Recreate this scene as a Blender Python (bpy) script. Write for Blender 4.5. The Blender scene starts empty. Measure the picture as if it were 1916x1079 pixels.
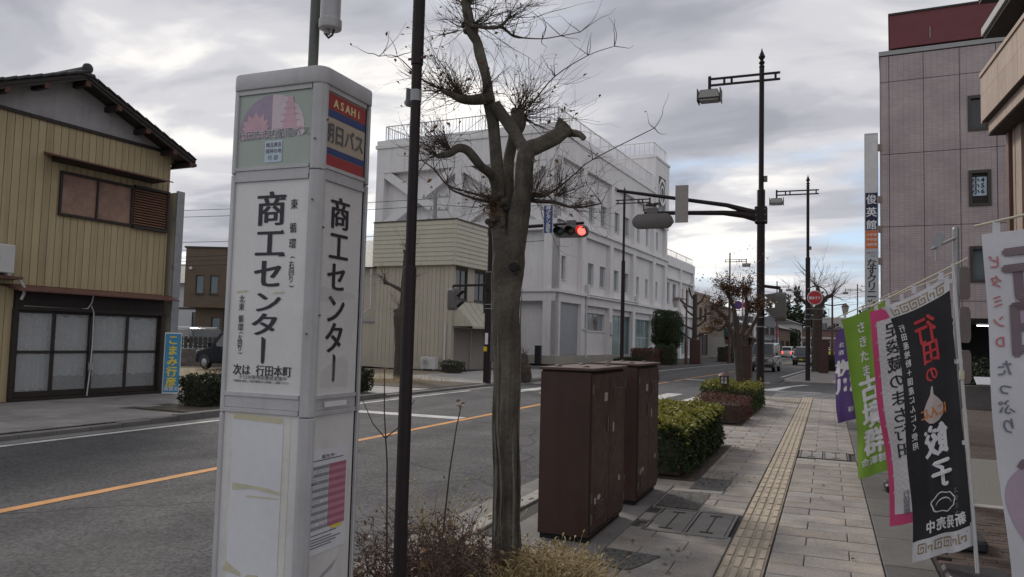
import bpy, bmesh, math, random
import numpy as np
from mathutils import Matrix, Vector, Euler
R = math.radians
random.seed(7); np.random.seed(7)
SC = bpy.context.scene
COL = SC.collection

# ------------------------------------------------------------------ camera
YAW, PITCH, ROLL, EYE = R(22.2), R(3.75), R(1.5), 1.55
def set_camera():
    f = Vector((-math.sin(YAW)*math.cos(PITCH), math.cos(YAW)*math.cos(PITCH), math.sin(PITCH)))
    r = Vector((math.cos(YAW), math.sin(YAW), 0)); u = r.cross(f)
    c, s = math.cos(ROLL), math.sin(ROLL)
    r2 = r*c+u*s; u2 = u*c-r*s
    cam = bpy.data.cameras.new('camera'); o = bpy.data.objects.new('camera', cam); COL.objects.link(o)
    m = Matrix((r2, u2, -f)).transposed().to_4x4(); m.translation = Vector((0, 0, EYE))
    o.matrix_world = m
    cam.sensor_width = 36; cam.lens = 1450/1916*36; cam.clip_start = 0.05; cam.clip_end = 3000
    SC.camera = o
set_camera()

# ------------------------------------------------------------------ sky, sun, exposure
SUN_EL, SUN_AZ = R(34), R(-48)          # azimuth measured from +Y towards +X
SKY_STRENGTH = 0.10
def set_world():
    w = bpy.data.worlds.new('World'); SC.world = w; w.use_nodes = True
    nt = w.node_tree; N = nt.nodes; L = nt.links
    for n in list(N): N.remove(n)
    def nd(t, **k):
        n = N.new(t)
        for a, b in k.items(): setattr(n, a, b)
        return n
    def math_(op, a, b=None, clamp=False):
        n = nd('ShaderNodeMath', operation=op); n.use_clamp = clamp
        for i, v in enumerate((a, b)):
            if v is None: continue
            if isinstance(v, (int, float)): n.inputs[i].default_value = v
            else: L.new(v, n.inputs[i])
        return n.outputs[0]
    sky = nd('ShaderNodeTexSky', sky_type='NISHITA'); sky.sun_disc = False
    sky.sun_elevation = SUN_EL; sky.sun_rotation = SUN_AZ; sky.air_density = 1.0; sky.dust_density = 2.0; sky.ozone_density = 1.2
    tc = nd('ShaderNodeTexCoord'); sep = nd('ShaderNodeSeparateXYZ'); L.new(tc.outputs['Generated'], sep.inputs[0])
    x, y, z = sep.outputs
    zc = math_('ADD', math_('MAXIMUM', z, 0.0), 0.16)
    comb = nd('ShaderNodeCombineXYZ'); L.new(math_('DIVIDE', x, zc), comb.inputs[0]); L.new(math_('DIVIDE', y, zc), comb.inputs[1])
    mp = nd('ShaderNodeMapping'); L.new(comb.outputs[0], mp.inputs[0])
    mp.inputs['Rotation'].default_value = (0, 0, R(28)); mp.inputs['Scale'].default_value = (0.95, 1.45, 1); mp.inputs['Location'].default_value = (3.2, 1.35, 0)
    def noise(scale, det, rough, dist, off):
        m2 = nd('ShaderNodeMapping'); L.new(mp.outputs[0], m2.inputs[0]); m2.inputs['Location'].default_value = (off, off*.7, off*1.3)
        n = nd('ShaderNodeTexNoise'); n.inputs['Scale'].default_value = scale; n.inputs['Detail'].default_value = det
        n.inputs['Roughness'].default_value = rough; n.inputs['Distortion'].default_value = dist; L.new(m2.outputs[0], n.inputs['Vector'])
        return n.outputs[0]
    cover = noise(0.55, 6, .5, .25, 0.0); tone = noise(1.2, 5, .45, .4, 5.0); fine = noise(3.0, 5, .5, .5, 9.0)
    def ramp(fac, stops):
        r = nd('ShaderNodeValToRGB'); L.new(fac, r.inputs[0]); e = r.color_ramp.elements
        r.color_ramp.interpolation = 'EASE'
        while len(e) < len(stops): e.new(.5)
        for i, (p, c) in enumerate(stops): e[i].position = p; e[i].color = (*c, 1)
        return r.outputs[0]
    t2 = math_('ADD', math_('MULTIPLY', tone, 0.74), math_('MULTIPLY', fine, 0.26))
    cl = ramp(t2, [(.36, (.262, .268, .305)), (.45, (.352, .356, .39)), (.52, (.472, .47, .493)), (.59, (.70, .68, .66)), (.67, (1., .955, .88))])
    sc_ = nd('ShaderNodeVectorMath', operation='SCALE'); L.new(cl, sc_.inputs[0]); sc_.inputs['Scale'].default_value = 10.4; cloud = sc_.outputs[0]
    # overcast sheet that opens towards the horizon
    zz = math_('MULTIPLY', z, 1.0)
    openness = math_('ADD', cover, math_('MULTIPLY', zz, 0.55))
    mask = ramp(openness, [(.47, (0, 0, 0)), (.58, (1, 1, 1))])
    mix = nd('ShaderNodeMix', data_type='RGBA'); L.new(mask, mix.inputs[0])
    # thin veil over the open blue
    veil = nd('ShaderNodeMix', data_type='RGBA'); veil.inputs[0].default_value = 0.5
    skyg = nd('ShaderNodeMix', data_type='RGBA', blend_type='MULTIPLY'); skyg.inputs[0].default_value = 1
    L.new(sky.outputs[0], skyg.inputs[6]); skyg.inputs[7].default_value = (.8, .85, .95, 1)
    L.new(skyg.outputs[2], veil.inputs[6]); veil.inputs[7].default_value = (4.6, 6.2, 8.0, 1)
    L.new(veil.outputs[2], mix.inputs[6]); L.new(cloud, mix.inputs[7])
    bg = nd('ShaderNodeBackground'); bg.inputs[1].default_value = SKY_STRENGTH; L.new(mix.outputs[2], bg.inputs[0])
    out = nd('ShaderNodeOutputWorld'); L.new(bg.outputs[0], out.inputs[0])
set_world()
def set_sun():
    d = bpy.data.lights.new('sun', 'SUN'); d.energy = 1.5; d.angle = R(11); d.color = (1.0, .93, .84)
    o = bpy.data.objects.new('sun', d); COL.objects.link(o)
    v = Vector((math.sin(SUN_AZ)*math.cos(SUN_EL), math.cos(SUN_AZ)*math.cos(SUN_EL), math.sin(SUN_EL)))
    o.rotation_euler = v.to_track_quat('Z', 'Y').to_euler(); o.location = (0, 0, 40)
set_sun()
SC.view_settings.view_transform = 'Standard'; SC.view_settings.look = 'None'; SC.view_settings.gamma = 1
SC.view_settings.use_curve_mapping = False; SC.view_settings.exposure = 0.5
SC.render.engine = 'CYCLES'; SC.cycles.max_bounces = 6; SC.cycles.transparent_max_bounces = 12
SC.cycles.use_denoising = True

# ------------------------------------------------------------------ materials
MATS = {}
def mat(name, col, rough=.7, var=.12, scale=3., bump=.0, bscale=60., metal=0., spec=.4, col2=None, stain=0., rnd=0., coat=0., streak=0., grain=0., alpha=1., emit=None, trans=0.):
    """procedural surface: base colour broken up by noise, optional second tone, stains, vertical streaks, per-piece variation"""
    if name in MATS: return MATS[name]
    m = bpy.data.materials.new(name); m.use_nodes = True; MATS[name] = m
    nt = m.node_tree; N = nt.nodes; L = nt.links; b = N['Principled BSDF']
    b.inputs['Metallic'].default_value = metal; b.inputs['Specular IOR Level'].default_value = spec
    if coat: b.inputs['Coat Weight'].default_value = coat; b.inputs['Coat Roughness'].default_value = .08
    geo = N.new('ShaderNodeNewGeometry'); pos = geo.outputs['Position']
    def noise(sc, det=5, rough_=.6, vec=None):
        n = N.new('ShaderNodeTexNoise'); n.inputs['Scale'].default_value = sc; n.inputs['Detail'].default_value = det; n.inputs['Roughness'].default_value = rough_
        L.new(vec if vec else pos, n.inputs['Vector']); return n.outputs[0]
    def mapr(v, a, b_, c, d):
        n = N.new('ShaderNodeMapRange'); n.clamp = True
        for i, q in enumerate((a, b_, c, d)): n.inputs[i+1].default_value = q
        L.new(v, n.inputs[0]); return n.outputs[0]
    def mul(a, b_):
        n = N.new('ShaderNodeMix'); n.data_type = 'RGBA'; n.blend_type = 'MULTIPLY'; n.inputs[0].default_value = 1
        for s, v in ((6, a), (7, b_)):
            if hasattr(v, 'is_linked'): L.new(v, n.inputs[s])
            else: n.inputs[s].default_value = v
        return n.outputs[2]
    c = None
    rgb = N.new('ShaderNodeRGB'); rgb.outputs[0].default_value = (*col, 1); c = rgb.outputs[0]
    if col2 is not None:
        n = N.new('ShaderNodeMix'); n.data_type = 'RGBA'; L.new(mapr(noise(scale*.7, 6), .42, .62, 0, 1), n.inputs[0]); L.new(c, n.inputs[6]); n.inputs[7].default_value = (*col2, 1); c = n.outputs[2]
    if var:
        v1 = mapr(noise(scale), .25, .75, 1-var, 1+var); v2 = mapr(noise(scale*9, 4), .25, .75, 1-var*.6, 1+var*.6)
        mm = N.new('ShaderNodeMath'); mm.operation = 'MULTIPLY'; L.new(v1, mm.inputs[0]); L.new(v2, mm.inputs[1]); c = mul(c, mm.outputs[0])
    if rnd:
        oi = N.new('ShaderNodeObjectInfo'); c = mul(c, mapr(oi.outputs['Random'], 0, 1, 1-rnd, 1+rnd))
    if stain:
        c = mul(c, mapr(noise(scale*.45, 8, .68), .46, .7, 1, 1-stain))
    if grain:
        c = mul(c, mapr(noise(75, 3, .8), .3, .7, 1-grain, 1+grain))
    if streak:
        mp = N.new('ShaderNodeMapping'); mp.inputs['Scale'].default_value = (6, 6, .25); L.new(pos, mp.inputs[0])
        c = mul(c, mapr(noise(1.2, 6, .65, mp.outputs[0]), .5, .75, 1, 1-streak))
    L.new(c, b.inputs['Base Color'])
    L.new(mapr(noise(scale*2.3), .3, .7, max(.02, rough-.08), min(1, rough+.08)), b.inputs['Roughness'])
    if bump:
        bp = N.new('ShaderNodeBump'); bp.inputs['Strength'].default_value = bump; bp.inputs['Distance'].default_value = .01
        L.new(noise(bscale, 5, .65), bp.inputs['Height']); L.new(bp.outputs[0], b.inputs['Normal'])
    if alpha < 1: b.inputs['Alpha'].default_value = alpha
    if trans: b.inputs['Transmission Weight'].default_value = trans
    if emit: b.inputs['Emission Color'].default_value = (*emit[0], 1); b.inputs['Emission Strength'].default_value = emit[1]
    return m
def asphalt(name, base, wear=.25):
    m = mat(name, base, .88, .14, .6, .9, 75, stain=.22)
    nt = m.node_tree; N = nt.nodes; L = nt.links; b = N['Principled BSDF']
    # pale aggregate specks and cracks
    geo = N.new('ShaderNodeNewGeometry')
    vo = N.new('ShaderNodeTexVoronoi'); vo.inputs['Scale'].default_value = 46; L.new(geo.outputs['Position'], vo.inputs['Vector'])
    mr = N.new('ShaderNodeMapRange'); mr.inputs[1].default_value = .0; mr.inputs[2].default_value = .9; mr.inputs[3].default_value = .4; mr.inputs[4].default_value = 2.0
    L.new(vo.outputs['Color'], mr.inputs[0])
    wn = N.new('ShaderNodeTexNoise'); wn.inputs['Scale'].default_value = .9; wn.inputs['Detail'].default_value = 8; L.new(geo.outputs['Position'], wn.inputs['Vector'])
    va = N.new('ShaderNodeVectorMath'); va.operation = 'MULTIPLY_ADD'; L.new(wn.outputs['Color'], va.inputs[0]); va.inputs[1].default_value = (.9, .9, .9); L.new(geo.outputs['Position'], va.inputs[2])
    cr = N.new('ShaderNodeTexVoronoi'); cr.feature = 'DISTANCE_TO_EDGE'; cr.inputs['Scale'].default_value = .17; L.new(va.outputs[0], cr.inputs['Vector'])
    m2 = N.new('ShaderNodeMapRange'); m2.inputs[1].default_value = .0; m2.inputs[2].default_value = .005; m2.inputs[3].default_value = .3; m2.inputs[4].default_value = 1; L.new(cr.outputs['Distance'], m2.inputs[0])
    mm = N.new('ShaderNodeMath'); mm.operation = 'MULTIPLY'; L.new(mr.outputs[0], mm.inputs[0]); L.new(m2.outputs[0], mm.inputs[1])
    mpt = N.new('ShaderNodeMapping'); mpt.inputs['Scale'].default_value = (1.1, .035, 1); L.new(geo.outputs['Position'], mpt.inputs[0])
    tn = N.new('ShaderNodeTexNoise'); tn.inputs['Scale'].default_value = 1.0; tn.inputs['Detail'].default_value = 6; L.new(mpt.outputs[0], tn.inputs['Vector'])
    tr_ = N.new('ShaderNodeMapRange'); tr_.inputs[1].default_value = .3; tr_.inputs[2].default_value = .7; tr_.inputs[3].default_value = .78; tr_.inputs[4].default_value = 1.25; L.new(tn.outputs[0], tr_.inputs[0])
    m3 = N.new('ShaderNodeMath'); m3.operation = 'MULTIPLY'; L.new(mm.outputs[0], m3.inputs[0]); L.new(tr_.outputs[0], m3.inputs[1]); mm = m3
    old = b.inputs['Base Color'].links[0].from_socket
    mx = N.new('ShaderNodeMix'); mx.data_type = 'RGBA'; mx.blend_type = 'MULTIPLY'; mx.inputs[0].default_value = 1
    L.new(old, mx.inputs[6]); L.new(mm.outputs[0], mx.inputs[7]); L.new(mx.outputs[2], b.inputs['Base Color'])
    return m
def tilemat(name, base, mortar, w, h, seamless_axis='X'):
    """small glazed wall tiles (too small to build singly)"""
    m = bpy.data.materials.new(name); m.use_nodes = True; N = m.node_tree.nodes; L = m.node_tree.links; b = N['Principled BSDF']
    geo = N.new('ShaderNodeNewGeometry'); sp = N.new('ShaderNodeSeparateXYZ'); L.new(geo.outputs['Position'], sp.inputs[0])
    ad = N.new('ShaderNodeMath'); ad.operation = 'ADD'; L.new(sp.outputs[0], ad.inputs[0]); L.new(sp.outputs[1], ad.inputs[1])
    cb = N.new('ShaderNodeCombineXYZ'); L.new(ad.outputs[0], cb.inputs[0]); L.new(sp.outputs[2], cb.inputs[1])
    br = N.new('ShaderNodeTexBrick'); br.offset = 0; br.inputs['Scale'].default_value = 1; br.inputs['Brick Width'].default_value = w; br.inputs['Row Height'].default_value = h
    br.inputs['Mortar Size'].default_value = .008; br.inputs['Color1'].default_value = (*base, 1); br.inputs['Color2'].default_value = (base[0]*.9, base[1]*.9, base[2]*.9, 1); br.inputs['Mortar'].default_value = (*mortar, 1)
    L.new(cb.outputs[0], br.inputs['Vector'])
    no = N.new('ShaderNodeTexNoise'); no.inputs['Scale'].default_value = .8; no.inputs['Detail'].default_value = 6; L.new(geo.outputs['Position'], no.inputs['Vector'])
    mr = N.new('ShaderNodeMapRange'); mr.inputs[1].default_value = .3; mr.inputs[2].default_value = .7; mr.inputs[3].default_value = .85; mr.inputs[4].default_value = 1.12; L.new(no.outputs[0], mr.inputs[0])
    mx = N.new('ShaderNodeMix'); mx.data_type = 'RGBA'; mx.blend_type = 'MULTIPLY'; mx.inputs[0].default_value = 1; L.new(br.outputs[0], mx.inputs[6]); L.new(mr.outputs[0], mx.inputs[7])
    L.new(mx.outputs[2], b.inputs['Base Color']); b.inputs['Roughness'].default_value = .38
    bp = N.new('ShaderNodeBump'); bp.inputs['Strength'].default_value = .4; bp.inputs['Distance'].default_value = .004; bp.invert = True; L.new(br.outputs[1], bp.inputs['Height']); L.new(bp.outputs[0], b.inputs['Normal'])
    MATS[name] = m; return m
def glassmat(name, col, rough=.06):
    m = mat(name, col, rough, .1, 1.2, spec=.7); return m
def leafmat(name, c1, c2, c3=None):
    """foliage: tone varies leaf by leaf (per mesh island)"""
    m = bpy.data.materials.new(name); m.use_nodes = True; N = m.node_tree.nodes; L = m.node_tree.links; b = N['Principled BSDF']
    geo = N.new('ShaderNodeNewGeometry'); r = N.new('ShaderNodeValToRGB'); L.new(geo.outputs['Random Per Island'], r.inputs[0])
    e = r.color_ramp.elements; e[0].color = (*c1, 1); e[1].color = (*c2, 1)
    if c3: q = e.new(.85); q.color = (*c2, 1); e[-1].color = (*c3, 1)
    L.new(r.outputs[0], b.inputs['Base Color']); b.inputs['Roughness'].default_value = .5; b.inputs['Specular IOR Level'].default_value = .3
    tr = N.new('ShaderNodeBsdfTranslucent'); L.new(r.outputs[0], tr.inputs[0]); mix = N.new('ShaderNodeMixShader'); mix.inputs[0].default_value = .22
    out = N['Material Output']; L.new(b.outputs[0], mix.inputs[1]); L.new(tr.outputs[0], mix.inputs[2]); L.new(mix.outputs[0], out.inputs[0])
    MATS[name] = m; return m

M = dict(
 asphalt=asphalt('asphalt', (.050, .050, .053)), asphalt2=asphalt('asphalt_side', (.07, .07, .072)), patch=asphalt('asphalt_patch', (.075, .074, .072)),
 line_white=mat('road_paint_white', (.50, .50, .50), .75, .18, 4, .25, 90, stain=.45), line_orange=mat('road_paint_orange', (.55, .25, .06), .75, .15, 4, .25, 90, stain=.35),
 line_worn=mat('road_paint_worn', (.3, .3, .31), .8, .3, 5, .25, 90, stain=.6),
 paver=mat('paver', (.285, .272, .26), .86, .16, 3.2, .7, 110, rnd=.13, stain=.35, col2=(.325, .29, .255), grain=.38),
 paver_edge=mat('paver_edge', (.12, .118, .115), .85, .15, 3, .5, 120, rnd=.15, stain=.25, grain=.3), joint=mat('joint_mortar', (.055, .052, .05), .95, .2, 10, .3, 100),
 tactile=mat('tactile', (.345, .305, .25), .8, .12, 5, .3, 120, rnd=.08, stain=.35, grain=.2), brick=mat('brick_paver', (.085, .062, .052), .85, .2, 6, .4, 120, rnd=.3, stain=.3),
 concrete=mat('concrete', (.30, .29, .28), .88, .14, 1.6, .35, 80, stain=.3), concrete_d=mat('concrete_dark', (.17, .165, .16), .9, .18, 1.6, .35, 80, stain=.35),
 flag=mat('flagstone', (.24, .23, .22), .88, .16, 2, .5, 90, rnd=.12, stain=.35, grain=.25), soil=mat('soil', (.075, .062, .05), .95, .3, 6, .8, 60), gravel=mat('gravel', (.19, .17, .14), .95, .3, 12, .9, 80, col2=(.26, .21, .13)),
 white_panel=mat('white_panel', (.66, .65, .645), .38, .06, 2.5, .04, 30, stain=.18, streak=.12), alu=mat('painted_aluminium', (.47, .465, .475), .42, .08, 4, .05, 60, streak=.3, stain=.15), alu_d=mat('frame_shadow_gap', (.12, .12, .125), .6, .1),
 acrylic=mat('sign_acrylic', (.68, .67, .665), .25, .05, 2, spec=.5, stain=.14, streak=.1), greenish=mat('sign_green_grey', (.36, .42, .37), .35, .06, 3, stain=.1), paper=mat('paper', (.66, .66, .7), .7, .05, 3, stain=.1), tape=mat('old_tape', (.64, .60, .42), .55, .12, 20, alpha=.7), ghost=mat('glue_ghost', (.655, .64, .595), .6, .08, 12, stain=.15),
 ink=mat('ink_black', (.03, .03, .038), .5, .1), ink_grey=mat('ink_grey', (.12, .12, .13), .5, .1), ink_w=mat('ink_white', (.72, .72, .74), .55, .06), ink_red=mat('ink_red', (.55, .05, .06), .55, .08), sign_red=mat('sign_red', (.34, .055, .06), .35, .08, 4, stain=.15), sign_blue=mat('sign_blue', (.045, .075, .2), .35, .08), sign_beige=mat('sign_beige', (.44, .38, .30), .35, .06), cream_ink=mat('cream_ink', (.75, .66, .36), .5, .05), mauve=mat('print_mauve', (.33, .27, .36), .45, .12, 8), pink1=mat('print_pink', (.56, .36, .42), .45, .1, 8), pink2=mat('print_pale_pink', (.60, .50, .54), .45, .1, 8), paleblue=mat('print_pale_blue', (.48, .58, .66), .45, .05), ink_plum=mat('ink_plum', (.15, .09, .13), .5, .05),
 tt_grey=mat('timetable_grey', (.30, .30, .32), .5, .08), tt_pink=mat('timetable_pink', (.48, .22, .29), .5, .08), tt_pinkd=mat('timetable_dark_pink', (.36, .13, .19), .5, .08), ink_yel=mat('ink_yellow', (.72, .58, .06), .5, .06),
 brownpole=mat('brown_paint', (.026, .019, .020), .5, .12, 6, .06, 60, streak=.15, spec=.2), brown_rust=mat('rust_brown_paint', (.11, .055, .045), .55, .15, 6, .08), greypole=mat('grey_green_paint', (.10, .11, .10), .5, .1, 5, .05), steel=mat('galvanised', (.30, .31, .32), .45, .12, 8, .05, metal=.4), cabinet=mat('cabinet_brown', (.055, .028, .023), .5, .1, 5, .12, 160, stain=.3, streak=.25), cabinet_top=mat('cabinet_lid', (.105, .066, .056), .55, .15, 8, .1, 120, stain=.3), seam=mat('dark_seam', (.012, .011, .011), .8, .1),
 sticker=mat('sticker', (.38, .37, .36), .5, .15, 20), hinge=mat('hinge_grey', (.12, .11, .11), .45, .1, metal=.3),
 bark_pale=mat('pale_bark_ridge', (.165, .15, .13), .9, .3, 12, .6, 60, stain=.4),
 bark=mat('bark', (.082, .072, .057), .9, .3, 5, 1.0, 34, col2=(.135, .122, .098), streak=.72, grain=.25), bark2=mat('bark_dark', (.075, .06, .05), .92, .3, 7, .8, 30), twig=mat('twig', (.07, .05, .042), .85, .3, 14), twig_red=mat('red_twig', (.085, .052, .042), .85, .3, 14), moss=mat('moss', (.09, .085, .055), .95, .3, 20, .8, 60), drystraw=leafmat('dry_straw', (.30, .22, .10), (.46, .37, .20)), cutwood=mat('cut_wood', (.20, .15, .11), .85, .25, 12, .4, 60),
)
M.update(
 leaf_hedge=leafmat('hedge_leaf', (.022, .04, .016), (.055, .085, .028)), leaf_yel=leafmat('young_leaf', (.15, .165, .03), (.33, .31, .06)), leaf_red=leafmat('red_leaf', (.085, .036, .026), (.17, .075, .05)), leaf_brown=leafmat('dead_leaf', (.10, .055, .03), (.24, .14, .07)), leaf_dark=leafmat('dark_leaf', (.014, .024, .012), (.04, .055, .022)), leaf_mid=leafmat('mid_leaf', (.035, .055, .018), (.085, .11, .035)), leaf_redbr=leafmat('shrub_leaf', (.065, .040, .030), (.125, .075, .052)),
 siding=mat('yellow_siding', (.43, .35, .205), .55, .06, 2, .04, 60, rnd=.08, streak=.26), siding_gap=mat('siding_groove', (.10, .08, .045), .8, .1), plaster=mat('old_plaster', (.40, .39, .40), .9, .1, 1.5, .2, 50, stain=.25, streak=.2), darkwood=mat('dark_wood', (.032, .024, .022), .6, .2, 8, .2, 40), redwood=mat('red_painted_wood', (.10, .042, .034), .7, .2, 8, .2), kawara=mat('roof_tile', (.050, .051, .056), .62, .2, 8, .15, 60, rnd=.25), tin_red=mat('red_brown_tin', (.135, .06, .05), .5, .18, 5, .1, stain=.25), shutterwood=mat('faded_board', (.36, .235, .18), .75, .16, 3, .15, 50, stain=.42, col2=(.28, .17, .13)), louver=mat('louver_wood', (.23, .12, .075), .65, .18, 6, .1), frosted=mat('frosted_glass', (.46, .48, .49), .25, .08, 2, spec=.6, alpha=.42), curtain=mat('white_curtain', (.74, .74, .74), .9, .06, 3), interior=mat('dark_interior', (.03, .03, .032), .9, .1), plastic_w=mat('white_plastic', (.56, .56, .55), .5, .06, 3, stain=.12), plastic_g=mat('grey_plastic', (.34, .34, .34), .55, .08, 3), sign_cyan=mat('sign_cyan_blue', (.045, .25, .45), .4, .06), block=mat('concrete_block', (.13, .12, .11), .92, .2, 3, .4, 50, rnd=.12),
 clap=mat('cream_clapboard', (.47, .45, .36), .5, .05, 2, .03, 50, rnd=.04, streak=.12), cream_side=mat('cream_siding', (.41, .375, .305), .55, .06, 2, .04, rnd=.04, streak=.14), shutter=mat('roller_shutter', (.25, .225, .205), .5, .1, 3, streak=.2), canopy=mat('canopy_tin', (.40, .39, .31), .55, .1, 2, streak=.25), dkglass=glassmat('dark_glass', (.03, .035, .042)), frame_dk=mat('dark_frame', (.04, .036, .034), .5, .1),
 paleglass=glassmat('pale_pane_glass', (.22, .27, .29), .12),  # paler pane tint, alternated with dark panes in the office windows
 wwall=mat('white_painted_wall', (.73, .715, .715), .75, .05, .5, .08, 20, streak=.2, stain=.08), wtrim=mat('white_trim', (.74, .73, .73), .7, .05, 1, streak=.12), plinth=mat('plinth', (.36, .34, .30), .85, .1, 1), blueglass=glassmat('blue_glass', (.10, .135, .15)), aquaglass=glassmat('aqua_glass', (.16, .24, .24), .1), greypanel=mat('grey_panel', (.31, .32, .345), .5, .05, 1), rail=mat('white_rail', (.55, .55, .56), .5, .08), logo_dk=mat('logo_ground', (.12, .125, .13), .5, .1),
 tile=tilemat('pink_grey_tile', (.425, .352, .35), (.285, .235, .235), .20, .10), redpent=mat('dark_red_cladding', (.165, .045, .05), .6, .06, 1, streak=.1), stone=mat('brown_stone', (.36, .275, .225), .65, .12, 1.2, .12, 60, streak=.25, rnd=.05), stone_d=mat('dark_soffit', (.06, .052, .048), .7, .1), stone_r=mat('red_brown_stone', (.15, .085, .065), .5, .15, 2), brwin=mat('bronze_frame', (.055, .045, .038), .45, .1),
 cloth_blk=mat('banner_black', (.028, .028, .032), .8, .1, 6, .1, 300), cloth_w=mat('banner_white', (.60, .60, .63), .8, .04, 6, .1, 300), cloth_pink=mat('banner_pink', (.60, .07, .20), .75, .06, 6, .1, 300), cloth_green=mat('banner_green', (.20, .36, .045), .75, .06, 6, .1, 300), cloth_purp=mat('banner_purple', (.115, .065, .22), .75, .06, 6, .1, 300), gold_ink=mat('gold_ink', (.28, .20, .08), .6, .1), garlic=mat('garlic_print', (.52, .45, .43), .7, .06), ink_or=mat('ink_orange', (.60, .22, .07), .6, .06), mauve_p=mat('banner_mauve', (.42, .33, .40), .75, .06), ink_taupe=mat('ink_taupe', (.20, .15, .17), .7, .06), ink_pinkr=mat('ink_pink_red', (.52, .17, .18), .7, .06), ink_slate=mat('ink_slate', (.18, .19, .22), .7, .06), pat_tan=mat('pattern_tan', (.56, .50, .43), .8, .05), white_pole=mat('white_pole', (.56, .56, .56), .45, .06, 5), cream_pole=mat('cream_joint', (.52, .48, .36), .5, .06), blk_plastic=mat('black_plastic', (.025, .026, .03), .5, .1),
 lens_off=mat('lens_green_off', (.012, .035, .035), .15, .1), lens_amb=mat('lens_amber_off', (.045, .025, .008), .15, .1), lens_red=mat('lens_red_lit', (.6, .02, .02), .3, .05, emit=((1, .05, .04), 4.5)), sig_grey=mat('signal_grey', (.13, .12, .12), .5, .08), lampglass=mat('lamp_glass', (.34, .34, .32), .2, .1), lampglass2=mat('lantern_glass', (.50, .49, .44), .3, .06),
 car_silver=mat('car_grey', (.10, .10, .10), .3, .03, metal=.5, coat=.6), car_dark=mat('car_dark', (.02, .022, .024), .25, .03, coat=.8), car_white=mat('car_white', (.6, .6, .6), .3, .03, coat=.6), car_navy=mat('car_navy', (.008, .010, .018), .5, .03, spec=.1), car_yel=mat('car_yellow', (.6, .55, .05), .3, .03, coat=.6), tyre=mat('tyre', (.02, .02, .021), .9, .1), rim=mat('rim', (.3, .3, .31), .35, .05, metal=.8), plate_y=mat('plate_yellow', (.60, .48, .04), .5, .05), plate_w=mat('plate_white', (.6, .6, .6), .5, .05), headlamp=mat('headlamp', (.45, .46, .48), .12, .05), tail_lit=mat('tail_lamp_lit', (.5, .02, .02), .3, .05, emit=((1, .06, .05), 2.5)), black_trim=mat('black_trim', (.015, .015, .016), .5, .05),
 house_brown=mat('brown_render', (.125, .095, .070), .9, .12, 2, .2), house_white=mat('white_render', (.50, .51, .53), .85, .06, 1), tan_wall=mat('tan_wall', (.27, .215, .17), .85, .12, .6, .1, 20, streak=.25), tan_wall2=mat('tan_wall_pale', (.36, .31, .255), .85, .1, .6, streak=.25), green_awn=mat('green_awning', (.025, .075, .06), .7, .1), pinkboard=mat('pink_board', (.50, .16, .29), .6, .1, 1), paleboard=mat('pale_board', (.55, .55, .5), .6, .1, 1), wood_wall=mat('brown_wood_wall', (.13, .075, .05), .8, .2, 2), far_wall=mat('far_wall', (.40, .38, .37), .85, .08, .4), far_red=mat('far_red_brown', (.17, .10, .085), .85, .12, .5), roof_far=mat('far_roof', (.12, .12, .13), .6, .15, 1), silver_roof=mat('silver_roof', (.42, .44, .46), .35, .1, 1, metal=.2),
 navy_sign=mat('navy_sign', (.014, .02, .055), .5, .05), sign_orange=mat('sign_orange', (.60, .16, .05), .5, .05), sign_grey=mat('sign_face_grey', (.47, .48, .49), .5, .04, 2, streak=.12), nopark_b=mat('no_parking_blue', (.03, .07, .30), .4, .05), nopark_r=mat('no_parking_red', (.45, .03, .04), .4, .05), sticker_y=mat('yellow_plate', (.62, .47, .02), .5, .05), cone_red=mat('cone_red', (.5, .07, .05), .5, .05), wire=mat('wire', (.02, .02, .022), .7, .05), terracotta=mat('terracotta', (.42, .19, .14), .7, .1), box_red=mat('red_brown_box', (.085, .042, .036), .55, .1),
)

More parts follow.
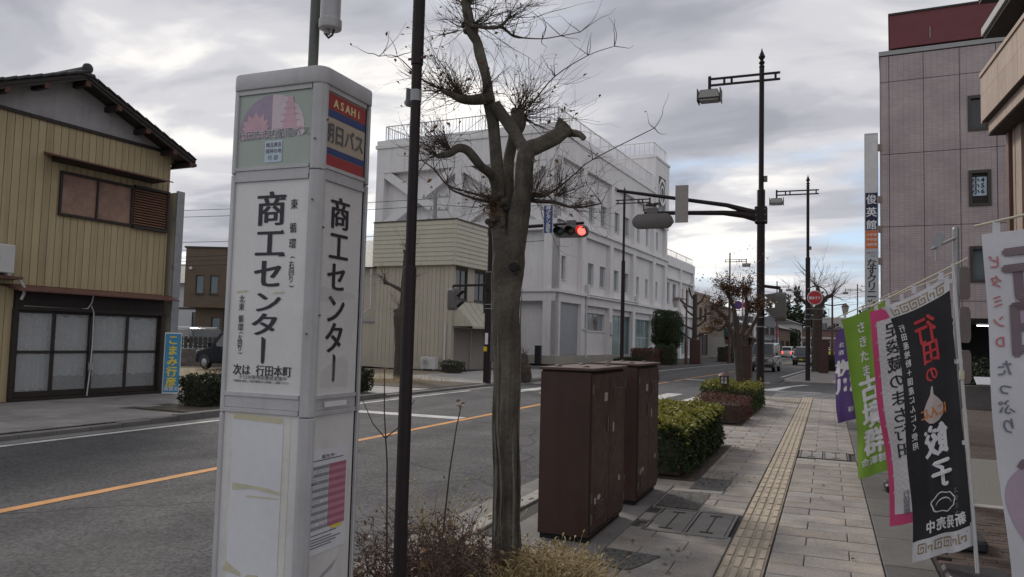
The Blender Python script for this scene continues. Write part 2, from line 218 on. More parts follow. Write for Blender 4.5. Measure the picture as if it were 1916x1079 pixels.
# ------------------------------------------------------------------ mesh helpers
class MB:
    def __init__(s): s.v = []; s.f = []
    def add(s, vs, fs):
        o = len(s.v); s.v += [tuple(p) for p in vs]; s.f += [tuple(i+o for i in q) for q in fs]; return s
    def box(s, x0, x1, y0, y1, z0, z1):
        return s.add([(x0,y0,z0),(x1,y0,z0),(x1,y1,z0),(x0,y1,z0),(x0,y0,z1),(x1,y0,z1),(x1,y1,z1),(x0,y1,z1)],
                     [(0,3,2,1),(4,5,6,7),(0,1,5,4),(1,2,6,5),(2,3,7,6),(3,0,4,7)])
    def obox(s, c, size, rot=(0,0,0)):
        m = Euler(rot).to_matrix(); c = Vector(c); h = Vector(size)/2
        t = MB().box(-h.x,h.x,-h.y,h.y,-h.z,h.z)
        return s.add([c+m@Vector(p) for p in t.v], t.f)
    def beam(s, a, b, w, h):
        """box beam from a to b, w wide sideways, h high"""
        a = Vector(a); b = Vector(b); d = (b-a); l = d.length; d.normalize()
        up = Vector((0,0,1)) if abs(d.z) < .99 else Vector((0,1,0))
        x = d.cross(up).normalized(); z = x.cross(d)
        vs = []
        for p in (a, b):
            for i, j in ((-1,-1),(1,-1),(1,1),(-1,1)): vs.append(p+x*(i*w/2)+z*(j*h/2))
        return s.add(vs, [(3,2,1,0),(4,5,6,7),(0,1,5,4),(1,2,6,5),(2,3,7,6),(3,0,4,7)])
    def prism(s, pts, axis, a, b):
        """polygon pts (2-D) extruded along axis from a to b"""
        n = len(pts)
        def P(p, t):
            return {'x': (t, p[0], p[1]), 'y': (p[0], t, p[1]), 'z': (p[0], p[1], t)}[axis]
        vs = [P(p, a) for p in pts]+[P(p, b) for p in pts]
        return s.add(vs, [tuple(range(n-1,-1,-1)), tuple(range(n,2*n))]+[(i,(i+1)%n,n+(i+1)%n,n+i) for i in range(n)])
    def tube(s, pts, rad, n=8, cap=True, jit=0.):
        pts = [Vector(p) for p in pts]
        if not hasattr(rad, '__len__'): rad = [rad]*len(pts)
        o = len(s.v); up = None
        for i, p in enumerate(pts):
            d = (pts[min(i+1,len(pts)-1)]-pts[max(i-1,0)])
            d = d.normalized() if d.length > 1e-9 else Vector((0,0,1))
            if up is None: up = Vector((0,0,1)) if abs(d.z) < .9 else Vector((0,1,0))
            x = d.cross(up); x = x.normalized() if x.length > 1e-6 else Vector((1,0,0)); y = x.cross(d).normalized(); up = y
            for k in range(n):
                a = 2*math.pi*k/n; r = rad[i]*(1+(random.uniform(-jit,jit) if jit else 0))
                s.v.append(tuple(p+x*(math.cos(a)*r)+y*(math.sin(a)*r)))
        for i in range(len(pts)-1):
            for k in range(n):
                a = o+i*n+k; b = o+i*n+(k+1)%n
                s.f.append((a,b,b+n,a+n))
        if cap:
            s.f.append(tuple(o+k for k in range(n-1,-1,-1))); e = o+(len(pts)-1)*n; s.f.append(tuple(e+k for k in range(n)))
        return s
    def lathe(s, prof, n=16, c=(0,0,0)):
        o = len(s.v)
        for r, z in prof:
            for k in range(n):
                a = 2*math.pi*k/n; s.v.append((c[0]+r*math.cos(a), c[1]+r*math.sin(a), c[2]+z))
        for i in range(len(prof)-1):
            for k in range(n):
                a = o+i*n+k; b = o+i*n+(k+1)%n; s.f.append((a,b,b+n,a+n))
        s.f.append(tuple(o+k for k in range(n-1,-1,-1))); e = o+(len(prof)-1)*n; s.f.append(tuple(e+k for k in range(n)))
        return s
    def quad(s, *p): return s.add(p, [tuple(range(len(p)))])
    def merge(s, o, f=lambda p: p): return s.add([f(p) for p in o.v], o.f)
    def mesh(s, name, m, bevel=0, smooth=None, seg=1):
        me = bpy.data.meshes.new(name); me.from_pydata(s.v, [], s.f)
        if bevel:
            bm = bmesh.new(); bm.from_mesh(me)
            ed = [e for e in bm.edges if len(e.link_faces) == 2 and e.calc_face_angle(0) > .5]
            bmesh.ops.bevel(bm, geom=ed, offset=bevel, segments=seg, affect='EDGES', profile=.5, clamp_overlap=True)
            bm.to_mesh(me); bm.free()
        me.update()
        if m: me.materials.append(M[m] if isinstance(m, str) else m)
        if smooth is not None:
            me.shade_smooth(); me.set_sharp_from_angle(angle=R(smooth))
        return me
    def build(s, name, m, parent=None, loc=None, rot=None, bevel=0, smooth=None, seg=1):
        return link(name, s.mesh(name, m, bevel, smooth, seg), parent, loc, rot)
def link(name, me, parent=None, loc=None, rot=None):
    o = bpy.data.objects.new(name, me); COL.objects.link(o)
    if parent: o.parent = parent
    if loc is not None: o.location = loc
    if rot is not None: o.rotation_euler = rot
    return o
def tag(o, label=None, cat=None, group=None, kind=None):
    if label: o['label'] = label
    if cat: o['category'] = cat
    if group: o['group'] = group
    if kind: o['kind'] = kind
    return o
def thing(name, label, cat, loc=(0,0,0), rz=0, group=None):
    o = link(name, None, None, loc, (0,0,rz)); o.empty_display_size = .2
    return tag(o, label, cat, group)
def struct(o): o['kind'] = 'structure'; return o
def stuff(o): o['kind'] = 'stuff'; return o
def copy_tree(src, parent=None):
    c = src.copy(); COL.objects.link(c); c.parent = parent
    for ch in src.children: copy_tree(ch, c)
    return c
def pieces(name, items, mats, parent, limit=300, rest='rest'):
    """items: (mesh, loc, rot) sorted by how large they show; the first `limit` become objects, the rest one joined part"""
    for me, loc, rot in items[:limit]: link(name, me, parent, loc, rot)
    if len(items) > limit:
        mb = MB()
        for me, loc, rot in items[limit:]:
            mm = Matrix.Translation(Vector(loc))@Euler(rot).to_matrix().to_4x4()
            mb.add([mm@v.co for v in me.vertices], [tuple(p.vertices) for p in me.polygons])
        stuff(mb.build(rest, items[limit][0].materials[0], parent))
def holed(mb, u0, u1, v0, v1, holes, depth, F):
    """front face with rectangular openings; F(u,v,w) maps to local space, w = depth inwards (negative)"""
    us = sorted({u0, u1, *[h[0] for h in holes], *[h[1] for h in holes]}); vs = sorted({v0, v1, *[h[2] for h in holes], *[h[3] for h in holes]})
    for i in range(len(us)-1):
        for j in range(len(vs)-1):
            cu, cv = (us[i]+us[i+1])/2, (vs[j]+vs[j+1])/2
            if any(h[0] < cu < h[1] and h[2] < cv < h[3] for h in holes): continue
            mb.quad(F(us[i],vs[j],0), F(us[i+1],vs[j],0), F(us[i+1],vs[j+1],0), F(us[i],vs[j+1],0))
    for a, b, c, d in [h[:4] for h in holes]:
        mb.quad(F(a,c,0), F(a,c,-depth), F(b,c,-depth), F(b,c,0)); mb.quad(F(a,d,0), F(b,d,0), F(b,d,-depth), F(a,d,-depth))
        mb.quad(F(a,c,0), F(a,d,0), F(a,d,-depth), F(a,c,-depth)); mb.quad(F(b,c,0), F(b,c,-depth), F(b,d,-depth), F(b,d,0))
FX = lambda x0: (lambda u, v, w: (x0+w, u, v))          # facade facing +x: u = y
FY = lambda y0: (lambda u, v, w: (u, y0-w, v))          # facade facing -y: u = x
def window(parent, F, u0, u1, v0, v1, depth, fm='frame_dk', gm='dkglass', mull=1, fw=.05, sill=True, hm=0):
    """framed window sitting at the back of its opening"""
    fr = MB(); d = -depth
    def bar(a, b, c, e, t=.05):
        p = [F(a,c,d), F(b,c,d), F(b,e,d), F(a,e,d)]; q = [F(a,c,d+t), F(b,c,d+t), F(b,e,d+t), F(a,e,d+t)]
        fr.add(p+q, [(3,2,1,0),(4,5,6,7),(0,1,5,4),(1,2,6,5),(2,3,7,6),(3,0,4,7)])
    bar(u0,u1,v0,v0+fw); bar(u0,u1,v1-fw,v1); bar(u0,u0+fw,v0+fw,v1-fw); bar(u1-fw,u1,v0+fw,v1-fw)
    for k in range(mull):
        c = u0+(u1-u0)*(k+1)/(mull+1); bar(c-fw*.4, c+fw*.4, v0+fw, v1-fw, .045)
    for k in range(hm):
        c = v0+(v1-v0)*(k+1)/(hm+1); bar(u0+fw, u1-fw, c-fw*.4, c+fw*.4, .04)
    if sill: bar(u0-.03, u1+.03, v0-.06, v0-.004, depth+.05)
    w = fr.build('window', fm, parent)
    n = mull+1
    for k in range(n):
        a = u0+fw*.5+(u1-u0-fw)*k/n; b = u0+fw*.5+(u1-u0-fw)*(k+1)/n
        t = .008 if k % 2 else .018
        MB().quad(F(a,v0+fw*.5,d+t), F(b,v0+fw*.5,d+t), F(b,v1-fw*.5,d+t), F(a,v1-fw*.5,d+t)).build('pane', gm if isinstance(gm, str) else gm[k % len(gm)], w)
    return w

# ------------------------------------------------------------------ lettering
GLY = {}
def glyph(ch, res=2):
    if ch not in GLY:
        c = bpy.data.curves.new('glyph', 'FONT'); c.body = ch; c.align_x = 'CENTER'; c.resolution_u = res
        o = bpy.data.objects.new('glyph', c); me = bpy.data.meshes.new_from_object(o)
        GLY[ch] = ([(v.co.x, v.co.y-.38) for v in me.vertices], [tuple(p.vertices) for p in me.polygons])
        bpy.data.objects.remove(o); bpy.data.curves.remove(c); bpy.data.meshes.remove(me)
    return GLY[ch]
VERT = 'ー（）()'
def lettering(name, rows, F, m, parent, bold=0., xs=1., vert=True, boldy=0., lift=.0, ys=1.):
    """rows: (text, u, v, size, pitch); vertical text runs down from (u, v), horizontal text to the right, both give the centre of the first character"""
    mb = MB(); k = 0
    offs = [(0,0)]
    if bold: offs = [(t*bold, 0) for t in (-1,-.5,0,.5,1)]
    if boldy: offs += [(0, -boldy), (0, boldy)]
    for text, u, v, size, pitch in rows:
        for ch in text:
            if ch not in ' 　':
                vs, fs = glyph(ch)
                for n, (ox, oy) in enumerate(offs):
                    w = .0001*n+lift
                    if vert and ch in VERT: pts = [F(u+(-y*.95+ox/size*1.0*.0)*size*xs+ox*size*xs, v-x*size, w) for x, y in vs]
                    else: pts = [F(u+(x+ox)*size*xs, v+(y+oy)*size*ys, w) for x, y in vs]
                    mb.add(pts, fs)
            if vert: v -= pitch
            else: u += pitch
    return mb.build(name, m, parent)

# ------------------------------------------------------------------ foliage
def leaf_mesh(name, pts, nrm, size, m, aspect=.55, tilt=.9, fold=.25):
    """one small folded leaf per point (two quads sharing a mid-rib)"""
    n = len(pts); pts = np.asarray(pts, float); nrm = np.asarray(nrm, float)
    d = nrm+np.random.normal(0, tilt, (n,3)); d /= np.linalg.norm(d, axis=1)[:,None]+1e-9
    a = np.cross(d, np.random.normal(0,1,(n,3))); a /= np.linalg.norm(a, axis=1)[:,None]+1e-9
    b = np.cross(d, a)
    L = size*np.random.uniform(.6,1.35,(n,1)); W = L*aspect
    p0 = pts; p1 = pts+a*L; mid = pts+a*L*.5
    l = mid+b*W*.5+d*W*fold; r = mid-b*W*.5+d*W*fold
    V = np.stack([p0,l,p1,r], 1).reshape(-1,3)
    idx = np.arange(n)*4
    Fc = np.stack([np.stack([idx,idx+1,idx+2],1), np.stack([idx,idx+2,idx+3],1)],1).reshape(-1,3)
    me = bpy.data.meshes.new(name); me.vertices.add(len(V)); me.vertices.foreach_set('co', V.ravel())
    me.loops.add(Fc.size); me.loops.foreach_set('vertex_index', Fc.ravel().astype(np.int32))
    me.polygons.add(len(Fc)); me.polygons.foreach_set('loop_start', np.arange(0, Fc.size, 3, dtype=np.int32))
    me.update(calc_edges=True); me.materials.append(M[m]); return me
def lump(p, s=1.):
    return .5*math.sin(p[0]*3.1*s+1.3)*math.cos(p[1]*2.7*s+.4)+.5*math.sin(p[2]*4.3*s+p[0]*2.1*s)
def hedge(name, label, loc, sx, sy, sz, leaf, top=None, n=9000, size=.035, rz=0, cat='hedge', group=None, bare=.0, topn=None, core='bark2'):
    """clipped hedge: twiggy core and leaves spread through the outer layer"""
    t = thing(name, label, cat, loc, rz, group)
    g = MB(); k = 7
    for i in range(60):
        x, y = random.uniform(-.42,.42)*sx, random.uniform(-.42,.42)*sy
        g.tube([(x*.7,y*.7,-.02),(x*.9,y*.9,sz*.4),(x,y,sz*random.uniform(.7,.93))], [.012,.009,.004], 4, False)
    cx, cy = max(.05, sx/2-.11), max(.05, sy/2-.11); g.box(-cx,cx,-cy,cy,.02,sz-.13)
    g.build('stems', core, t)
    def layer(cnt, only_top):
        P, Nn = [], []
        areas = [sx*sy, sy*sz, sy*sz, sx*sz, sx*sz]
        if only_top: areas = [1,0,0,0,0]
        tot = sum(areas)
        for f, a in enumerate(areas):
            c = int(cnt*a/tot)
            u = np.random.uniform(-.5,.5,c); v = np.random.uniform(-.5,.5,c); dpt = np.random.exponential(.035,c)
            for i in range(c):
                if f == 0: p = (u[i]*sx, v[i]*sy, sz); nn = (0,0,1)
                elif f < 3: s_ = 1 if f == 1 else -1; p = (s_*sx/2, u[i]*sy, (v[i]+.5)*sz); nn = (s_,0,.3)
                else: s_ = 1 if f == 3 else -1; p = (u[i]*sx, s_*sy/2, (v[i]+.5)*sz); nn = (0,s_,.3)
                q = Vector(p); lp = lump((p[0]+loc[0], p[1]+loc[1], p[2]), 1.6)
                # rounded arrises, uneven outline
                ex, ey, ez = abs(q.x)/(sx/2), abs(q.y)/(sy/2), q.z/sz
                rr = max(0, ex+ey-1.72)*.10*min(sx,sy)+max(0, ez+max(ex,ey)-1.78)*.22*sz
                off = lp*.06+.03*math.sin(p[0]*17+p[1]*13+p[2]*19)-dpt[i]-rr+(.03 if only_top else 0)
                q += Vector(nn).normalized()*off
                if f and q.z < .05+.03*lp: continue
                P.append(q); Nn.append(nn)
        return P, Nn
    if sz < .9 and sx*sy > .8:                       # stray shoots above the clipped line
        sg = MB(); SP = []
        for i in range(int(sx*sy*9)):
            p = Vector((random.uniform(-.46,.46)*sx, random.uniform(-.46,.46)*sy, sz-.04)); q = grow(sg, p, (random.gauss(0,.3),random.gauss(0,.3),1), random.uniform(.08,.22), .003, 4, .2, .1); SP += [v+Vector((random.gauss(0,.01),random.gauss(0,.01),0)) for v in q[1:] for _ in range(3)]
        stuff(sg.build('stray_stems', 'twig', t)); link('stray_leaves', leaf_mesh('stray_leaves', SP, [(0,0,1)]*len(SP), size*.85, top or leaf), t)
    P, Nn = layer(n, False); link('foliage', leaf_mesh('foliage', P, Nn, size, leaf), t)
    if top:
        P, Nn = layer(topn or n//2, True); link('young_shoots', leaf_mesh('young_shoots', P, Nn, size*1.1, top, tilt=.7), t)
    return t
def grow(mb, p, d, length, r0, seg=6, wob=.25, lift=.12, n=4, r1=None):
    """one wandering twig; returns its points"""
    pts = [Vector(p)]; d = Vector(d).normalized(); rs = [r0]
    for i in range(seg):
        d = (d+Vector((random.gauss(0,wob),random.gauss(0,wob),random.gauss(0,wob)+lift))).normalized()
        pts.append(pts[-1]+d*length/seg); rs.append(max(r1 if r1 else r0*.3, r0*(1-(i+1)/seg*.8)))
    mb.tube(pts, rs, n, False); return pts
def broom(mb, p, d, count, length, r, spread=.8, lift=.12, sub=2, tips=None):
    for i in range(count):
        dd = Vector(d).normalized()+Vector((random.gauss(0,spread),random.gauss(0,spread),random.gauss(0,spread)))
        L_ = length*random.uniform(.45,1.25)
        q = grow(mb, Vector(p)+Vector((random.gauss(0,r*3),random.gauss(0,r*3),random.gauss(0,r*2))), dd, L_, r*random.uniform(.6,1.2), 6, .2, lift)
        if tips is not None: tips.append(q[-1])
        for k in range(sub):
            a = random.choice(q[1:5]); e = (q[-1]-q[0]).normalized()+Vector((random.gauss(0,.8),random.gauss(0,.8),random.gauss(.1,.8)))
            s_ = grow(mb, a, e, L_*random.uniform(.25,.6), r*.55, 4, .25, lift)
            if tips is not None: tips.append(s_[-1])

# ------------------------------------------------------------------ the setting: ground, road, pavements
def off(Y):
    t = max(0., Y-18.); return .06*t*t/(t+12.)
def ribbon(xa, xb, y0, y1, z, step=3.):
    mb = MB(); n = max(1, int((y1-y0)/step)); ys = [y0+(y1-y0)*i/n for i in range(n+1)]
    for i in range(n):
        a, b = ys[i], ys[i+1]; mb.quad((xa+off(a),a,z),(xb+off(a),a,z),(xb+off(b),b,z),(xa+off(b),b,z))
    return mb
ZR = -.10
gb = MB(); gb.quad((-900,-300,-.125),(900,-300,-.125),(900,1400,-.125),(-900,1400,-.125))
struct(gb.build('ground', mat('town_ground', (.13, .12, .11), .95, .25, .3, .3, 20)))
road = MB().merge(ribbon(-10.95, -2.8, -8, 330, ZR)).quad((-2.8+off(25.6)-.2,25.6,ZR-.004),(60,25.6,ZR-.004),(60,36.9,ZR-.004),(-2.8+off(36.9)-.2,36.9,ZR-.004))
road = struct(road.build('road', 'asphalt'))
side_l = struct(MB().quad((-60,39.2,ZR-.006),(-10,39.2,ZR-.006),(-10,46.8,ZR-.006),(-60,46.8,ZR-.006)).build('side_road', 'asphalt2'))
def mark(name, m, mb): return mb.build(name, m, road)
mark('centre_line', 'line_orange', ribbon(-6.90, -6.76, -8, 26.2, ZR+.004, 2))
for a, b in ((27.5, 33.5), (34.6, 47.), (48.5, 60), (61.5, 74), (76, 96)): mark('centre_line', 'line_orange', ribbon(-6.89, -6.77, a, b, ZR+.004, 2))
mark('edge_line', 'line_white', ribbon(-10.58, -10.44, -8, 22.3, ZR+.004, 2)); mark('edge_line', 'line_white', ribbon(-10.58, -10.44, 27.5, 120, ZR+.004, 2))
mark('edge_line', 'line_white', ribbon(-3.42, -3.28, 44, 120, ZR+.004, 2))
mark('stop_line', 'line_white', MB().quad((-10.3,14.28,ZR+.004),(-6.96,14.28,ZR+.004),(-6.96,14.73,ZR+.004),(-10.3,14.73,ZR+.004)))
for i in range(6):
    x = -3.95-1.1*i; mark('crossing_bar', 'line_white', MB().quad((x,22.8,ZR+.004),(x+.5,22.8,ZR+.004),(x+.5+.15,25.9,ZR+.004),(x+.15,25.9,ZR+.004)))
mark('stop_line', 'line_white', MB().quad((-6.2,36.4,ZR+.004),(-2.4,36.4,ZR+.004),(-2.35,36.85,ZR+.004),(-6.15,36.85,ZR+.004)))
for pts in ([(-2.3,30.6),(-1.75,30.6),(-1.3,34.2),(-1.55,34.2)], [(-1.55,34.2),(-1.3,34.2),(-.7,36.2),(-1.0,36.2)], [(-2.2,30.3),(-.2,30.3),(-.2,30.5),(-2.2,30.5)]):
    mark('corner_line', 'line_white', MB().quad(*[(x,y,ZR+.004) for x,y in pts]))
for i in range(5):
    y = 26.7+i*.75; mark('worn_zebra', 'line_worn', MB().quad((-1.7,y,ZR+.003),(1.1,y,ZR+.003),(1.1,y+.3,ZR+.003),(-1.7,y+.3,ZR+.003)))
mark('repair_patch', 'patch', MB().quad((-8.9,27.5,ZR+.003),(-8.2,27.5,ZR+.003),(-7.9,40,ZR+.003),(-8.6,40,ZR+.003)))
mark('gutter_strip', 'concrete_d', ribbon(-3.2, -2.81, -8, 24.8, ZR+.005, 2)); mark('gutter_strip', 'concrete_d', ribbon(-10.94, -10.62, -8, 38, ZR+.005, 2))

# right pavement
BEDS = [(-2.62,-1.62,1.5,5.5), (-2.4,-1.6,5.62,8.5), (-2.5,-1.38,8.9,12.6), (-2.6,-1.55,15.6,21.2), (-1.45,-.74,6.5,7.45), (-.39,.28,11.75,12.65)]
walk = MB().quad((-2.64,-3,-.026),(.75,-3,-.026),(.75,25.5,-.026),(-2.64,25.5,-.026))
walk.quad((-2.64,25.5,-.026),(.75,25.5,-.026),(.75,25.62,ZR-.02),(-2.64,25.62,ZR-.02))
walk = struct(walk.build('pavement', 'joint'))
def pv(sx, sy, m='paver', h=.028, bv=.006):
    return MB().box(-sx/2+.004,sx/2-.004,-sy/2+.004,sy/2-.004,-h,0).mesh('paving_stone', m, bv)
PVM = {}
def paver(sx, sy, m='paver'):
    k = (round(sx,2), round(sy,2), m)
    if k not in PVM: PVM[k] = pv(*k)
    return PVM[k]
items = []
def lay(xs, y, d, m='paver'):
    yc = y+d/2; left = max([q[1] for q in BEDS if q[0] < -2.3 and q[2] < yc < q[3]]+[-9.])
    if left > xs[0]: xs = [left]+[q for q in xs if q > left+.06]
    for a, b in zip(xs, xs[1:]):
        if b-a < .05: continue
        cx, cy = (a+b)/2, y+d/2
        if any(q[0] < cx < q[1] and q[2] < cy < q[3] for q in BEDS): continue
        items.append((paver(b-a, d, m), (cx, cy, random.uniform(-.002,.002)), (random.gauss(0,.0015), random.gauss(0,.0015), random.gauss(0,.002))))
y = 3.9; r = 0
while y < 25.3:
    lay([-.395,-.16,.37] if r % 2 else [-.395,.15,.37], y, .3)
    lay([-2.6,-2.21,-1.61,-1.01,-.715] if r % 2 else [-2.6,-1.91,-1.31,-.715], y, .3)
    y += .3; r += 1
items.sort(key=lambda q: q[1][1]); pieces('paving_stone', items, None, walk, 300, 'far_paving_stones')
# tactile guide strip: tiles with four rounded bars
tb = MB().box(-.149,.149,-.149,.149,-.028,.001); tb = tb.mesh('tactile_tile', 'tactile', .003)
bars = MB()
for i in range(4):
    x = -.1125+.075*i; bars.box(x-.022, x+.022, -.130, .130, 0, .010)
bars = bars.mesh('guide_bars', mat('tactile_bar', (.43, .365, .28), .75, .12, 5, .3, 120, stain=.25), .007, seg=2)  # relief contrast put into the colour: bars paler than their tile
y = 3.9
while y < 25.4:
    t = link('tactile_tile', tb, walk, (-.555, y+.15, random.uniform(-.001,.0015)), (0,0,random.gauss(0,.003)))
    link('guide_bars', bars, t); y += .302
dots = MB()
for i in range(3):
    for j in range(8): dots.box(-2.5+i*.0,-2.5, 0,0,0,0) if False else None
wp = MB().box(-1.5,-.75,22.9,24.9,-.02,.004)
for i in range(10):
    for j in range(26): wp.lathe([(.02,.004),(.014,.009)], 6, (-1.46+i*.075, 22.95+j*.075, 0))
wp.build('warning_tile', 'tactile', walk)
# kerb stones along the road
ks = MB().box(-.085,.085,-.297,.297,-.2,0).mesh('kerb_stone', 'concrete', .012, seg=2)
y = 3.0
while y < 25.2: link('kerb_stone', ks, walk, (-2.715, y, random.uniform(-.003,.004)), (0,0,random.gauss(0,.004))); y += .6
eb = MB().box(-.17,.17,-.447,.447,-.03,0).mesh('border_stone', 'paver_edge', .006)
y = 3.6
while y < 25.2: link('border_stone', eb, walk, (.545, y+.45, random.uniform(-.001,.003)), (0,0,random.gauss(0,.002))); y += .9
for q in BEDS[:1]+BEDS[2:4]:
    MB().box(q[0],q[1],q[2],q[3],-.1,-.008).build('planting_bed', 'soil', walk)
MB().box(-2.4,-1.55,5.55,8.62,-.1,.012).build('cabinet_plinth', 'concrete_d', walk)
MB().quad((-1.6,5.35,.006),(-1.25,5.3,.006),(-1.12,5.75,.006),(-1.55,5.8,.006)).build('asphalt_patch', 'patch', walk)
MB().quad((-1.53,7.5,.006),(-1.12,7.5,.006),(-1.12,8.35,.006),(-1.53,8.35,.006)).build('asphalt_patch', 'patch', walk)
MB().quad((-1.38,8.55,.006),(-1.02,8.6,.006),(-1.0,9.3,.006),(-1.36,9.3,.006)).build('asphalt_patch', 'patch', walk)
# access covers set into the paving
def cover(label, x0, x1, y0, y1, n, grp=None, along_x=True):
    t = thing('access_cover', label, 'access cover', ((x0+x1)/2,(y0+y1)/2,0), 0, grp)
    w, d = (x1-x0)/2, (y1-y0)/2; f = MB()
    for a in (-1,1): f.box(a*w-.012,a*w+.012,-d,d,-.03,.004); f.box(-w+.012,w-.012,a*d-.012,a*d+.012,-.03,.004)
    if n == 2: f.box(-.012,.012,-d+.012,d-.012,-.03,.004)
    f.build('frame', 'hinge', t)
    for k in range(n):
        a = -w+2*w*k/n+.02; b = -w+2*w*(k+1)/n-.02
        p = MB().box(a,b,-d+.02,d-.02,-.03,.002).build('cover_slab', 'flag', t, bevel=.003)
        g = MB(); c = (a+b)/2
        for s_ in (-1,1): g.box(c-.055,c+.055,s_*d*.72-.02,s_*d*.72+.02,.002,.0042)
        g.box(c-.006,c+.006,-d*.66,d*.66,.002,.0038); g.build('lifting_slot', 'seam', p)
cover('pair of stone filled access covers with H shaped slots beside brown cabinets', -1.43, -.76, 6.52, 7.43, 2)
cover('rectangular paved access cover between guide strip and banners', -.37, .27, 11.8, 12.6, 2)

# plaza right of the pavement
plaza = struct(MB().quad((.73,-3,-.03),(14,-3,-.03),(14,25.5,-.03),(.73,25.5,-.03)).build('plaza', 'joint'))
bk = MB().box(-.098,.098,-.048,.048,-.03,0).mesh('brick', 'brick', .004)
items = []; r = 0; y = 4.6
while y < 9.0:
    x = .86+(.1 if r % 2 else 0)
    while x < 2.6: items.append((bk, (x, y, random.uniform(-.003,.003)), (random.gauss(0,.006),random.gauss(0,.006),random.gauss(0,.008)))); x += .2
    y += .1; r += 1
y = 13.2
while y < 24.5:
    x = .86+(.1 if r % 2 else 0)
    while x < 4.6: items.append((bk, (x, y, random.uniform(-.002,.002)), (0,0,0))); x += .2
    y += .1; r += 1
pieces('brick', items, None, plaza, 300, 'far_bricks')
MB().box(.74,5,9.06,9.22,-.05,.004).build('pale_band', 'concrete', plaza); MB().box(.74,5,9.23,13.1,-.05,.0).build('aggregate_slab', mat('exposed_aggregate', (.165,.16,.15), .9, .2, 30, .6, 140), plaza)
# far pavement beyond the side street
fw = MB().merge(ribbon(-2.55, 2.2, 36.9, 140, .0, 3)); fw.quad((-2.55+off(36.9),36.9,0),(2.2+off(36.9),36.9,0),(2.2+off(36.9),36.9,-.15),(-2.55+off(36.9),36.9,-.15))
fw = struct(fw.build('far_pavement', 'flag')); ribbon(-2.72, -2.551, 38.5, 140, .004).build('kerb', 'concrete', fw); ribbon(-.55, -.25, 37.2, 120, .005).build('guide_strip', 'tactile', fw)
k = MB()
for i in range(44): a, b = 38.5+i*2.3, 38.5+(i+1)*2.3; k.quad((-2.72+off(a),a,-.11),(-2.72+off(b),b,-.11),(-2.72+off(b),b,.004),(-2.72+off(a),a,.004))
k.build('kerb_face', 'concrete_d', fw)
# left pavement
lw = MB().quad((-15.5,-6,-.02),(-11.1,-6,-.012),(-11.1,38.9,-.012),(-15.5,38.9,-.012)); lw.merge(ribbon(-18, -11.1, 47, 150, -.0)); lw = struct(lw.build('left_pavement', 'joint'))
MB().box(-15.5,-11.1,18.2,38.8,-.2,.0).build('concrete_apron', 'concrete', lw); MB().box(-15.5,-11.12,-6,4.6,-.2,0).build('concrete_apron', 'concrete', lw)
items = []; r = 0; y = 4.6
while y < 17.9:
    xs = [-15.42]+[-15.1+(.3 if r % 2 else 0)+.6*k for k in range(7)]; xs = [q for q in xs if q < -11.2]+[-11.12]
    for a, b in zip(xs, xs[1:]):
        if not (y > 11.2 and b > -12.6): items.append((paver(b-a,.45,'flag'), ((a+b)/2, y+.22, random.uniform(-.003,.002)), (0,0,random.gauss(0,.002))))
    y += .45; r += 1
items.sort(key=lambda q: q[1][1]); pieces('flagstone', items, None, lw, 300, 'far_flagstones')
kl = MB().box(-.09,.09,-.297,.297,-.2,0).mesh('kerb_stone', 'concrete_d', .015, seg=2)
y = 4.0
while y < 38.5:
    h = .03 if 11.3 < y < 18 else -.025
    if 9.5 < y <= 11.3: h = -.025+.055*(y-9.5)/1.8
    link('kerb_stone', kl, lw, (-11.02, y, h), (0,0,random.gauss(0,.004))); y += .6
MB().box(-12.6,-11.12,11.5,18.1,-.1,.01).build('planting_bed', 'soil', lw); MB().box(-14.9,-11.12,20.9,24.6,-.1,.012).build('planting_bed', 'soil', lw)
kf = MB()
for i in range(40): a, b = 47+i*2.6, 47+(i+1)*2.6; kf.quad((-11.1+off(a),a,-.11),(-11.1+off(b),b,-.11),(-11.1+off(b),b,.03),(-11.1+off(a),a,.03))
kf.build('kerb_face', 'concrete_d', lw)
struct(MB().quad((-70,15.2,-.05),(-15.5,15.2,-.05),(-15.5,33,-.05),(-70,33,-.05)).build('vacant_lot', 'gravel'))

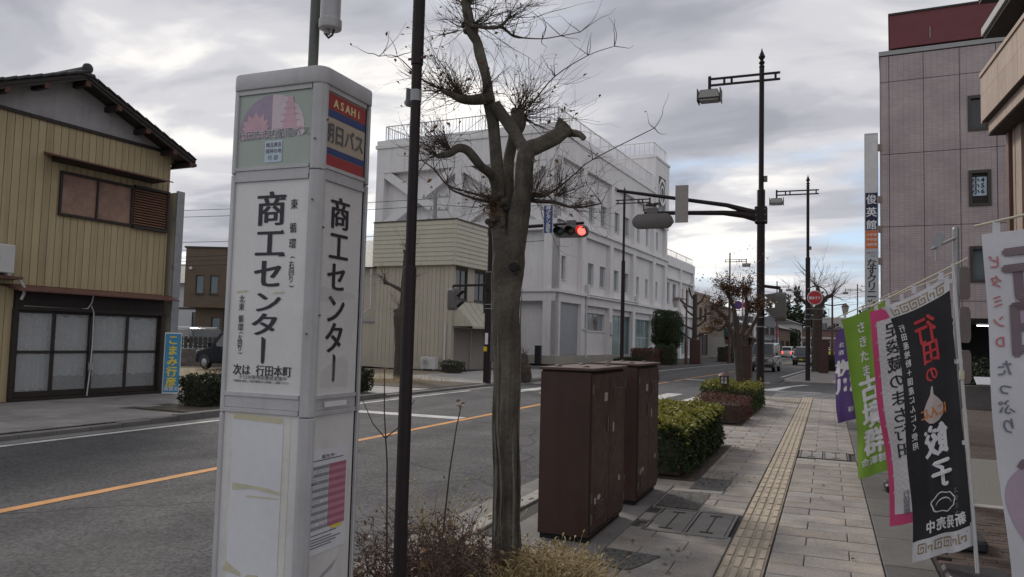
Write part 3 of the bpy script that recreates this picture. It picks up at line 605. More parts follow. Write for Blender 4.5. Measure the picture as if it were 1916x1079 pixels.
# ------------------------------------------------------------------ bus stop tower
def rrect(x0, x1, y0, y1, r, n=5):
    pts = []
    for cx, cy, a0 in ((x1-r,y0+r,-90),(x1-r,y1-r,0),(x0+r,y1-r,90),(x0+r,y0+r,180)):
        for k in range(n+1): a = R(a0+90*k/n); pts.append((cx+r*math.cos(a), cy+r*math.sin(a)))
    return pts
def bus_stop():
    t = thing('bus_stop_sign', 'tall grey four sided bus stop tower lettered 商工センター beside the road', 'bus stop', (-1.965, 2.54, 0))
    x0, x1, y0, y1 = -.215, .215, -.18, .178
    core = MB().box(x0+.02,x1-.02,y0+.02,y1-.02,.1,2.5).build('core', 'alu_d', t)
    MB().prism(rrect(x0-.06,x1+.06,y0-.06,y1+.06,.05), 'z', -.008, .1).build('base', 'concrete_d', t, bevel=.01)
    MB().prism(rrect(x0-.006,x1+.006,y0-.006,y1+.006,.05,6), 'z', 2.495, 2.562).build('cap', 'alu', t, bevel=.008, seg=2, smooth=40)
    # rounded corner posts
    for cx, cy, sx, sy in ((x1,y0,-1,1),(x0,y0,1,1),(x1,y1,-1,-1),(x0,y1,1,-1)):
        for a, b in ((.1,1.24),(1.243,2.165),(2.168,2.496)):
            p = MB(); r = .03
            w = .035 if (cx, cy) != (x1, y0) else .045
            q = [(cx+sx*r, cy), (cx+sx*w, cy), (cx+sx*w, cy+sy*.016), (cx+sx*.016, cy+sy*.016), (cx+sx*.016, cy+sy*w), (cx, cy+sy*w), (cx, cy+sy*r), (cx+sx*r*.3, cy+sy*r*.3)]
            if sx*sy > 0: q = q[::-1]
            p.prism(q, 'z', a, b).build('corner_post', 'alu', t, bevel=.003)
    Ff = lambda u, v, w: (u+1.965, y0+.010-w, v)      # front face (towards -Y), u in world X
    Fs = lambda u, v, w: (x1-.010+w, u-2.54, v)       # side face (towards +X), u in world Y
    def slab(F, u0, u1, v0, v1, m, name, parent, w=0., th=.008):
        p = [F(u0,v0,w-th),F(u1,v0,w-th),F(u1,v1,w-th),F(u0,v1,w-th),F(u0,v0,w),F(u1,v0,w),F(u1,v1,w),F(u0,v1,w)]
        return MB().add(p, [(3,2,1,0),(4,5,6,7),(0,1,5,4),(1,2,6,5),(2,3,7,6),(3,0,4,7)]).build(name, m, parent)
    def poly(F, pts, m, name, parent, w): return MB().quad(*[F(u,v,w) for u, v in pts]).build(name, m, parent)
    def disc(cx, cy, rx, ry, a0=0, a1=360, n=28): return [(cx+rx*math.cos(R(a0+(a1-a0)*i/n)), cy+ry*math.sin(R(a0+(a1-a0)*i/n))) for i in range(n+1)]
    # rails between the panels
    for F, u0, u1 in ((Ff,-2.145,-1.80),(Fs,2.385,2.665)):
        for a, b in ((2.176,2.19),(2.133,2.15),(1.308,1.322),(1.248,1.265),(.12,.16)): slab(F, u0, u1, a, b, 'alu', 'rail', t, .009, .012)
        slab(F, u0, u1, 2.151, 2.175, 'alu', 'rail', t, .005); slab(F, u0, u1, 1.266, 1.307, 'alu', 'rail', t, .004)
        slab(F, u0, u1, 2.478, 2.496, 'alu', 'rail', t, .007)
    # --- front: upper picture panel
    up = tag(slab(Ff, -2.147, -1.798, 2.19, 2.48, 'greenish', 'picture_panel', t), 'pale green panel with faded lotus and castle picture')
    cx, cy, rx = -1.985, 2.335, .152
    dl = [(cx, 2.30)]+[(cx+rx*math.cos(R(a)), cy+.135*math.sin(R(a))) for a in range(90, 181, 6)]+[(cx-rx,2.30)]
    dr = [(cx, 2.30),(cx+rx+.004,2.30)]+[(cx+rx*math.cos(R(a)), cy+.135*math.sin(R(a))) for a in range(0, 91, 6)]
    poly(Ff, dl, 'mauve', 'picture_left', up, .001); poly(Ff, dr, 'pink2', 'picture_right', up, .001)
    lot = MB()
    for a, L_, w in ((90,.085,.034),(62,.082,.034),(118,.082,.034),(38,.08,.03),(142,.08,.03),(18,.074,.026),(162,.074,.026),(75,.055,.03),(105,.055,.03)):
        w *= 1.5; ux, uy = math.cos(R(a)), math.sin(R(a)); bx, by = -2.062, 2.325
        q = [(bx,by),(bx+ux*L_*.45-uy*w*.5,by+uy*L_*.45+ux*w*.5),(bx+ux*L_,by+uy*L_),(bx+ux*L_*.45+uy*w*.5,by+uy*L_*.45-ux*w*.5)]
        k = .0015+.0002*len(lot.f); lot.quad(*[Ff(max(-2.13,u),v,k) for u, v in q])
    lot.quad(*[Ff(u,v,.0014) for u, v in ((-2.13,2.302),(-1.99,2.302),(-2.0,2.335),(-2.12,2.335))]); lot.build('lotus_print', 'pink1', up)
    cs = MB()
    for ti, (z, w, h) in enumerate(((2.36,.050,.014),(2.385,.042,.013),(2.409,.034,.013),(2.432,.026,.012))):
        c = -1.90; cs.quad(*[Ff(u,v,.0020+.0003*ti) for u, v in ((c-w,z),(c-w*.55,z+h*.55),(c-w*.5,z+h),(c+w*.5,z+h),(c+w*.55,z+h*.55),(c+w,z))]); cs.quad(*[Ff(u,v,.00185+.0003*ti) for u, v in ((c-w*.5,z+h),(c+w*.5,z+h),(c+w*.45,z+h+.012),(c-w*.45,z+h+.012))])
    cs.quad(*[Ff(u,v,.0015) for u, v in ((-1.935,2.325),(-1.865,2.325),(-1.87,2.36),(-1.93,2.36))]); cs.quad(*[Ff(u,v,.0013) for u, v in ((-1.97,2.325),(-1.83,2.325),(-1.84,2.337),(-1.96,2.337))])
    cs.build('castle_print', 'pink1', up)
    poly(Ff, [(-1.905,2.302),(-1.86,2.302),(-1.86,2.326),(-1.905,2.326)], 'mauve', 'castle_print', up, .0011)
    poly(Ff, [(-2.145,2.296),(-1.80,2.296),(-1.80,2.342),(-2.145,2.342)], mat('print_caption_ground', (.50,.47,.53), .45, .05), 'caption_ground', up, .0022) if False else None
    lettering('lettering', [('行田市市内循環バス', -2.122, 2.316, .037, .0372)], Ff, 'ink_w', up, .07, 1, False, .05, .0024)
    lettering('lettering', [('行田市市内循環バス', -2.122, 2.316, .037, .0372)], Ff, 'ink_grey', up, .012, 1, False, .0, .0034)
    lb = poly(Ff, [(-2.012,2.204),(-1.93,2.204),(-1.93,2.289),(-2.012,2.289)], 'paleblue', 'name_label', up, .002)
    lettering('lettering', [('埼玉県名',-1.998,2.272,.019,.0187),('発祥の地',-1.998,2.248,.019,.0187),('行田',-1.985,2.222,.02,.027)], Ff, 'ink_plum', up, .01, 1, False, 0, .003)
    # --- front: main lettering
    mp = slab(Ff, -2.147, -1.798, 1.32, 2.135, 'acrylic', 'name_panel', t)
    lettering('lettering', [('商',-1.968,2.025,.142,0)], Ff, 'ink', mp, .032, 1.02, True, .006, .002)
    lettering('lettering', [('工',-1.968,1.893,.14,0),('セ',-1.968,1.775,.14,0)], Ff, 'ink', mp, .035, 1.02, True, .008, .002, .88)
    lettering('lettering', [('ン',-1.966,1.668,.135,0),('タ',-1.974,1.582,.14,0)], Ff, 'ink', mp, .035, 1.02, True, .006, .002, .68)
    poly(Ff, [(-1.987,1.535),(-1.974,1.531),(-1.966,1.524),(-1.968,1.44),(-1.975,1.432),(-1.984,1.438),(-1.986,1.525)], 'ink', 'lettering', mp, .002)
    sf = MB()      # serif ticks of the heavy characters
    for u, v in ((-1.905,2.058),(-1.905,1.928),(-1.897,1.842)): sf.quad(*[Ff(a,b,.003) for a, b in ((u-.03,v-.002),(u+.004,v-.002),(u-.004,v+.014))])
    sf.build('lettering', 'ink', mp)
    lettering('lettering', [('東',-1.862,2.038,.042,0),('循',-1.862,1.948,.041,0),('環',-1.862,1.888,.041,0),('(右回り)',-1.862,1.836,.031,.0275)], Ff, 'ink', mp, .02, .82, True, .0, .002)
    lettering('lettering', [('北',-2.088,1.678,.031,0),('東',-2.088,1.648,.031,0),('循',-2.088,1.602,.031,0),('環',-2.088,1.57,.031,0),('(左回り)',-2.088,1.548,.027,.0195)], Ff, 'ink', mp, .018, .88, True, .0, .002)
    lettering('lettering', [('次は',-2.094,1.408,.044,.042),('行田本町',-1.985,1.408,.044,.0415)], Ff, 'ink', mp, .028, .95, False, .0, .002)
    lettering('lettering', [('テロ対策特別警戒実施中',-2.075,1.381,.0175,.0205),('不審物を発見した際は警察または係員へご連絡ください',-2.105,1.3655,.010,.0105)], Ff, 'ink_grey', mp, .01, 1.15, False, .0, .002)
    for u0, u1, v0, v1 in ((-2.115,-2.06,1.702,1.713),(-1.94,-1.89,1.698,1.708)): poly(Ff, [(u0,v0),(u1,v0+.003),(u1,v1),(u0,v1-.002)], 'tape', 'tape', mp, .0035)
    # --- front: blank lower panel with paper and tape ghosts
    lp = slab(Ff, -2.147, -1.798, .16, 1.25, 'white_panel', 'lower_panel', t)
    poly(Ff, [(-2.118,.2),(-1.84,.2),(-1.832,1.238),(-2.112,1.238)], 'ghost', 'glue_ghost', lp, .001); sh = slab(Ff, -2.10, -1.865, .25, 1.225, 'paper', 'paper_sheet', lp, .003, .001)
    for q in ([(-2.098,1.222),(-1.87,1.214),(-1.87,1.236),(-2.098,1.244)], [(-2.09,.955),(-1.99,.967),(-1.87,.953),(-1.868,.965),(-1.93,.976),(-2.088,.983)], [(-2.02,.934),(-1.872,.938),(-1.872,.944),(-2.02,.941)], [(-2.12,.655),(-2.03,.64),(-2.03,.655),(-2.06,.668),(-2.10,.69)], [(-2.02,.63),(-1.94,.63),(-1.95,.655),(-2.0,.652)]):
        poly(Ff, q, 'tape', 'tape', lp, .0045)
    # --- side: company stripes
    cp = tag(slab(Fs, 2.383, 2.668, 2.19, 2.48, 'sign_beige', 'company_panel', t), 'red, blue and beige striped company panel')
    for a, b, m in ((2.412,2.472,'sign_red'),(2.381,2.410,'sign_blue'),(2.236,2.262,'sign_blue'),(2.19,2.234,'sign_red')): poly(Fs, [(2.383,a),(2.668,a),(2.668,b),(2.383,b)], m, 'stripe', cp, .0012)
    lettering('lettering', [('ASAHi',2.462,2.441,.047,.0385)], Fs, 'cream_ink', cp, .04, 1, False, .02, .0025)
    lettering('lettering', [('朝日バス',2.425,2.322,.082,.0675)], Fs, 'ink_grey', cp, .02, .85, False, .015, .0025)
    # --- side: name panel
    mp2 = slab(Fs, 2.383, 2.668, 1.32, 2.135, 'acrylic', 'name_panel', t)
    lettering('lettering', [('商',2.518,2.02,.132,0),('工',2.518,1.893,.13,0),('セ',2.512,1.772,.128,0),('ン',2.512,1.652,.13,0),('タ',2.512,1.538,.13,0)], Fs, 'ink', mp2, .034, 1.02, True, .008, .002)
    poly(Fs, [(2.507,1.476),(2.519,1.472),(2.526,1.464),(2.524,1.376),(2.517,1.368),(2.509,1.374),(2.508,1.46)], 'ink', 'lettering', mp2, .002)
    fl = MB(); fr = [(2.44,1.345),(2.60,1.345),(2.615,1.36),(2.615,2.09),(2.60,2.105),(2.44,2.105),(2.425,2.09),(2.425,1.36)]
    poly(Fs, [(2.43,1.35),(2.61,1.35),(2.61,1.44),(2.57,1.475),(2.43,1.41)], mat('cloudy_film', (.5,.48,.44), .35, .2, 20, alpha=.14), 'torn_film', mp2, .005)
    poly(Fs, [(2.385,1.67),(2.62,1.69),(2.64,1.70),(2.62,1.715),(2.385,1.735)], mat('cloudy_film', (.5,.48,.44)), 'torn_film', mp2, .0055)
    # --- side: timetable
    lp2 = slab(Fs, 2.383, 2.668, .16, 1.25, 'white_panel', 'lower_panel', t)
    st = poly(Fs, [(2.455,1.276),(2.60,1.276),(2.60,1.297),(2.455,1.297)], 'ink_w', 'sticker', t, .0095); 
    tt = slab(Fs, 2.387, 2.632, .735, 1.118, 'paper', 'timetable', lp2, .0025, .001); tag(tt, 'paper bus timetable with grey and pink rows')
    rows = MB(); pk = MB(); pkd = MB()
    n = 17
    for i in range(n):
        a = 1.06-i*(.235/n); b = a-(.235/n)
        (pk if i % 2 else pkd).quad(*[Fs(u,v,.0045) for u, v in ((2.512,b),(2.622,b),(2.622,a),(2.512,a))])
        if i % 2 == 0: rows.quad(*[Fs(u,v,.0045) for u, v in ((2.405,b),(2.511,b),(2.511,a),(2.405,a))])
    rows.build('grey_rows', 'tt_grey', tt); pk.build('pink_rows', 'tt_pink', tt); pkd.build('dark_pink_rows', 'tt_pinkd', tt)
    poly(Fs, [(2.535,.812),(2.605,.812),(2.605,.824),(2.535,.824)], 'ink_yel', 'yellow_note', tt, .0045)
    lettering('lettering', [('商工センター',2.47,1.092,.016,.015)], Fs, 'ink', tt, .02, 1, False, 0, .0045)
    mins = [(''.join(random.choice('0123456789 ') for _ in range(9)), 2.412, 1.053-i*(.235/n), .0085, .0105) for i in range(n)]
    lettering('small_print', mins, Fs, 'ink_grey', tt, .02, 1, False, 0, .005)
    lb = MB()
    for k, z in enumerate((1.078,.805,.79,.78,.77,.76)): lb.quad(*[Fs(u,v,.0045) for u, v in ((2.40,z),(2.60-.03*(k%3),z),(2.60-.03*(k%3),z+.0035),(2.40,z+.0035))])
    lb.build('small_print', 'ink_grey', tt)
    poly(Fs, [(2.44,.62),(2.56,.66),(2.60,.70),(2.58,.685),(2.50,.655)], mat('scuff', (.34,.34,.36), .6, .1), 'scuff', lp2, .001)
    for F, u, zs in ((Ff,-1.772,(2.28,2.05,1.55)),(Fs,2.397,(2.36,1.95,1.62,1.0))):
        for z in zs: MB().lathe([(.004,0),(.004,.004)], 8).build('screw', 'hinge', t, Vector(F(u,z,.012)), (R(90),0,0) if F is Ff else (0,R(90),0))
    # pole through the roof carrying the antenna
    pl = MB().tube([(.03,.0,2.56),(.03,.0,3.6)], .0205, 14).build('pole', 'greypole', t, smooth=40)
    an = MB().lathe([(.044,2.765),(.0455,2.77),(.0455,2.80),(.039,2.805),(.039,3.55),(.02,3.57)], 18, (.128,-.03,0)).build('antenna', 'alu', t, smooth=40)
    MB().tube([(.06,-.01,2.80),(.1,-.02,2.80)], .012, 8).build('bracket', 'blk_plastic', an); MB().tube([(.11,-.03,2.765),(.112,-.032,2.742),(.125,-.035,2.728),(.14,-.03,2.74),(.145,-.028,2.762)], .0045, 8).build('cable', 'blk_plastic', an); MB().lathe([(.013,2.745),(.013,2.77)], 10, (.115,-.032,0)).build('connector', 'plastic_g', an)
bus_stop()

# ------------------------------------------------------------------ brown sign pole in the planting bed
t = thing('sign_pole', 'slim dark brown steel pole standing in the planting bed beside bus stop', 'pole', (-2.03, 3.55, 0))
MB().tube([(0,0,-.05),(0,0,1.905),(0,0,1.92)], [.0345,.0345,.029], 18).build('lower_tube', 'brownpole', t, smooth=40); MB().tube([(0,0,1.92),(0,0,3.02)], .0275, 18).build('upper_tube', 'brownpole', t, smooth=40)
MB().lathe([(.0275,2.995),(.033,3.0),(.034,4.6),(.0,4.6)], 18).build('sleeve', 'brownpole', t, smooth=40)
for a in (-1, 1): MB().tube([(a*.030,-.012,3.03),(a*.046,-.012,3.03)], .007, 8).build('bolt', 'brown_rust', t)
p = MB().obox((-.045,.025,2.83), (.006,.06,.10), (0,0,R(-30))).build('plate', 'steel', t); MB().tube([(0,0,2.80),(0,0,2.86)], .030, 14).build('clamp', 'steel', t, smooth=40)

# ------------------------------------------------------------------ big pruned street tree
TREE = {
'trunk': [(-0.05,0.11,-0.09,.118),(-0.05,0.07,0.15,.098),(-0.05,0.06,0.35,.092),(-0.045,0.05,0.59,.088),(-0.055,0.02,0.95,.086),(-0.052,0.01,1.31,.088),(-0.055,-0.01,1.6,.092),(-0.055,-0.03,1.82,.100),(-0.04,-0.04,2.08,.110),(-0.02,-0.04,2.24,.098)],
'left': [(-0.08,-0.06,2.1,.075),(-0.10,-0.07,2.3,.064),(-0.12,-0.07,2.47,.0576),(-0.13,-0.07,2.71,.0468),(-0.16,-0.1,3.02,.0468),(-0.19,-0.12,3.18,.0468),(-0.2,-0.14,3.31,.036),(-0.24,-0.17,3.47,.0396),(-0.26,-0.18,3.56,.036),(-0.3,-0.2,3.64,.0432),(-0.32,-0.22,3.76,.0396),(-0.34,-0.24,3.88,.0252),(-.36,-.24,4.05,.012)],
'right': [(-0.01,-0.04,2.05,.085),(0.03,-0.06,2.33,.08),(0.05,-0.07,2.42,.0772),(0.08,-0.11,2.56,.0684),(0.09,-0.12,2.7,.0648),(0.11,-0.12,2.80,.0648),(0.18,-0.09,2.84,.0586),(0.28,-0.05,2.9,.0612),(0.35,-0.03,2.965,.0576)],
'cross': [(0.09,-0.10,2.78,.055),(0.03,-0.08,2.88,.0432),(-0.05,-0.11,3.01,.0432),(-0.14,-0.13,3.13,.0468)],
'stub': [(0.27,0.0,2.93,.034),(0.37,0.02,2.935,.0288),(0.43,0.0,2.915,.0236),(.46,0,2.885,.02)],
'knob': [(0.27,-0.02,2.93,.0288),(0.29,-0.02,3.0,.0216),(0.30,-0.03,3.03,.02)],
'mid': [(-0.05,-0.02,2.2,.06),(-0.08,0.01,2.58,.0468),(-0.11,0.08,2.79,.0432),(-0.08,0.08,2.94,.0468),(-0.05,0.08,3.04,.0612),(-0.05,0.08,3.10,.060),(-0.05,0.08,3.15,.035)],
'left_low': [(-0.11,-0.09,2.5,.042),(-0.12,-0.16,2.63,.036),(-0.17,-0.26,2.69,.0324),(-0.24,-0.3,2.78,.0324),(-0.3,-0.33,2.8,.0324),(-0.36,-0.35,2.76,.0252),(-0.44,-0.38,2.74,.0144)],
'upper_left': [(-0.17,-0.14,3.18,.0452),(-0.24,-0.25,3.14,.036),(-0.29,-0.32,3.13,.0324),(-0.34,-0.35,3.15,.0252),(-0.42,-0.38,3.19,.0144)],
'top_right': [(-0.30,-0.22,3.67,.018),(-0.25,-0.24,3.65,.0144),(-0.15,-0.2,3.64,.0126),(-0.09,-0.17,3.66,.0126),(-0.03,-0.15,3.73,.009)],
}
WANDS = [[(-0.1,-0.17,3.65,.0108),(-0.08,-0.14,3.65,.0108),(-0.03,-0.09,3.61,.0079),(0.04,-0.06,3.6,.0054),(0.15,-0.01,3.6,.004),(0.27,0.03,3.62,.0034),(0.39,0.08,3.65,.0026)],
 [(0.05,-0.04,2.55,.018),(0.16,-0.04,2.51,.0144),(0.24,-0.06,2.52,.0126),(0.3,-0.04,2.56,.0072),(0.4,-0.01,2.65,.0043),(0.51,0.03,2.75,.0036),(0.89,0.17,2.97,.0026)],
 [(0.05,-0.02,2.5,.018),(0.16,-0.07,2.47,.0162),(0.3,-0.1,2.45,.0126),(0.42,-0.05,2.42,.0079),(0.58,0.01,2.45,.0043)],
 [(-0.10,-0.09,2.49,.018),(-0.23,-0.12,2.52,.0108),(-0.35,-0.15,2.55,.0086),(-0.45,-0.19,2.59,.0072),(-0.53,-0.23,2.69,.0054),(-0.61,-0.26,2.75,.0036)],
 [(-0.10,-0.08,2.46,.0144),(-0.26,-0.21,2.49,.009),(-0.37,-0.31,2.54,.0072),(-0.38,-0.32,2.61,.0054)],
 [(-.05,.08,3.1,.008),(.05,.1,3.2,.006),(.2,.13,3.38,.004),(.42,.18,3.52,.003),(.6,.2,3.57,.0022)],
 [(-.42,-.38,3.19,.007),(-.55,-.42,3.26,.005),(-.72,-.45,3.42,.003),(-.85,-.47,3.43,.0022)]]
def rough_limb(mb, pts, n=14, sub=5, amp=.10):
    """limb with interpolated sections and knobbly, fluted bark relief"""
    P = [Vector(p[:3]) for p in pts]; rs = [p[3] for p in pts]; out = []; rr = []
    for i in range(len(P)-1):
        a, b, c, d = P[max(i-1,0)], P[i], P[i+1], P[min(i+2,len(P)-1)]
        for k in range(sub):
            t = k/sub; out.append(.5*((2*b)+(c-a)*t+(2*a-5*b+4*c-d)*t*t+(3*b-a-3*c+d)*t**3)); rr.append(rs[i]+(rs[i+1]-rs[i])*t)
    out.append(P[-1]); rr.append(rs[-1])
    o = len(mb.v); mb.tube(out, rr, n)
    for i, c in enumerate(out):
        for k in range(n):
            v = Vector(mb.v[o+i*n+k]); d = v-c; ang = 2*math.pi*k/n
            f = 1+amp*(.5*math.sin(ang*3+c.z*1.1+i*.03)+(.75*abs(math.sin(ang*3.5+.6*math.sin(c.z*2.2)))-.45+.3*math.sin(ang*9+c.z*2) if n > 30 else 0)+.35*math.sin(ang*5-c.z*6+1)+.3*math.sin(c.z*17+ang*2)+random.uniform(-.2,.2))
            mb.v[o+i*n+k] = tuple(c+d*f)
def big_tree():
    t = thing('street_tree', 'gnarled pruned bare tree with forked trunk in planting bed behind bus stop', 'tree', (-1.95, 4.85, 0))
    for k, pts in TREE.items():
        pts = [(a, b, c, r*(.94 if k == 'trunk' else .88)) for a, b, c, r in pts]
        mb = MB(); rough_limb(mb, pts, 44 if k == 'trunk' else 16, 8 if k == 'trunk' else 5, .13 if k == 'trunk' else .15)
        mb.build('trunk' if k == 'trunk' else 'limb', 'bark', t, smooth=60)
    tp = TREE['trunk']
    for k in range(11):                              # sinewy ridges running up the trunk
        a0 = 2*math.pi*k/11+random.uniform(-.2,.2); z0, z1 = random.choice(((-.05,1.0),(.1,1.6),(.5,1.95),(-.05,1.9))); pts = []; n_ = 14
        for i in range(n_+1):
            z = z0+(z1-z0)*i/n_; j = max(q for q in range(len(tp)-1) if tp[q][2] <= max(z, tp[0][2])); f = min(1, (z-tp[j][2])/(tp[j+1][2]-tp[j][2])); c = [tp[j][q]+(tp[j+1][q]-tp[j][q])*f for q in range(4)]
            a = a0+.25*math.sin(z*2.2+k)+.05*math.sin(z*9+k); r = c[3]*.985; pts.append((c[0]+r*math.cos(a), c[1]+r*math.sin(a), z))
        rr = MB(); rr.tube(pts, [.002+.0075*math.sin(math.pi*i/n_) for i in range(n_+1)], 6, False, .3); rr.build('bark_ridge', 'bark_pale' if k % 3 else 'bark', t, smooth=60)
    for q, r in (((.045,-.11,2.02),.05),((-.05,-.13,2.47),.05),((-.13,-.03,2.40),.045),((-.31,-.21,3.67),.05),((-.05,.08,3.07),.065),((-.12,-.12,2.33),.05)):
        mb = MB()
        for i in range(7): mb.obox(Vector(q)+Vector((random.gauss(0,r*.4),random.gauss(0,r*.4),random.gauss(0,r*.5))), (r*.8,r*.8,r*.7), (random.random()*3,random.random()*3,random.random()*3))
        stuff(mb.build('burl', 'bark2', t, bevel=.012))
    MB().lathe([(.024,0),(.03,.004),(.033,.012),(.028,.02)], 12).build('knot_hole', 'seam', t, (.045,-.165,2.02), (R(80),0,R(18)))
    MB().lathe([(.055,0),(.053,.006)], 14).build('saw_cut', 'cutwood', t, (.352,-.028,2.968), (0,R(48),R(15)))
    tw = MB(); tips = []
    for w in WANDS:
        rough_limb(tw, w, 5, 4, .12)
        for p in w[1:]:
            for k in range(3):
                q = grow(tw, p[:3], (random.gauss(0,.6),random.gauss(0,.6),random.gauss(.45,.5)), random.uniform(.1,.32), .0032, 5, .2, .1); tips.append(q[-1])
    for p, d, n, L_, r in (((-.33,-.23,3.82),(-.2,0,1),34,.42,.0058),((-.3,-.2,3.66),(-.8,-.2,.2),16,.34,.0045),((-.28,-.2,3.68),(.9,.2,.2),16,.5,.0048),((-.05,-.15,3.72),(.8,.2,.5),14,.36,.004),
                           ((-.3,-.32,3.15),(-.6,-.2,.6),44,.36,.0045),((-.4,-.37,3.18),(-1,-.3,.4),22,.36,.004),((-.2,-.2,3.2),(.6,.1,.6),12,.3,.0045),
                           ((-.05,.08,3.14),(.3,.1,.8),30,.42,.0045),((-.02,.08,3.1),(.9,.2,.3),22,.46,.0042),((-.36,-.35,2.79),(-.6,-.2,.5),34,.3,.004),((-.44,-.38,2.75),(-1,-.3,.3),22,.32,.0036),
                           ((-.11,-.12,2.45),(-.7,-.4,.2),26,.3,.0036),((.12,-.05,2.5),(.9,.1,.4),22,.38,.004),((.3,-.08,2.5),(.8,.1,.5),20,.34,.0036),((.3,-.03,3.0),(.4,.1,.9),5,.2,.003),((.4,-.05,2.43),(1,.1,.2),12,.3,.003)):
        broom(tw, p, d, int(n*1.15), L_*.85, r*.72, .6, .06, 3, tips); broom(tw, p, d, max(4, n//3), L_*1.45, r*.6, .5, .03, 4, tips)
    tw.build('twigs', 'twig', t)
    P = [p for p in tips if random.random() < .10]; link('dead_leaves', leaf_mesh('dead_leaves', P, [(0,0,1)]*len(P), .035, 'leaf_brown'), t)
    ms = [(-.12+random.gauss(0,.035), -.13+random.gauss(0,.03), 2.43+random.gauss(0,.05)) for _ in range(260)]+[(-.3+random.gauss(0,.05), -.31+random.gauss(0,.05), 3.17+random.gauss(0,.025)) for _ in range(200)]
    stuff(link('lichen_tuft', leaf_mesh('lichen_tuft', ms, [(0,0,1)]*len(ms), .03, 'leaf_brown', .3), t))
big_tree()

# planting-bed undergrowth
def shrub():
    t = thing('dry_shrub', 'low tangled red brown shrub at the foot of the pruned tree', 'shrub', (-2.35, 4.35, 0))
    mb = MB(); tips = []
    for i in range(200):
        x, y = random.uniform(-.5,.45), random.uniform(-.85,.75)
        q = grow(mb, (x*.55,y*.6,-.01), (x*1.1,y*.8,random.uniform(.35,1.0)), random.uniform(.25,.52), .0048, 7, .25, .0); tips += q[3:]
        for k in range(4):
            a = random.choice(q[2:]); s_ = grow(mb, a, (random.gauss(0,1),random.gauss(0,1),random.gauss(.3,.7)), random.uniform(.08,.22), .0028, 4, .3, .04); tips += s_[1:]
    mb.build('stems', 'twig_red', t)
    P = [p+Vector((random.gauss(0,.015),random.gauss(0,.015),random.gauss(0,.015))) for p in tips if random.random() < .62]
    link('foliage', leaf_mesh('foliage', P, [(0,0,1)]*len(P), .024, 'leaf_redbr'), t)
    P = [p for p in tips if random.random() < .03]; link('dead_leaves', leaf_mesh('dead_leaves', P, [(0,0,1)]*len(P), .05, 'leaf_brown'), t)
shrub()
def wand(label, loc, pts, branches):
    t = thing('sapling', label, 'sapling', loc); mb = MB(); mb.tube(pts, [.0065,.006,.005,.004,.0028][:len(pts)], 6)
    for b in branches: mb.tube(b, [.004,.003,.0022][:len(b)], 5)
    mb.build('stem', 'twig', t)
    P = [Vector(pts[-1])+Vector((random.gauss(0,.008),random.gauss(0,.008),random.gauss(0,.02))) for _ in range(8)]; link('buds', leaf_mesh('buds', P, [(0,0,1)]*8, .025, 'leaf_brown'), t)
wand('bare forked sapling rising between bus stop and slim brown pole', (-2.22,3.75,0), [(0,0,0),(-.02,.02,.4),(-.05,.04,.85),(-.085,.05,1.12),(-.10,.06,1.36)], [[(-.07,.045,.98),(-.14,.02,1.06),(-.2,.0,1.19)],[(-.07,.045,.98),(-.0,.06,1.04),(.09,.08,1.2)]])
wand('single leaning bare sapling stem between brown pole and pruned tree', (-2.02,3.95,0), [(0,0,0),(.02,.01,.4),(.05,.02,.8),(.08,.03,1.05),(.105,.03,1.17)], [])
def grass(name, label, loc, sx, sy, n, h, m='drystraw', seed_heads=True, cat='grass'):
    mb = MB()
    for i in range(n):
        x, y = random.gauss(0,sx*.4), random.gauss(0,sy*.4); a = random.uniform(0,6.28); L_ = h*random.uniform(.5,1.2); b = random.uniform(.25,1.0)*L_
        d = Vector((math.cos(a),math.sin(a),0)); p = [Vector((x,y,0))+d*b*t*t+Vector((0,0,L_*(t-.28*t*t*b/L_))) for t in (0,.35,.7,1)]
        w = d.cross(Vector((0,0,1)))*.0028
        for k in range(3): mb.quad(p[k]-w*(1-k*.25), p[k]+w*(1-k*.25), p[k+1]+w*(.75-k*.25), p[k+1]-w*(.75-k*.25))
        if seed_heads and i % 4 == 0:
            e = p[-1]; dd = (p[-1]-p[-2]).normalized(); mb.tube([e, e+dd*.012+Vector((0,0,-.001)), e+dd*.03+Vector((0,0,-.004)), e+dd*.048+Vector((0,0,-.012))], [.002,.006,.0055,.001], 5, False)
    o = mb.build(name, m, None, loc); tag(o, label, cat, None, 'stuff'); return o
grass('dry_grass', 'tuft of pale dry foxtail grass at the foot of the pruned tree', (-1.66,4.85,-.01), .4, .42, 2000, .19)
grass('dry_grass', 'thin dry foxtail stalks growing through the red brown shrub', (-2.5,5.05,-.01), .4, .35, 130, .5)

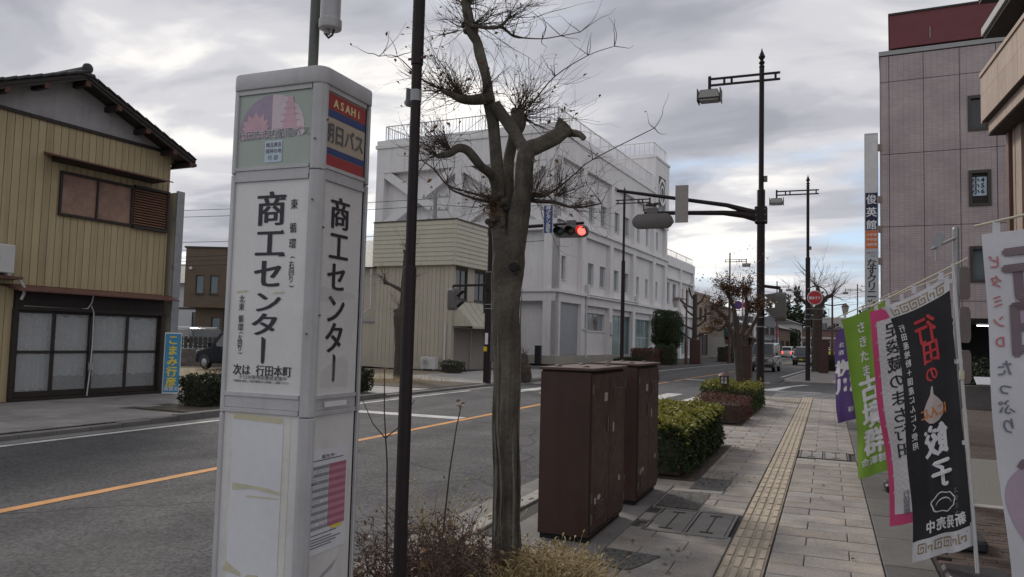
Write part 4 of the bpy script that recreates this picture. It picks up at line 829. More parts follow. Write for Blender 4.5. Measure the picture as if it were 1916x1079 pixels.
# ------------------------------------------------------------------ brown control cabinets
def cabinet(label, loc, w, d, h, grp):
    t = thing('control_cabinet', label, 'cabinet', loc, 0, grp)
    MB().box(-w/2+.015,w/2-.02,-d/2+.015,d/2-.015,-.0,.06).build('plinth', 'seam', t)
    MB().box(-w/2,w/2,-d/2,d/2,.04,h-.035).build('body', 'cabinet', t, bevel=.004)
    MB().box(-w/2-.012,w/2+.03,-d/2-.015,d/2+.015,h-.022,h).build('lid', 'cabinet_top', t, bevel=.004); MB().box(-w/2+.01,w/2-.01,-d/2+.01,d/2-.01,h-.036,h-.02).build('lid_gap', 'seam', t)
    for i, (a, b) in enumerate(((-d/2+.008,-.003),(.003,d/2-.008))):
        p = MB().box(w/2-.004,w/2+.014,a+.004,b-.004,.075,h-.05).build('door', 'cabinet', t, bevel=.004)
        s = -1 if i else 1
        if i == 0:
            hd = MB().box(w/2+.014,w/2+.024,b-.075,b-.045,h*.60,h*.70).build('handle', 'hinge', p, bevel=.003)
        MB().lathe([(.014,0),(.014,.01),(.01,.014)], 10).build('lock', 'hinge', p, (w/2+.012,(a+b)/2+.1*s,h*.48), (0,R(90),0))
        for z in (.14,.3,h-.2): MB().box(w/2+.012,w/2+.022,(b-.02 if i else a),(b if i else a+.02),z,z+.07).build('hinge', 'hinge', p, bevel=.002)
    MB().box(w/2-.003,w/2+.003,-d/2+.005,d/2-.005,.06,h-.04).build('door_gap', 'seam', t)
    vt = MB()
    for k in range(6): vt.obox((w/2+.016,d*.24,h-.30+.022*k), (.008,d*.26,.012), (0,R(30),0)); vt.obox((w/2+.016,-d*.27,.16+.022*k), (.008,d*.22,.012), (0,R(30),0))
    vt.build('louvre_vents', 'cabinet', t)
    for y, z, a, b in ((-d*.12,h*.82,.10,.07),(d*.12,h*.62,.05,.08),(-d*.38,.30,.05,.05),(-d*.28,.315,.09,.04),(d*.33,.37,.06,.045)): MB().quad(*[(w/2+.0155,y+u,z+v) for u, v in ((-a/2,-b/2),(a/2,-b/2),(a/2,b/2),(-a/2,b/2))]).build('sticker', 'sticker', t)
    for sx, sy in ((-.3,-.32),(.25,-.3),(.25,.32),(-.3,.3)): MB().lathe([(.028,0),(.028,.008),(.016,.014)], 10, (sx*w,sy*d,h)).build('lifting_plug', 'cabinet_top', t)
cabinet('dark brown steel control cabinet standing next to the pruned tree', (-1.895,6.325,.012), .41, 1.05, 1.33, 'brown control cabinets'); cabinet('dark brown steel control cabinet standing against the green hedge', (-1.89,7.82,.012), .42, .95, 1.335, 'brown control cabinets')

# ------------------------------------------------------------------ hedges along the kerb, lantern, small tree
hedge('clipped_hedge', 'box clipped green hedge with yellow tipped top beside brown cabinets', (-2.0,10.85,-.01), 1.0, 3.4, .62, 'leaf_hedge', 'leaf_yel', 17000, .05, topn=8000)
hedge('red_hedge', 'low clipped hedge with reddish brown leaves', (-1.98,16.65,-.01), .95, 1.6, .50, 'leaf_red', None, 9000, .028, core='bark2')
hedge('yellow_hedge', 'loose yellow green shrub hedge around small leaning street tree', (-2.1,19.6,-.01), 1.2, 2.9, .62, 'leaf_mid', 'leaf_yel', 8000, .05, topn=5000)
t = thing('garden_lantern', 'small brown lantern bollard with peaked cap among the hedges', 'lantern', (-2.18,18.3,0))
MB().tube([(0,0,0),(0,0,.66)], .045, 12).build('post', 'brown_rust', t, smooth=40); MB().prism([(-.075,-.075),(.075,-.075),(.075,.075),(-.075,.075)], 'z', .67, .83).build('glass', 'lampglass2', t)
fr = MB()
for a in (-1,0,1):
    for b in (-1,0,1):
        if abs(a)+abs(b) and not (a == 0 and b == 0): fr.box(a*.078-.009,a*.078+.009,b*.078-.009,b*.078+.009,.66,.84)
for z in (.66,.745,.83): fr.box(-.086,.086,-.086,-.074,z,z+.012); fr.box(-.086,.086,.074,.086,z,z+.012); fr.box(.074,.086,-.074,.074,z,z+.012); fr.box(-.086,-.074,-.074,.074,z,z+.012)
fr.build('frame', 'brownpole', t); MB().lathe([(.15,.84),(.15,.85),(.07,.915),(.02,.93),(.012,.95)], 12).build('cap', 'brown_rust', t, smooth=30)
def pollard(name, label, loc, trunk, limbs, brooms, leaves=0, lm='leaf_brown', bark='bark2', scale=1., group=None, ls=.05):
    t = thing(name, label, 'tree', loc, 0, group)
    S = lambda p: tuple(c*scale for c in p)
    mb = MB(); rough_limb(mb, [S(p) for p in trunk], 12, 4, .10); mb.build('trunk', bark, t, smooth=60)
    for l in limbs:
        mb = MB(); rough_limb(mb, [S(p) for p in l], 9, 3, .14); mb.build('limb', bark, t, smooth=60)
    tw = MB(); tips = []
    for p, d, n, L_, r in brooms: broom(tw, Vector(p)*scale, d, n, L_*scale, r*scale, .65, .05, 2, tips)
    cr = tw.build('crown', 'twig', t)
    if leaves:
        P = []
        for _ in range(leaves):
            a = random.choice(tips); P.append(Vector(a)+Vector((random.gauss(0,.05),random.gauss(0,.05),random.gauss(0,.05))))
        link('dead_leaves', leaf_mesh('dead_leaves', P, [(0,0,1)]*len(P), ls, lm), t)
    return t
pollard('street_tree', 'small leaning tree with a rounded crown of brown dead leaves among hedges', (-1.95,19.8,0),
 [(.02,.05,-.05,.10),(-.02,.0,.5,.09),(-.06,-.05,1.0,.085),(-.09,-.1,1.55,.10)],
 [[(-.09,-.1,1.45,.07),(-.25,-.2,1.9,.06),(-.38,-.25,2.25,.05),(-.62,-.3,2.42,.03)],[(-.09,-.1,1.5,.07),(-.12,-.1,2.0,.06),(-.2,-.1,2.5,.05),(-.38,-.15,2.9,.035)],[(-.09,-.1,1.5,.07),(.05,.0,2.0,.055),(.12,.0,2.5,.045),(.05,0,2.9,.03)],[(-.05,-.1,1.5,.06),(.15,.05,1.85,.05),(.33,.1,2.2,.04),(.45,.12,2.45,.03)],[(-.3,-.2,2.1,.04),(-.5,-.25,1.9,.03),(-.62,-.28,1.95,.02)]],
 [((-.62,-.3,2.42),(-.5,0,.4),16,.4,.006),((-.38,-.15,2.9),(-.2,0,1),26,.4,.006),((.05,0,2.9),(.2,0,1),26,.4,.006),((.45,.12,2.45),(.6,0,.6),18,.35,.006),((-.2,-.1,2.6),(-.1,0,1),20,.45,.006),((-.62,-.28,1.95),(-.7,0,.1),14,.3,.005),((-.38,-.15,2.9),(-.2,0,1),5,1.0,.003),((.1,0,2.9),(.3,0,1),4,1.0,.003)]+[(q,(0,0,.6),26,.24,.006) for q in ((-.5,-.25,2.5),(-.3,-.15,2.85),(-.1,-.1,2.8),(.1,0,2.75),(.35,.1,2.5),(-.55,-.28,2.05),(.2,.05,2.35))], 4200, ls=.055)

# ------------------------------------------------------------------ street lamps with double-bar arms
def lamp(label, loc, h, side, grp='street lamps with double bar arms', full=True, m='brownpole', step=.6):
    """side = -1: lamp head on the -X side"""
    t = thing('street_lamp', label, 'street lamp', loc, 0, grp)
    zs = h*step; n = 14
    MB().tube([(0,0,-.1),(0,0,.02),(0,0,zs),(0,0,zs+.03)], [.12,.105,.105,.075], n).build('lower_tube', m, t, smooth=40)
    MB().tube([(0,0,zs+.03),(0,0,h-.42)], [.068,.066], n).build('upper_tube', m, t, smooth=40)
    MB().lathe([(.07,h-.44),(.075,h-.40),(.05,h-.36),(.085,h-.30),(.06,h-.25),(.03,h-.24),(.085,h-.16),(.09,h-.13),(.03,h+.02),(.002,h+.12)], 12).build('finial', m, t, smooth=30)
    a = MB(); s = side
    for z in (h-.62, h-.80): a.box(min(-s*.48,s*1.40), max(-s*.48,s*1.40), -.025, .025, z-.028, z+.028)
    for x in (-.36, .80, 1.0): a.box(s*x-.03, s*x+.03, -.022, .022, h-.773, h-.647)
    a.box(s*1.40-.04, s*1.40+.04, -.03, .03, h-.95, h-.54); a.build('arm', m, t)
    hx = s*1.40
    hd = MB().prism([(hx-.24,h-.96),(hx+.24,h-.96),(hx+.32,h-1.20),(hx-.32,h-1.20)], 'y', -.2, .2).build('lamp_housing', 'hinge', t, bevel=.01)
    MB().prism([(hx-.225,h-.98),(hx+.225,h-.98),(hx+.285,h-1.18),(hx-.285,h-1.18)], 'y', -.204, .204).build('lamp_glass', 'lampglass', hd)
    MB().prism([(hx-.31,h-1.201),(hx+.31,h-1.201),(hx+.24,h-1.26),(hx-.24,h-1.26)], 'y', -.17, .17).build('diffuser', 'lampglass', hd)
    f = MB()
    for x in (-.31,.31): f.box(hx+x-.012, hx+x+.012, -.215, .215, h-1.28, h-.93)
    f.box(hx-.32,hx+.32,-.212,-.2,h-1.21,h-1.185); f.build('frame', 'frame_dk', hd)
    return t
L1 = lamp('dark street lamp carrying a long traffic signal arm at the pavement end', (-1.67,21.85,0), 9.62, -1)
L2 = lamp('dark street lamp with a red round sign, across the side street', (-.85,38.7,0), 9.55, -1)
L0 = lamp('dark street lamp in front of the big white building', (-10.25,41.0,0), 9.9, 1)
LA = lamp('rust brown street lamp bearing two round no parking signs', (-8.0,70.5,0), 9.7, 1, m='brown_rust')
LB = lamp('rust brown street lamp near the shop with the pink signboard', (-5.9,103,0), 9.75, 1, m='brown_rust')
LR = lamp('distant dark street lamp beyond the lantern post on the clinic side', (3.5,106.5,0), 9.6, -1)
# LED strip boxes, bands
for z in (2.3, 2.05): MB().lathe([(.107,0),(.107,.03)], 14, (0,0,z)).build('steel_band', 'steel', L1)
MB().lathe([(.108,0),(.108,.025)], 14, (0,0,3.05)).build('steel_band', 'steel', L2); MB().lathe([(.108,0),(.108,.025)], 14, (0,0,2.5)).build('steel_band', 'steel', L2)
for o, z in ((L0,5.0),(L2,6.1),(L1,6.0)): MB().box(.07,.16,-.04,.04,z,z+.16).build('photo_cell', 'hinge', o)

# traffic arm of the near lamp
t = L1
mb = MB().tube([(-.1,0,5.03),(-.45,0,5.12),(-1.0,0,5.19),(-3.2,0,5.27)], [.13,.10,.07,.05], 10); mb.build('signal_arm', 'brownpole', t, smooth=40)
MB().tube([(-.1,0,5.13),(-.9,0,5.40),(-4.02,0,5.96)], [.10,.06,.045], 10).build('signal_arm_stay', 'brownpole', t, smooth=40)
MB().box(-.16,.16,-.14,.14,4.86,5.32).build('bracket', 'brownpole', t, bevel=.02)
for x in (-.12,.12):
    for z in (4.92,5.08,5.24): MB().lathe([(.015,0),(.015,.02)], 8).build('bolt', 'steel', t, (x,-.14,z), (R(90),0,0))
def signal_head(name, label, loc, rz, back=False, lit=None, w=1.24, h=.42, grp=None):
    """horizontal three-lens signal; its lenses face local -y"""
    s = thing(name, label, 'traffic signal', loc, rz, grp)
    hb = MB().prism(rrect(-w/2,w/2,-h/2,h/2,h/2*.98,8), 'y', -.06, .10)
    hb.build('housing', 'sig_grey', s, bevel=.02, smooth=50)
    for i, m in enumerate(('lens_off','lens_amb','lens_red')):
        x = -.4+.4*i
        if m == 'lens_red' and not lit: m = 'lens_amb'
        d = MB().lathe([(.15,0),(.15,.01),(.12,.03),(.05,.04)], 20).build('lens', m, s, (x,-.058,0), (R(90),0,0))
        hood = MB(); n = 18; pts = []
        for k in range(n+1):
            a = R(-20+220*k/n); pts.append((x+.165*math.cos(a), .165*math.sin(a)))
        for k in range(n):
            l0 = .26*math.sin(math.pi*k/n)**.5+.04; l1 = .26*math.sin(math.pi*(k+1)/n)**.5+.04
            (ax,az),(bx,bz) = pts[k], pts[k+1]
            hood.quad((ax,-.055,az),(bx,-.055,bz),(bx,-.055-l1,bz-.02),(ax,-.055-l0,az-.02))
        hood.build('hood', 'blk_plastic', s, smooth=60)
    MB().box(-.16,.16,-.05,.09,h/2-.03,h/2+.17).build('mount', 'sig_grey', s, bevel=.01)
    return s
signal_head('traffic_signal', 'brown grey three lens signal hanging from the long arm, seen from behind', (-4.63,21.85,5.02), R(180), w=1.16, h=.42)
mb = MB()
for k in range(5): mb.obox((-4.78+.06*k,21.85,5.50+.02*math.sin(k*2)), (.09,.12,.06), (0,0,k))
tag(mb.build('bird_nest', 'twig'), 'small clump of nest twigs on top of the signal mount', 'nest')
tag(MB().box(-3.97,-3.61,21.72,21.76,4.94,6.0).build('sign_plate', mat('sign_back_grey', (.30,.28,.27), .5, .08, 3), None, bevel=.006), 'tall blank grey sign plate seen from behind on the long arm', 'sign')
# pedestrian signal on the near lamp, seen from its side
def ped_signal(label, loc, rz, arm):
    s = thing('pedestrian_signal', label, 'pedestrian signal', loc, rz)
    MB().prism(rrect(-.17,.17,-.39,.39,.13,5), 'y', -.12, .16).build('housing', 'sig_grey', s, bevel=.015)
    for z, m in ((.19,'lens_amb'),(-.19,'lens_off')):
        MB().box(-.12,.12,-.135,-.12,z-.12,z+.12).build('lens', m, s)
        hd = MB(); L_ = .30
        hd.quad((-.15,-.12,z+.17),(.15,-.12,z+.17),(.15,-.12-L_,z+.13),(-.15,-.12-L_,z+.13)); hd.quad((-.15,-.12,z+.17),(-.15,-.12-L_,z+.13),(-.15,-.12,z-.12)); hd.quad((.15,-.12,z+.17),(.15,-.12,z-.12),(.15,-.12-L_,z+.13)); hd.build('hood', 'sig_grey', s)
    MB().tube([(0,.02,.37),(0,.02,.48)], .05, 10).build('mount', 'sig_grey', s); MB().beam((0,.02,.50), arm, .09, .08).build('bracket_arm', 'brownpole', s, bevel=.01)
    return s
ped_signal('pedestrian signal seen side on, hung from the near street lamp', (-1.18,21.85,2.60), R(-90), (0,-.42,.56))
# push-button signal on the left
t = thing('signal_pole', 'square dark signal pole on the left pavement in front of shuttered shop', 'pole', (-11.13,25.15,0))
MB().box(-.11,.11,-.11,.11,-.1,3.9).build('lower_post', 'brownpole', t, bevel=.015); MB().tube([(0,0,3.9),(0,0,6.05)], .09, 12).build('upper_post', 'brownpole', t, smooth=40)
MB().tube([(0,0,5.35),(1.2,0,5.50),(3.45,0,5.57)], [.09,.065,.05], 10).build('arm', 'brownpole', t, smooth=40); MB().lathe([(.12,5.2),(.12,5.5)], 12).build('collar', 'brownpole', t)
MB().box(-.14,.14,-.14,.14,3.25,3.55).build('bracket', 'brownpole', t, bevel=.01)
MB().box(-.135,-.045,-.125,-.11,2.45,2.85).build('notice', 'ink_w', t) if False else None
MB().box(-.06,.05,-.128,-.11,1.35,1.75).build('notice', 'ink_w', t); MB().box(-.10,.03,-.16,-.11,1.10,1.27).build('push_button', 'sticker_y', t, bevel=.01); MB().box(.112,.28,-.08,.08,.75,2.0).build('control_box', 'hinge', t, bevel=.01)
MB().box(-.19,-.11,-.06,.06,2.45,2.85).build('speaker', 'blk_plastic', t)
for z in (2.6,2.75,3.9): MB().box(-.114,.114,-.114,.114,z,z+.025).build('band', 'steel', t)
signal_head('traffic_signal', 'three lens traffic signal with the red lamp lit beside the blue sign', (-8.1,25.05,5.28), 0, lit=True)
s = thing('push_button_sign', 'narrow blue sign lettered 押ボタン信号 above the red signal', 'sign', (-8.915,25.0,5.22))
MB().box(-.175,.175,-.015,.015,0,.99).build('plate', 'ink_w', s); MB().box(-.158,.158,-.021,-.015,.017,.973).build('face', 'sign_blue', s)
lettering('lettering', [('押ボタン信号',0,.885,.175,.157)], lambda u,v,w: (u,-.024-w,v), 'ink_w', s, .03, 1, True, .02)
ped_signal('pedestrian signal seen side on, hung left of the square signal pole', (-12.55,25.15,2.93), R(90), (0,-1.35,.53))

# red round notice on the second lamp
s = thing('round_sign', 'round red notice with white lettering on the lamp across side street', 'sign', (-.54,38.45,3.84))
MB().lathe([(.335,0),(.335,.03)], 32).build('rim', 'ink_w', s, (0,.02,0), (R(90),0,0)); MB().lathe([(.305,0),(.305,.01)], 32).build('face', 'nopark_r', s, (0,-.012,0), (R(90),0,0))
lettering('lettering', [('飲水そう',-.19,-.01,.16,.127)], lambda u,v,w: (u,-.026-w,v), 'ink_w', s, .03, .85, False, .02)
rg = MB(); rg.tube([(.49*math.cos(R(a))+.06,.05,.49*math.sin(R(a))+.05) for a in range(-30,150,12)], .025, 6); rg.build('ring', 'blk_plastic', s)
bx = MB()
for a, b in (((-.42,-.52),(.6,-.52)),((-.42,-.52),(-.42,-1.0)),((-.42,-1.0),(.6,-1.0)),((.6,-.52),(.6,-1.0))): bx.tube([(a[0],0,a[1]),(b[0],0,b[1])], .012, 6)
bx.build('wire_frame', 'steel', s)
for k, (x, z) in enumerate(((.75,5.05),(1.55,5.05))):
    s = thing('no_parking_sign', 'round blue and red no parking sign, '+('inner' if k == 0 else 'outer')+' of two on a rust brown lamp', 'sign', (-8.0+x,70.2,z), 0, 'no parking signs')
    MB().lathe([(.38,0),(.38,.02)], 28).build('rim', 'nopark_r', s, (0,0,0), (R(90),0,0)); MB().lathe([(.29,0),(.29,.006)], 28).build('face', 'nopark_b', s, (0,-.021,0), (R(90),0,0)); MB().obox((0,-.034,0), (.58,.006,.06), (0,R(45),0)).build('slash', 'nopark_r', s)
    MB().beam((-.75 if k == 0 else -.8,.02,0),(0,.02,0),.05,.05).build('bracket', 'brown_rust', s)

# ------------------------------------------------------------------ nobori banners
def banner(label, TL, TR, H, down, cloth, wave, ph, base, content, W=.5, n=4, curl=.0, bar_l=.08):
    t = thing('banner', label, 'banner', (base[0],base[1],0), 0, 'advertising banners along the pavement')
    O = Vector((base[0],base[1],0)); TL = Vector(TL)-O; TR = Vector(TR)-O; D = Vector(down).normalized()
    hx = (TR-TL); nrm = hx.cross(D).normalized()
    if nrm.y > 0: nrm = -nrm                         # towards the camera side
    def S(u, v, w=0.):                               # u 0..W left to right, v 0 (top) .. -H
        a, b = u/W, -v/H
        sw = (1-a)*(curl*math.sin(b**.55*math.pi*.85)+.02*math.sin(b*9+ph)*b)
        p = TL+hx*a+D*(b*H)+hx.normalized()*sw+Vector((0,0,-.02*math.sin(a*math.pi)*(1-b)))
        q = wave*(.25+b)*(math.sin(a*5.2+b*3.1+ph)+.5*math.sin(a*9-b*6+ph*2))*(1-a*.75)+.018*math.sin(a*13+b*4+ph)*(.4+b)+.006*math.sin(a*4-b*19+ph*3)+.010*math.exp(-((a-.75+b*.5)/.07)**2)*(1-b*.4)
        return tuple(p+nrm*(q+w))
    def patch(u0, u1, v0, v1, m, name, parent, w=0, nu=18, nv=50):
        mb = MB(); nu = max(1, int(nu*(u1-u0)/W)+1); nv = max(1, int(nv*abs(v1-v0)/H)+1)
        for j in range(nv+1):
            for i in range(nu+1): mb.v.append(S(u0+(u1-u0)*i/nu, v1+(v0-v1)*j/nv, w))
        for j in range(nv):
            for i in range(nu): a = j*(nu+1)+i; mb.f.append((a,a+1,a+nu+2,a+nu+1))
        return mb.build(name, m, parent, smooth=180)
    content(t, S, patch, W, H)
    # pole, cross bar, clips, base
    up = (TR-Vector((0,0,0))); tip = TR+hx.normalized()*.035
    foot = Vector((0,0,.06)); dirp = (tip-foot).normalized()
    MB().tube([foot, foot+dirp*(tip-foot).length*.55], .0125, 12).build('pole', 'white_pole', t, smooth=40); MB().tube([foot+dirp*(tip-foot).length*.55, tip+dirp*.06], .0105, 12).build('upper_pole', 'white_pole', t, smooth=40)
    MB().lathe([(.016,-.03),(.0175,0),(.016,.03)], 12).build('pole_joint', 'cream_pole', t, foot+dirp*(tip-foot).length*.66)
    a = TL-hx.normalized()*bar_l+dirp*.045; b = tip+hx.normalized()*.10+dirp*.045
    MB().tube([a, b], .006, 8).build('cross_bar', 'cream_pole', t)
    for k in range(3):
        f = .1+.4*k; p = TL+hx*f; MB().beam(p+Vector((0,0,-.01)), p+dirp*.05, .028, .006).build('loop', 'cloth_w', t)
    for k in range(4):
        b_ = .02+.3*k; p = Vector(S(W*.97,-H*b_)); e = foot+dirp*max(.0,(p-foot).dot(dirp)); MB().beam(p, e+(e-p).normalized()*.012, .004, .028).build('clip', 'white_pole', t)
    MB().prism(rrect(-.2,.2,-.2,.2,.05), 'z', 0, .09).build('base', 'blk_plastic', t, bevel=.02)
    return t
def both(S, W, mirror):
    fs = []
    for sg in (1,-1):
        fs.append((lambda u, v, w, sg=sg: S(W-u, v, sg*(.0045+w))) if mirror else (lambda u, v, w, sg=sg: S(u, v, sg*(.0045+w))))
    return fs
def meander(parent, S, u0, u1, v0, s, m):
    """square spiral key pattern"""
    for sg in (1,-1):
        mb = MB(); u = u0
        while u+s*1.0 < u1:
            for a, b, c, d in ((0,1,.0,.13),(0,.13,.13,1),(.13,.85,.87,1),(.72,.85,.35,.87),(.32,.72,.35,.48),(.32,.45,.48,.7)):
                mb.quad(*[S(u+p*s, v0-q*s, .0035*sg) for p, q in ((a,c),(b,c),(b,d),(a,d))])
            u += s*1.08
        mb.build('meander_print', m, parent)
def ringfill(F, pts, name, m, parent, k=6, j=2):
    """outline filled by concentric rings so that the print follows the folds"""
    q = []
    for (a, b), (c, d) in zip(pts, pts[1:]+pts[:1]): q += [(a+(c-a)*i/j, b+(d-b)*i/j) for i in range(j)]
    cx, cy = sum(p[0] for p in q)/len(q), sum(p[1] for p in q)/len(q); mb = MB(); n = len(q)
    for r in range(k+1): mb.v += [F(cx+(u-cx)*r/k, cy+(v-cy)*r/k, 0) for u, v in q]
    for r in range(k):
        for i in range(n): mb.f.append((r*n+i, r*n+(i+1)%n, (r+1)*n+(i+1)%n, (r+1)*n+i))
    return mb.build(name, m, parent)
def c_black(t, S, patch, W, H):
    c = patch(0,W,0,-H,'cloth_blk','cloth',t); tp = patch(0,W,0,-.105,'cloth_w','top_band',c,.002); patch(0,W,0,-.105,'cloth_w','top_band',c,-.002); bt = patch(0,W,-H+.135,-H,'cloth_w','bottom_band',c,.002); patch(0,W,-H+.135,-H,'cloth_w','bottom_band',c,-.002)
    meander(c, S, .04, W-.02, -.028, .066, 'gold_ink'); meander(c, S, .04, W-.02, -H+.11, .066, 'gold_ink')
    for F in both(S, W, True):
        lettering('lettering', [('行',.24,-.27,.20,0),('田',.22,-.43,.165,0),('の',.23,-.58,.12,0)], F, 'ink_red', c, .03, .95, True, .02)
        gp = [(.24,-.665),(.255,-.72),(.29,-.76),(.325,-.81),(.32,-.87),(.28,-.905),(.24,-.915),(.20,-.905),(.16,-.87),(.155,-.81),(.19,-.76),(.225,-.72),(.228,-.665)]
        ringfill(F, gp, 'garlic_print', 'garlic', c)
        lettering('lettering', [('にんに',.165,-.835,.085,.078)], F, 'ink_or', c, .03, 1, False, .03, .0015)
        lettering('lettering', [('餃',.24,-1.03,.225,0),('子',.21,-1.255,.20,0)], F, 'ink_w', c, .05, .9, True, .03)
        lettering('lettering', [('行田産地粉＋国産にんにく使用',.43,-.20,.056,.0635)], F, 'ink_w', c, .02, .9, True, .01)
        d = MB(); ring = [(.22+.115*math.cos(R(a))*(1+.06*math.sin(R(a*7))), -1.455+.068*math.sin(R(a))*(1+.10*math.sin(R(a*6)))) for a in range(0,361,12)]
        for (a,b),(e,f) in zip(ring, ring[1:]):
            k = .90; d.quad(*[F(u,v,.0) for u, v in ((a,b),(e,f),(.22+(e-.22)*k,-1.455+(f+1.455)*k),(.22+(a-.22)*k,-1.455+(b+1.455)*k))])
        arc = [(.22+.075*math.cos(R(a)), -1.47+.045*math.sin(R(a))) for a in range(10,171,16)]
        for (a,b),(e,f) in zip(arc, arc[1:]): d.quad(*[F(u,v,.0) for u, v in ((a,b),(e,f),(e,f-.008),(a,b-.008))])
        d.build('dumpling_print', 'ink_w', c)
        lettering('lettering', [('新発売中',.08,-1.595,.088,.09)], F, 'ink_w', c, .04, .95, False, .03); lettering('lettering', [('スタミナ',.095,-1.40,.045,.05)], F, 'ink_slate', c, .02, .9, True)
def c_pink(t, S, patch, W, H):
    c = patch(0,W,0,-H,'cloth_pink','cloth',t)
    for sg in (1,-1):
        patch(.045,W-.045,-.10,-H+.09,'cloth_w','inner_field',c,.002*sg)
        pt = MB(); nx = 6
        for j in range(22):
            for i in range(nx):
                u = .06+(W-.15)*i/nx+(.03 if j % 2 else 0); v = -.13-j*.07; s = .03
                for a, b in (((0,1),(1,0)),((1,0),(0,-1)),((0,-1),(-1,0)),((-1,0),(0,1))):
                    if .05 < u < W-.08 and v > -H+.14: pt.quad(*[S(u+p[0]*s*k, v+p[1]*s*k, .0032*sg) for p, k in ((a,1),(b,1),(b,.78),(a,.78))])
        pt.build('pattern_print', 'pat_tan', c)
    for F in both(S, W, True):
        f = lambda u, v, w: F(u, v, w+.001)
        lettering('lettering', [('足袋蔵のまち行田',W-.165,-.20,.135,.142)], f, 'ink', c, .02, 1, True, .01); lettering('lettering', [('しょう油煎餅',W-.34,-.32,.17,.19)], f, 'ink', c, .03, .9, True, .02); lettering('lettering', [('工業組合',W-.24,-1.50,.06,.055),('行田煎餅',W-.15,-1.55,.055,.05)], f, 'ink_slate', c, .02, 1, True)
def c_green(t, S, patch, W, H):
    c = patch(0,W,0,-H,'cloth_green','cloth',t)
    for F in both(S, W, False):
        lettering('lettering', [('さきたま',.21,-.16,.135,.165)], F, 'ink_w', c, .03, .85, True, .02); lettering('lettering', [('古墳群',.22,-.86,.30,.295)], F, 'ink_w', c, .05, .85, True, .035); lettering('lettering', [('黒糖と',.40,-.10,.13,.145)], F, 'ink_w', c, .03, .85, True, .02); lettering('lettering', [('金澤製菓',.10,-1.66,.095,.10)], F, 'ink_w', c, .03, 1, False, .02)
def c_purple(t, S, patch, W, H):
    c = patch(0,W,0,-H,'cloth_purp','cloth',t)
    for F in both(S, W, False):
        lettering('lettering', [('北酒',.12,-.32,.10,.15)], F, 'ink_w', c, .02, 1, True, .01); lettering('lettering', [('桝川',.17,-.78,.33,.34)], F, 'ink_w', c, .05, 1, True, .035); lettering('lettering', [('彩',.25,-1.62,.11,.1)], F, 'ink_w', c, .02, 1, True)
def c_white(t, S, patch, W, H):
    c = patch(0,W,0,-H,'cloth_w','cloth',t)
    for F in both(S, W, True):
        for cx, cy, rx, ry in ((W-.13,-1.22,.115,.19),(W-.24,-.36,.13,.20),(W-.12,-1.72,.10,.12)):
            ringfill(F, [(min(cx+rx*math.cos(R(a))*(1+.12*math.sin(R(a*2))),W-.005),cy+ry*math.sin(R(a))) for a in range(0,360,10)], 'bean_print', 'mauve_p', c, 7, 1)
        g = lambda u, v, w: F(u, v, w+.001)
        lettering('lettering', [('行',W-.195,-.19,.265,0),('田',W-.20,-.43,.265,0)], g, 'ink_taupe', c, .03, 1, True, .03); lettering('lettering', [('ビタミンD',W-.042,-.13,.062,.088)], g, 'ink_pinkr', c, .02, .8, True, .01); lettering('lettering', [('たっぷり',W-.055,-.60,.075,.085)], g, 'ink_slate', c, .02, .8, True, .01); lettering('lettering', [('ビーツ',W-.16,-1.10,.20,.2)], g, 'ink_taupe', c, .04, 1, True, .04)
banner('black banner with red and white mirrored lettering and a dumpling drawing', (.355,6.08,1.84), (.755,5.92,2.06), 1.80, (.078,.045,-1), 'cloth_blk', .03, .3, (.92,6.02), c_black, .50, curl=.115)
banner('pink bordered white banner with black brush lettering', (.33,7.15,1.86), (.80,7.02,2.07), 1.80, (.085,.06,-1), 'cloth_pink', .03, 1.4, (.95,7.2), c_pink, .52, curl=.0)
banner('lime green banner lettered 古墳群 in white', (.14,9.67,1.87), (.61,9.60,2.10), 1.82, (.10,.05,-1), 'cloth_green', .03, 2.2, (.78,9.6), c_green, .54, curl=.04)
banner('purple banner lettered 桝川 in white', (.22,16.7,1.93), (.70,16.6,2.10), 1.84, (.02,.0,-1), 'cloth_purp', .05, 4.0, (.82,16.6), c_purple, .55, curl=-.12)
banner('white banner with mauve bean shapes and large grey lettering', (.645,4.0,2.075), (1.17,3.82,2.18), 1.85, (.055,.03,-1), 'cloth_w', .02, .8, (1.28,3.95), c_white, .56, curl=.0, bar_l=.03)
# galvanised signpost behind the banners
t = thing('sign_post', 'galvanised post with a short side arm and road signs seen from behind', 'sign post', (1.0,7.4,0))
MB().tube([(0,0,0),(0,0,2.57)], .026, 14).build('post', 'steel', t, smooth=40); MB().lathe([(.027,2.57),(.02,2.59),(.001,2.592)], 14).build('cap', 'steel', t)
MB().tube([(0,-.02,2.50),(-.19,-.05,2.40)], .012, 8).build('arm', 'steel', t); MB().obox((-.135,-.05,2.47), (.07,.006,.13), (0,R(18),R(-20))).build('bracket_plate', 'steel', t); MB().tube([(-.15,-.04,2.42),(-.15,-.04,2.30)], .008, 6).build('hook', 'steel', t)
for z, h in ((1.98,.28),(1.62,.3),(1.28,.28)):
    MB().prism(rrect(-.02,.16,z,z+h,.05,4), 'y', -.034, -.028).build('sign_plate', 'steel', t, None, (0,0,R(55))); MB().lathe([(.03,0),(.03,.02)], 12, (0,0,z+h*.5)).build('clamp', 'steel', t)

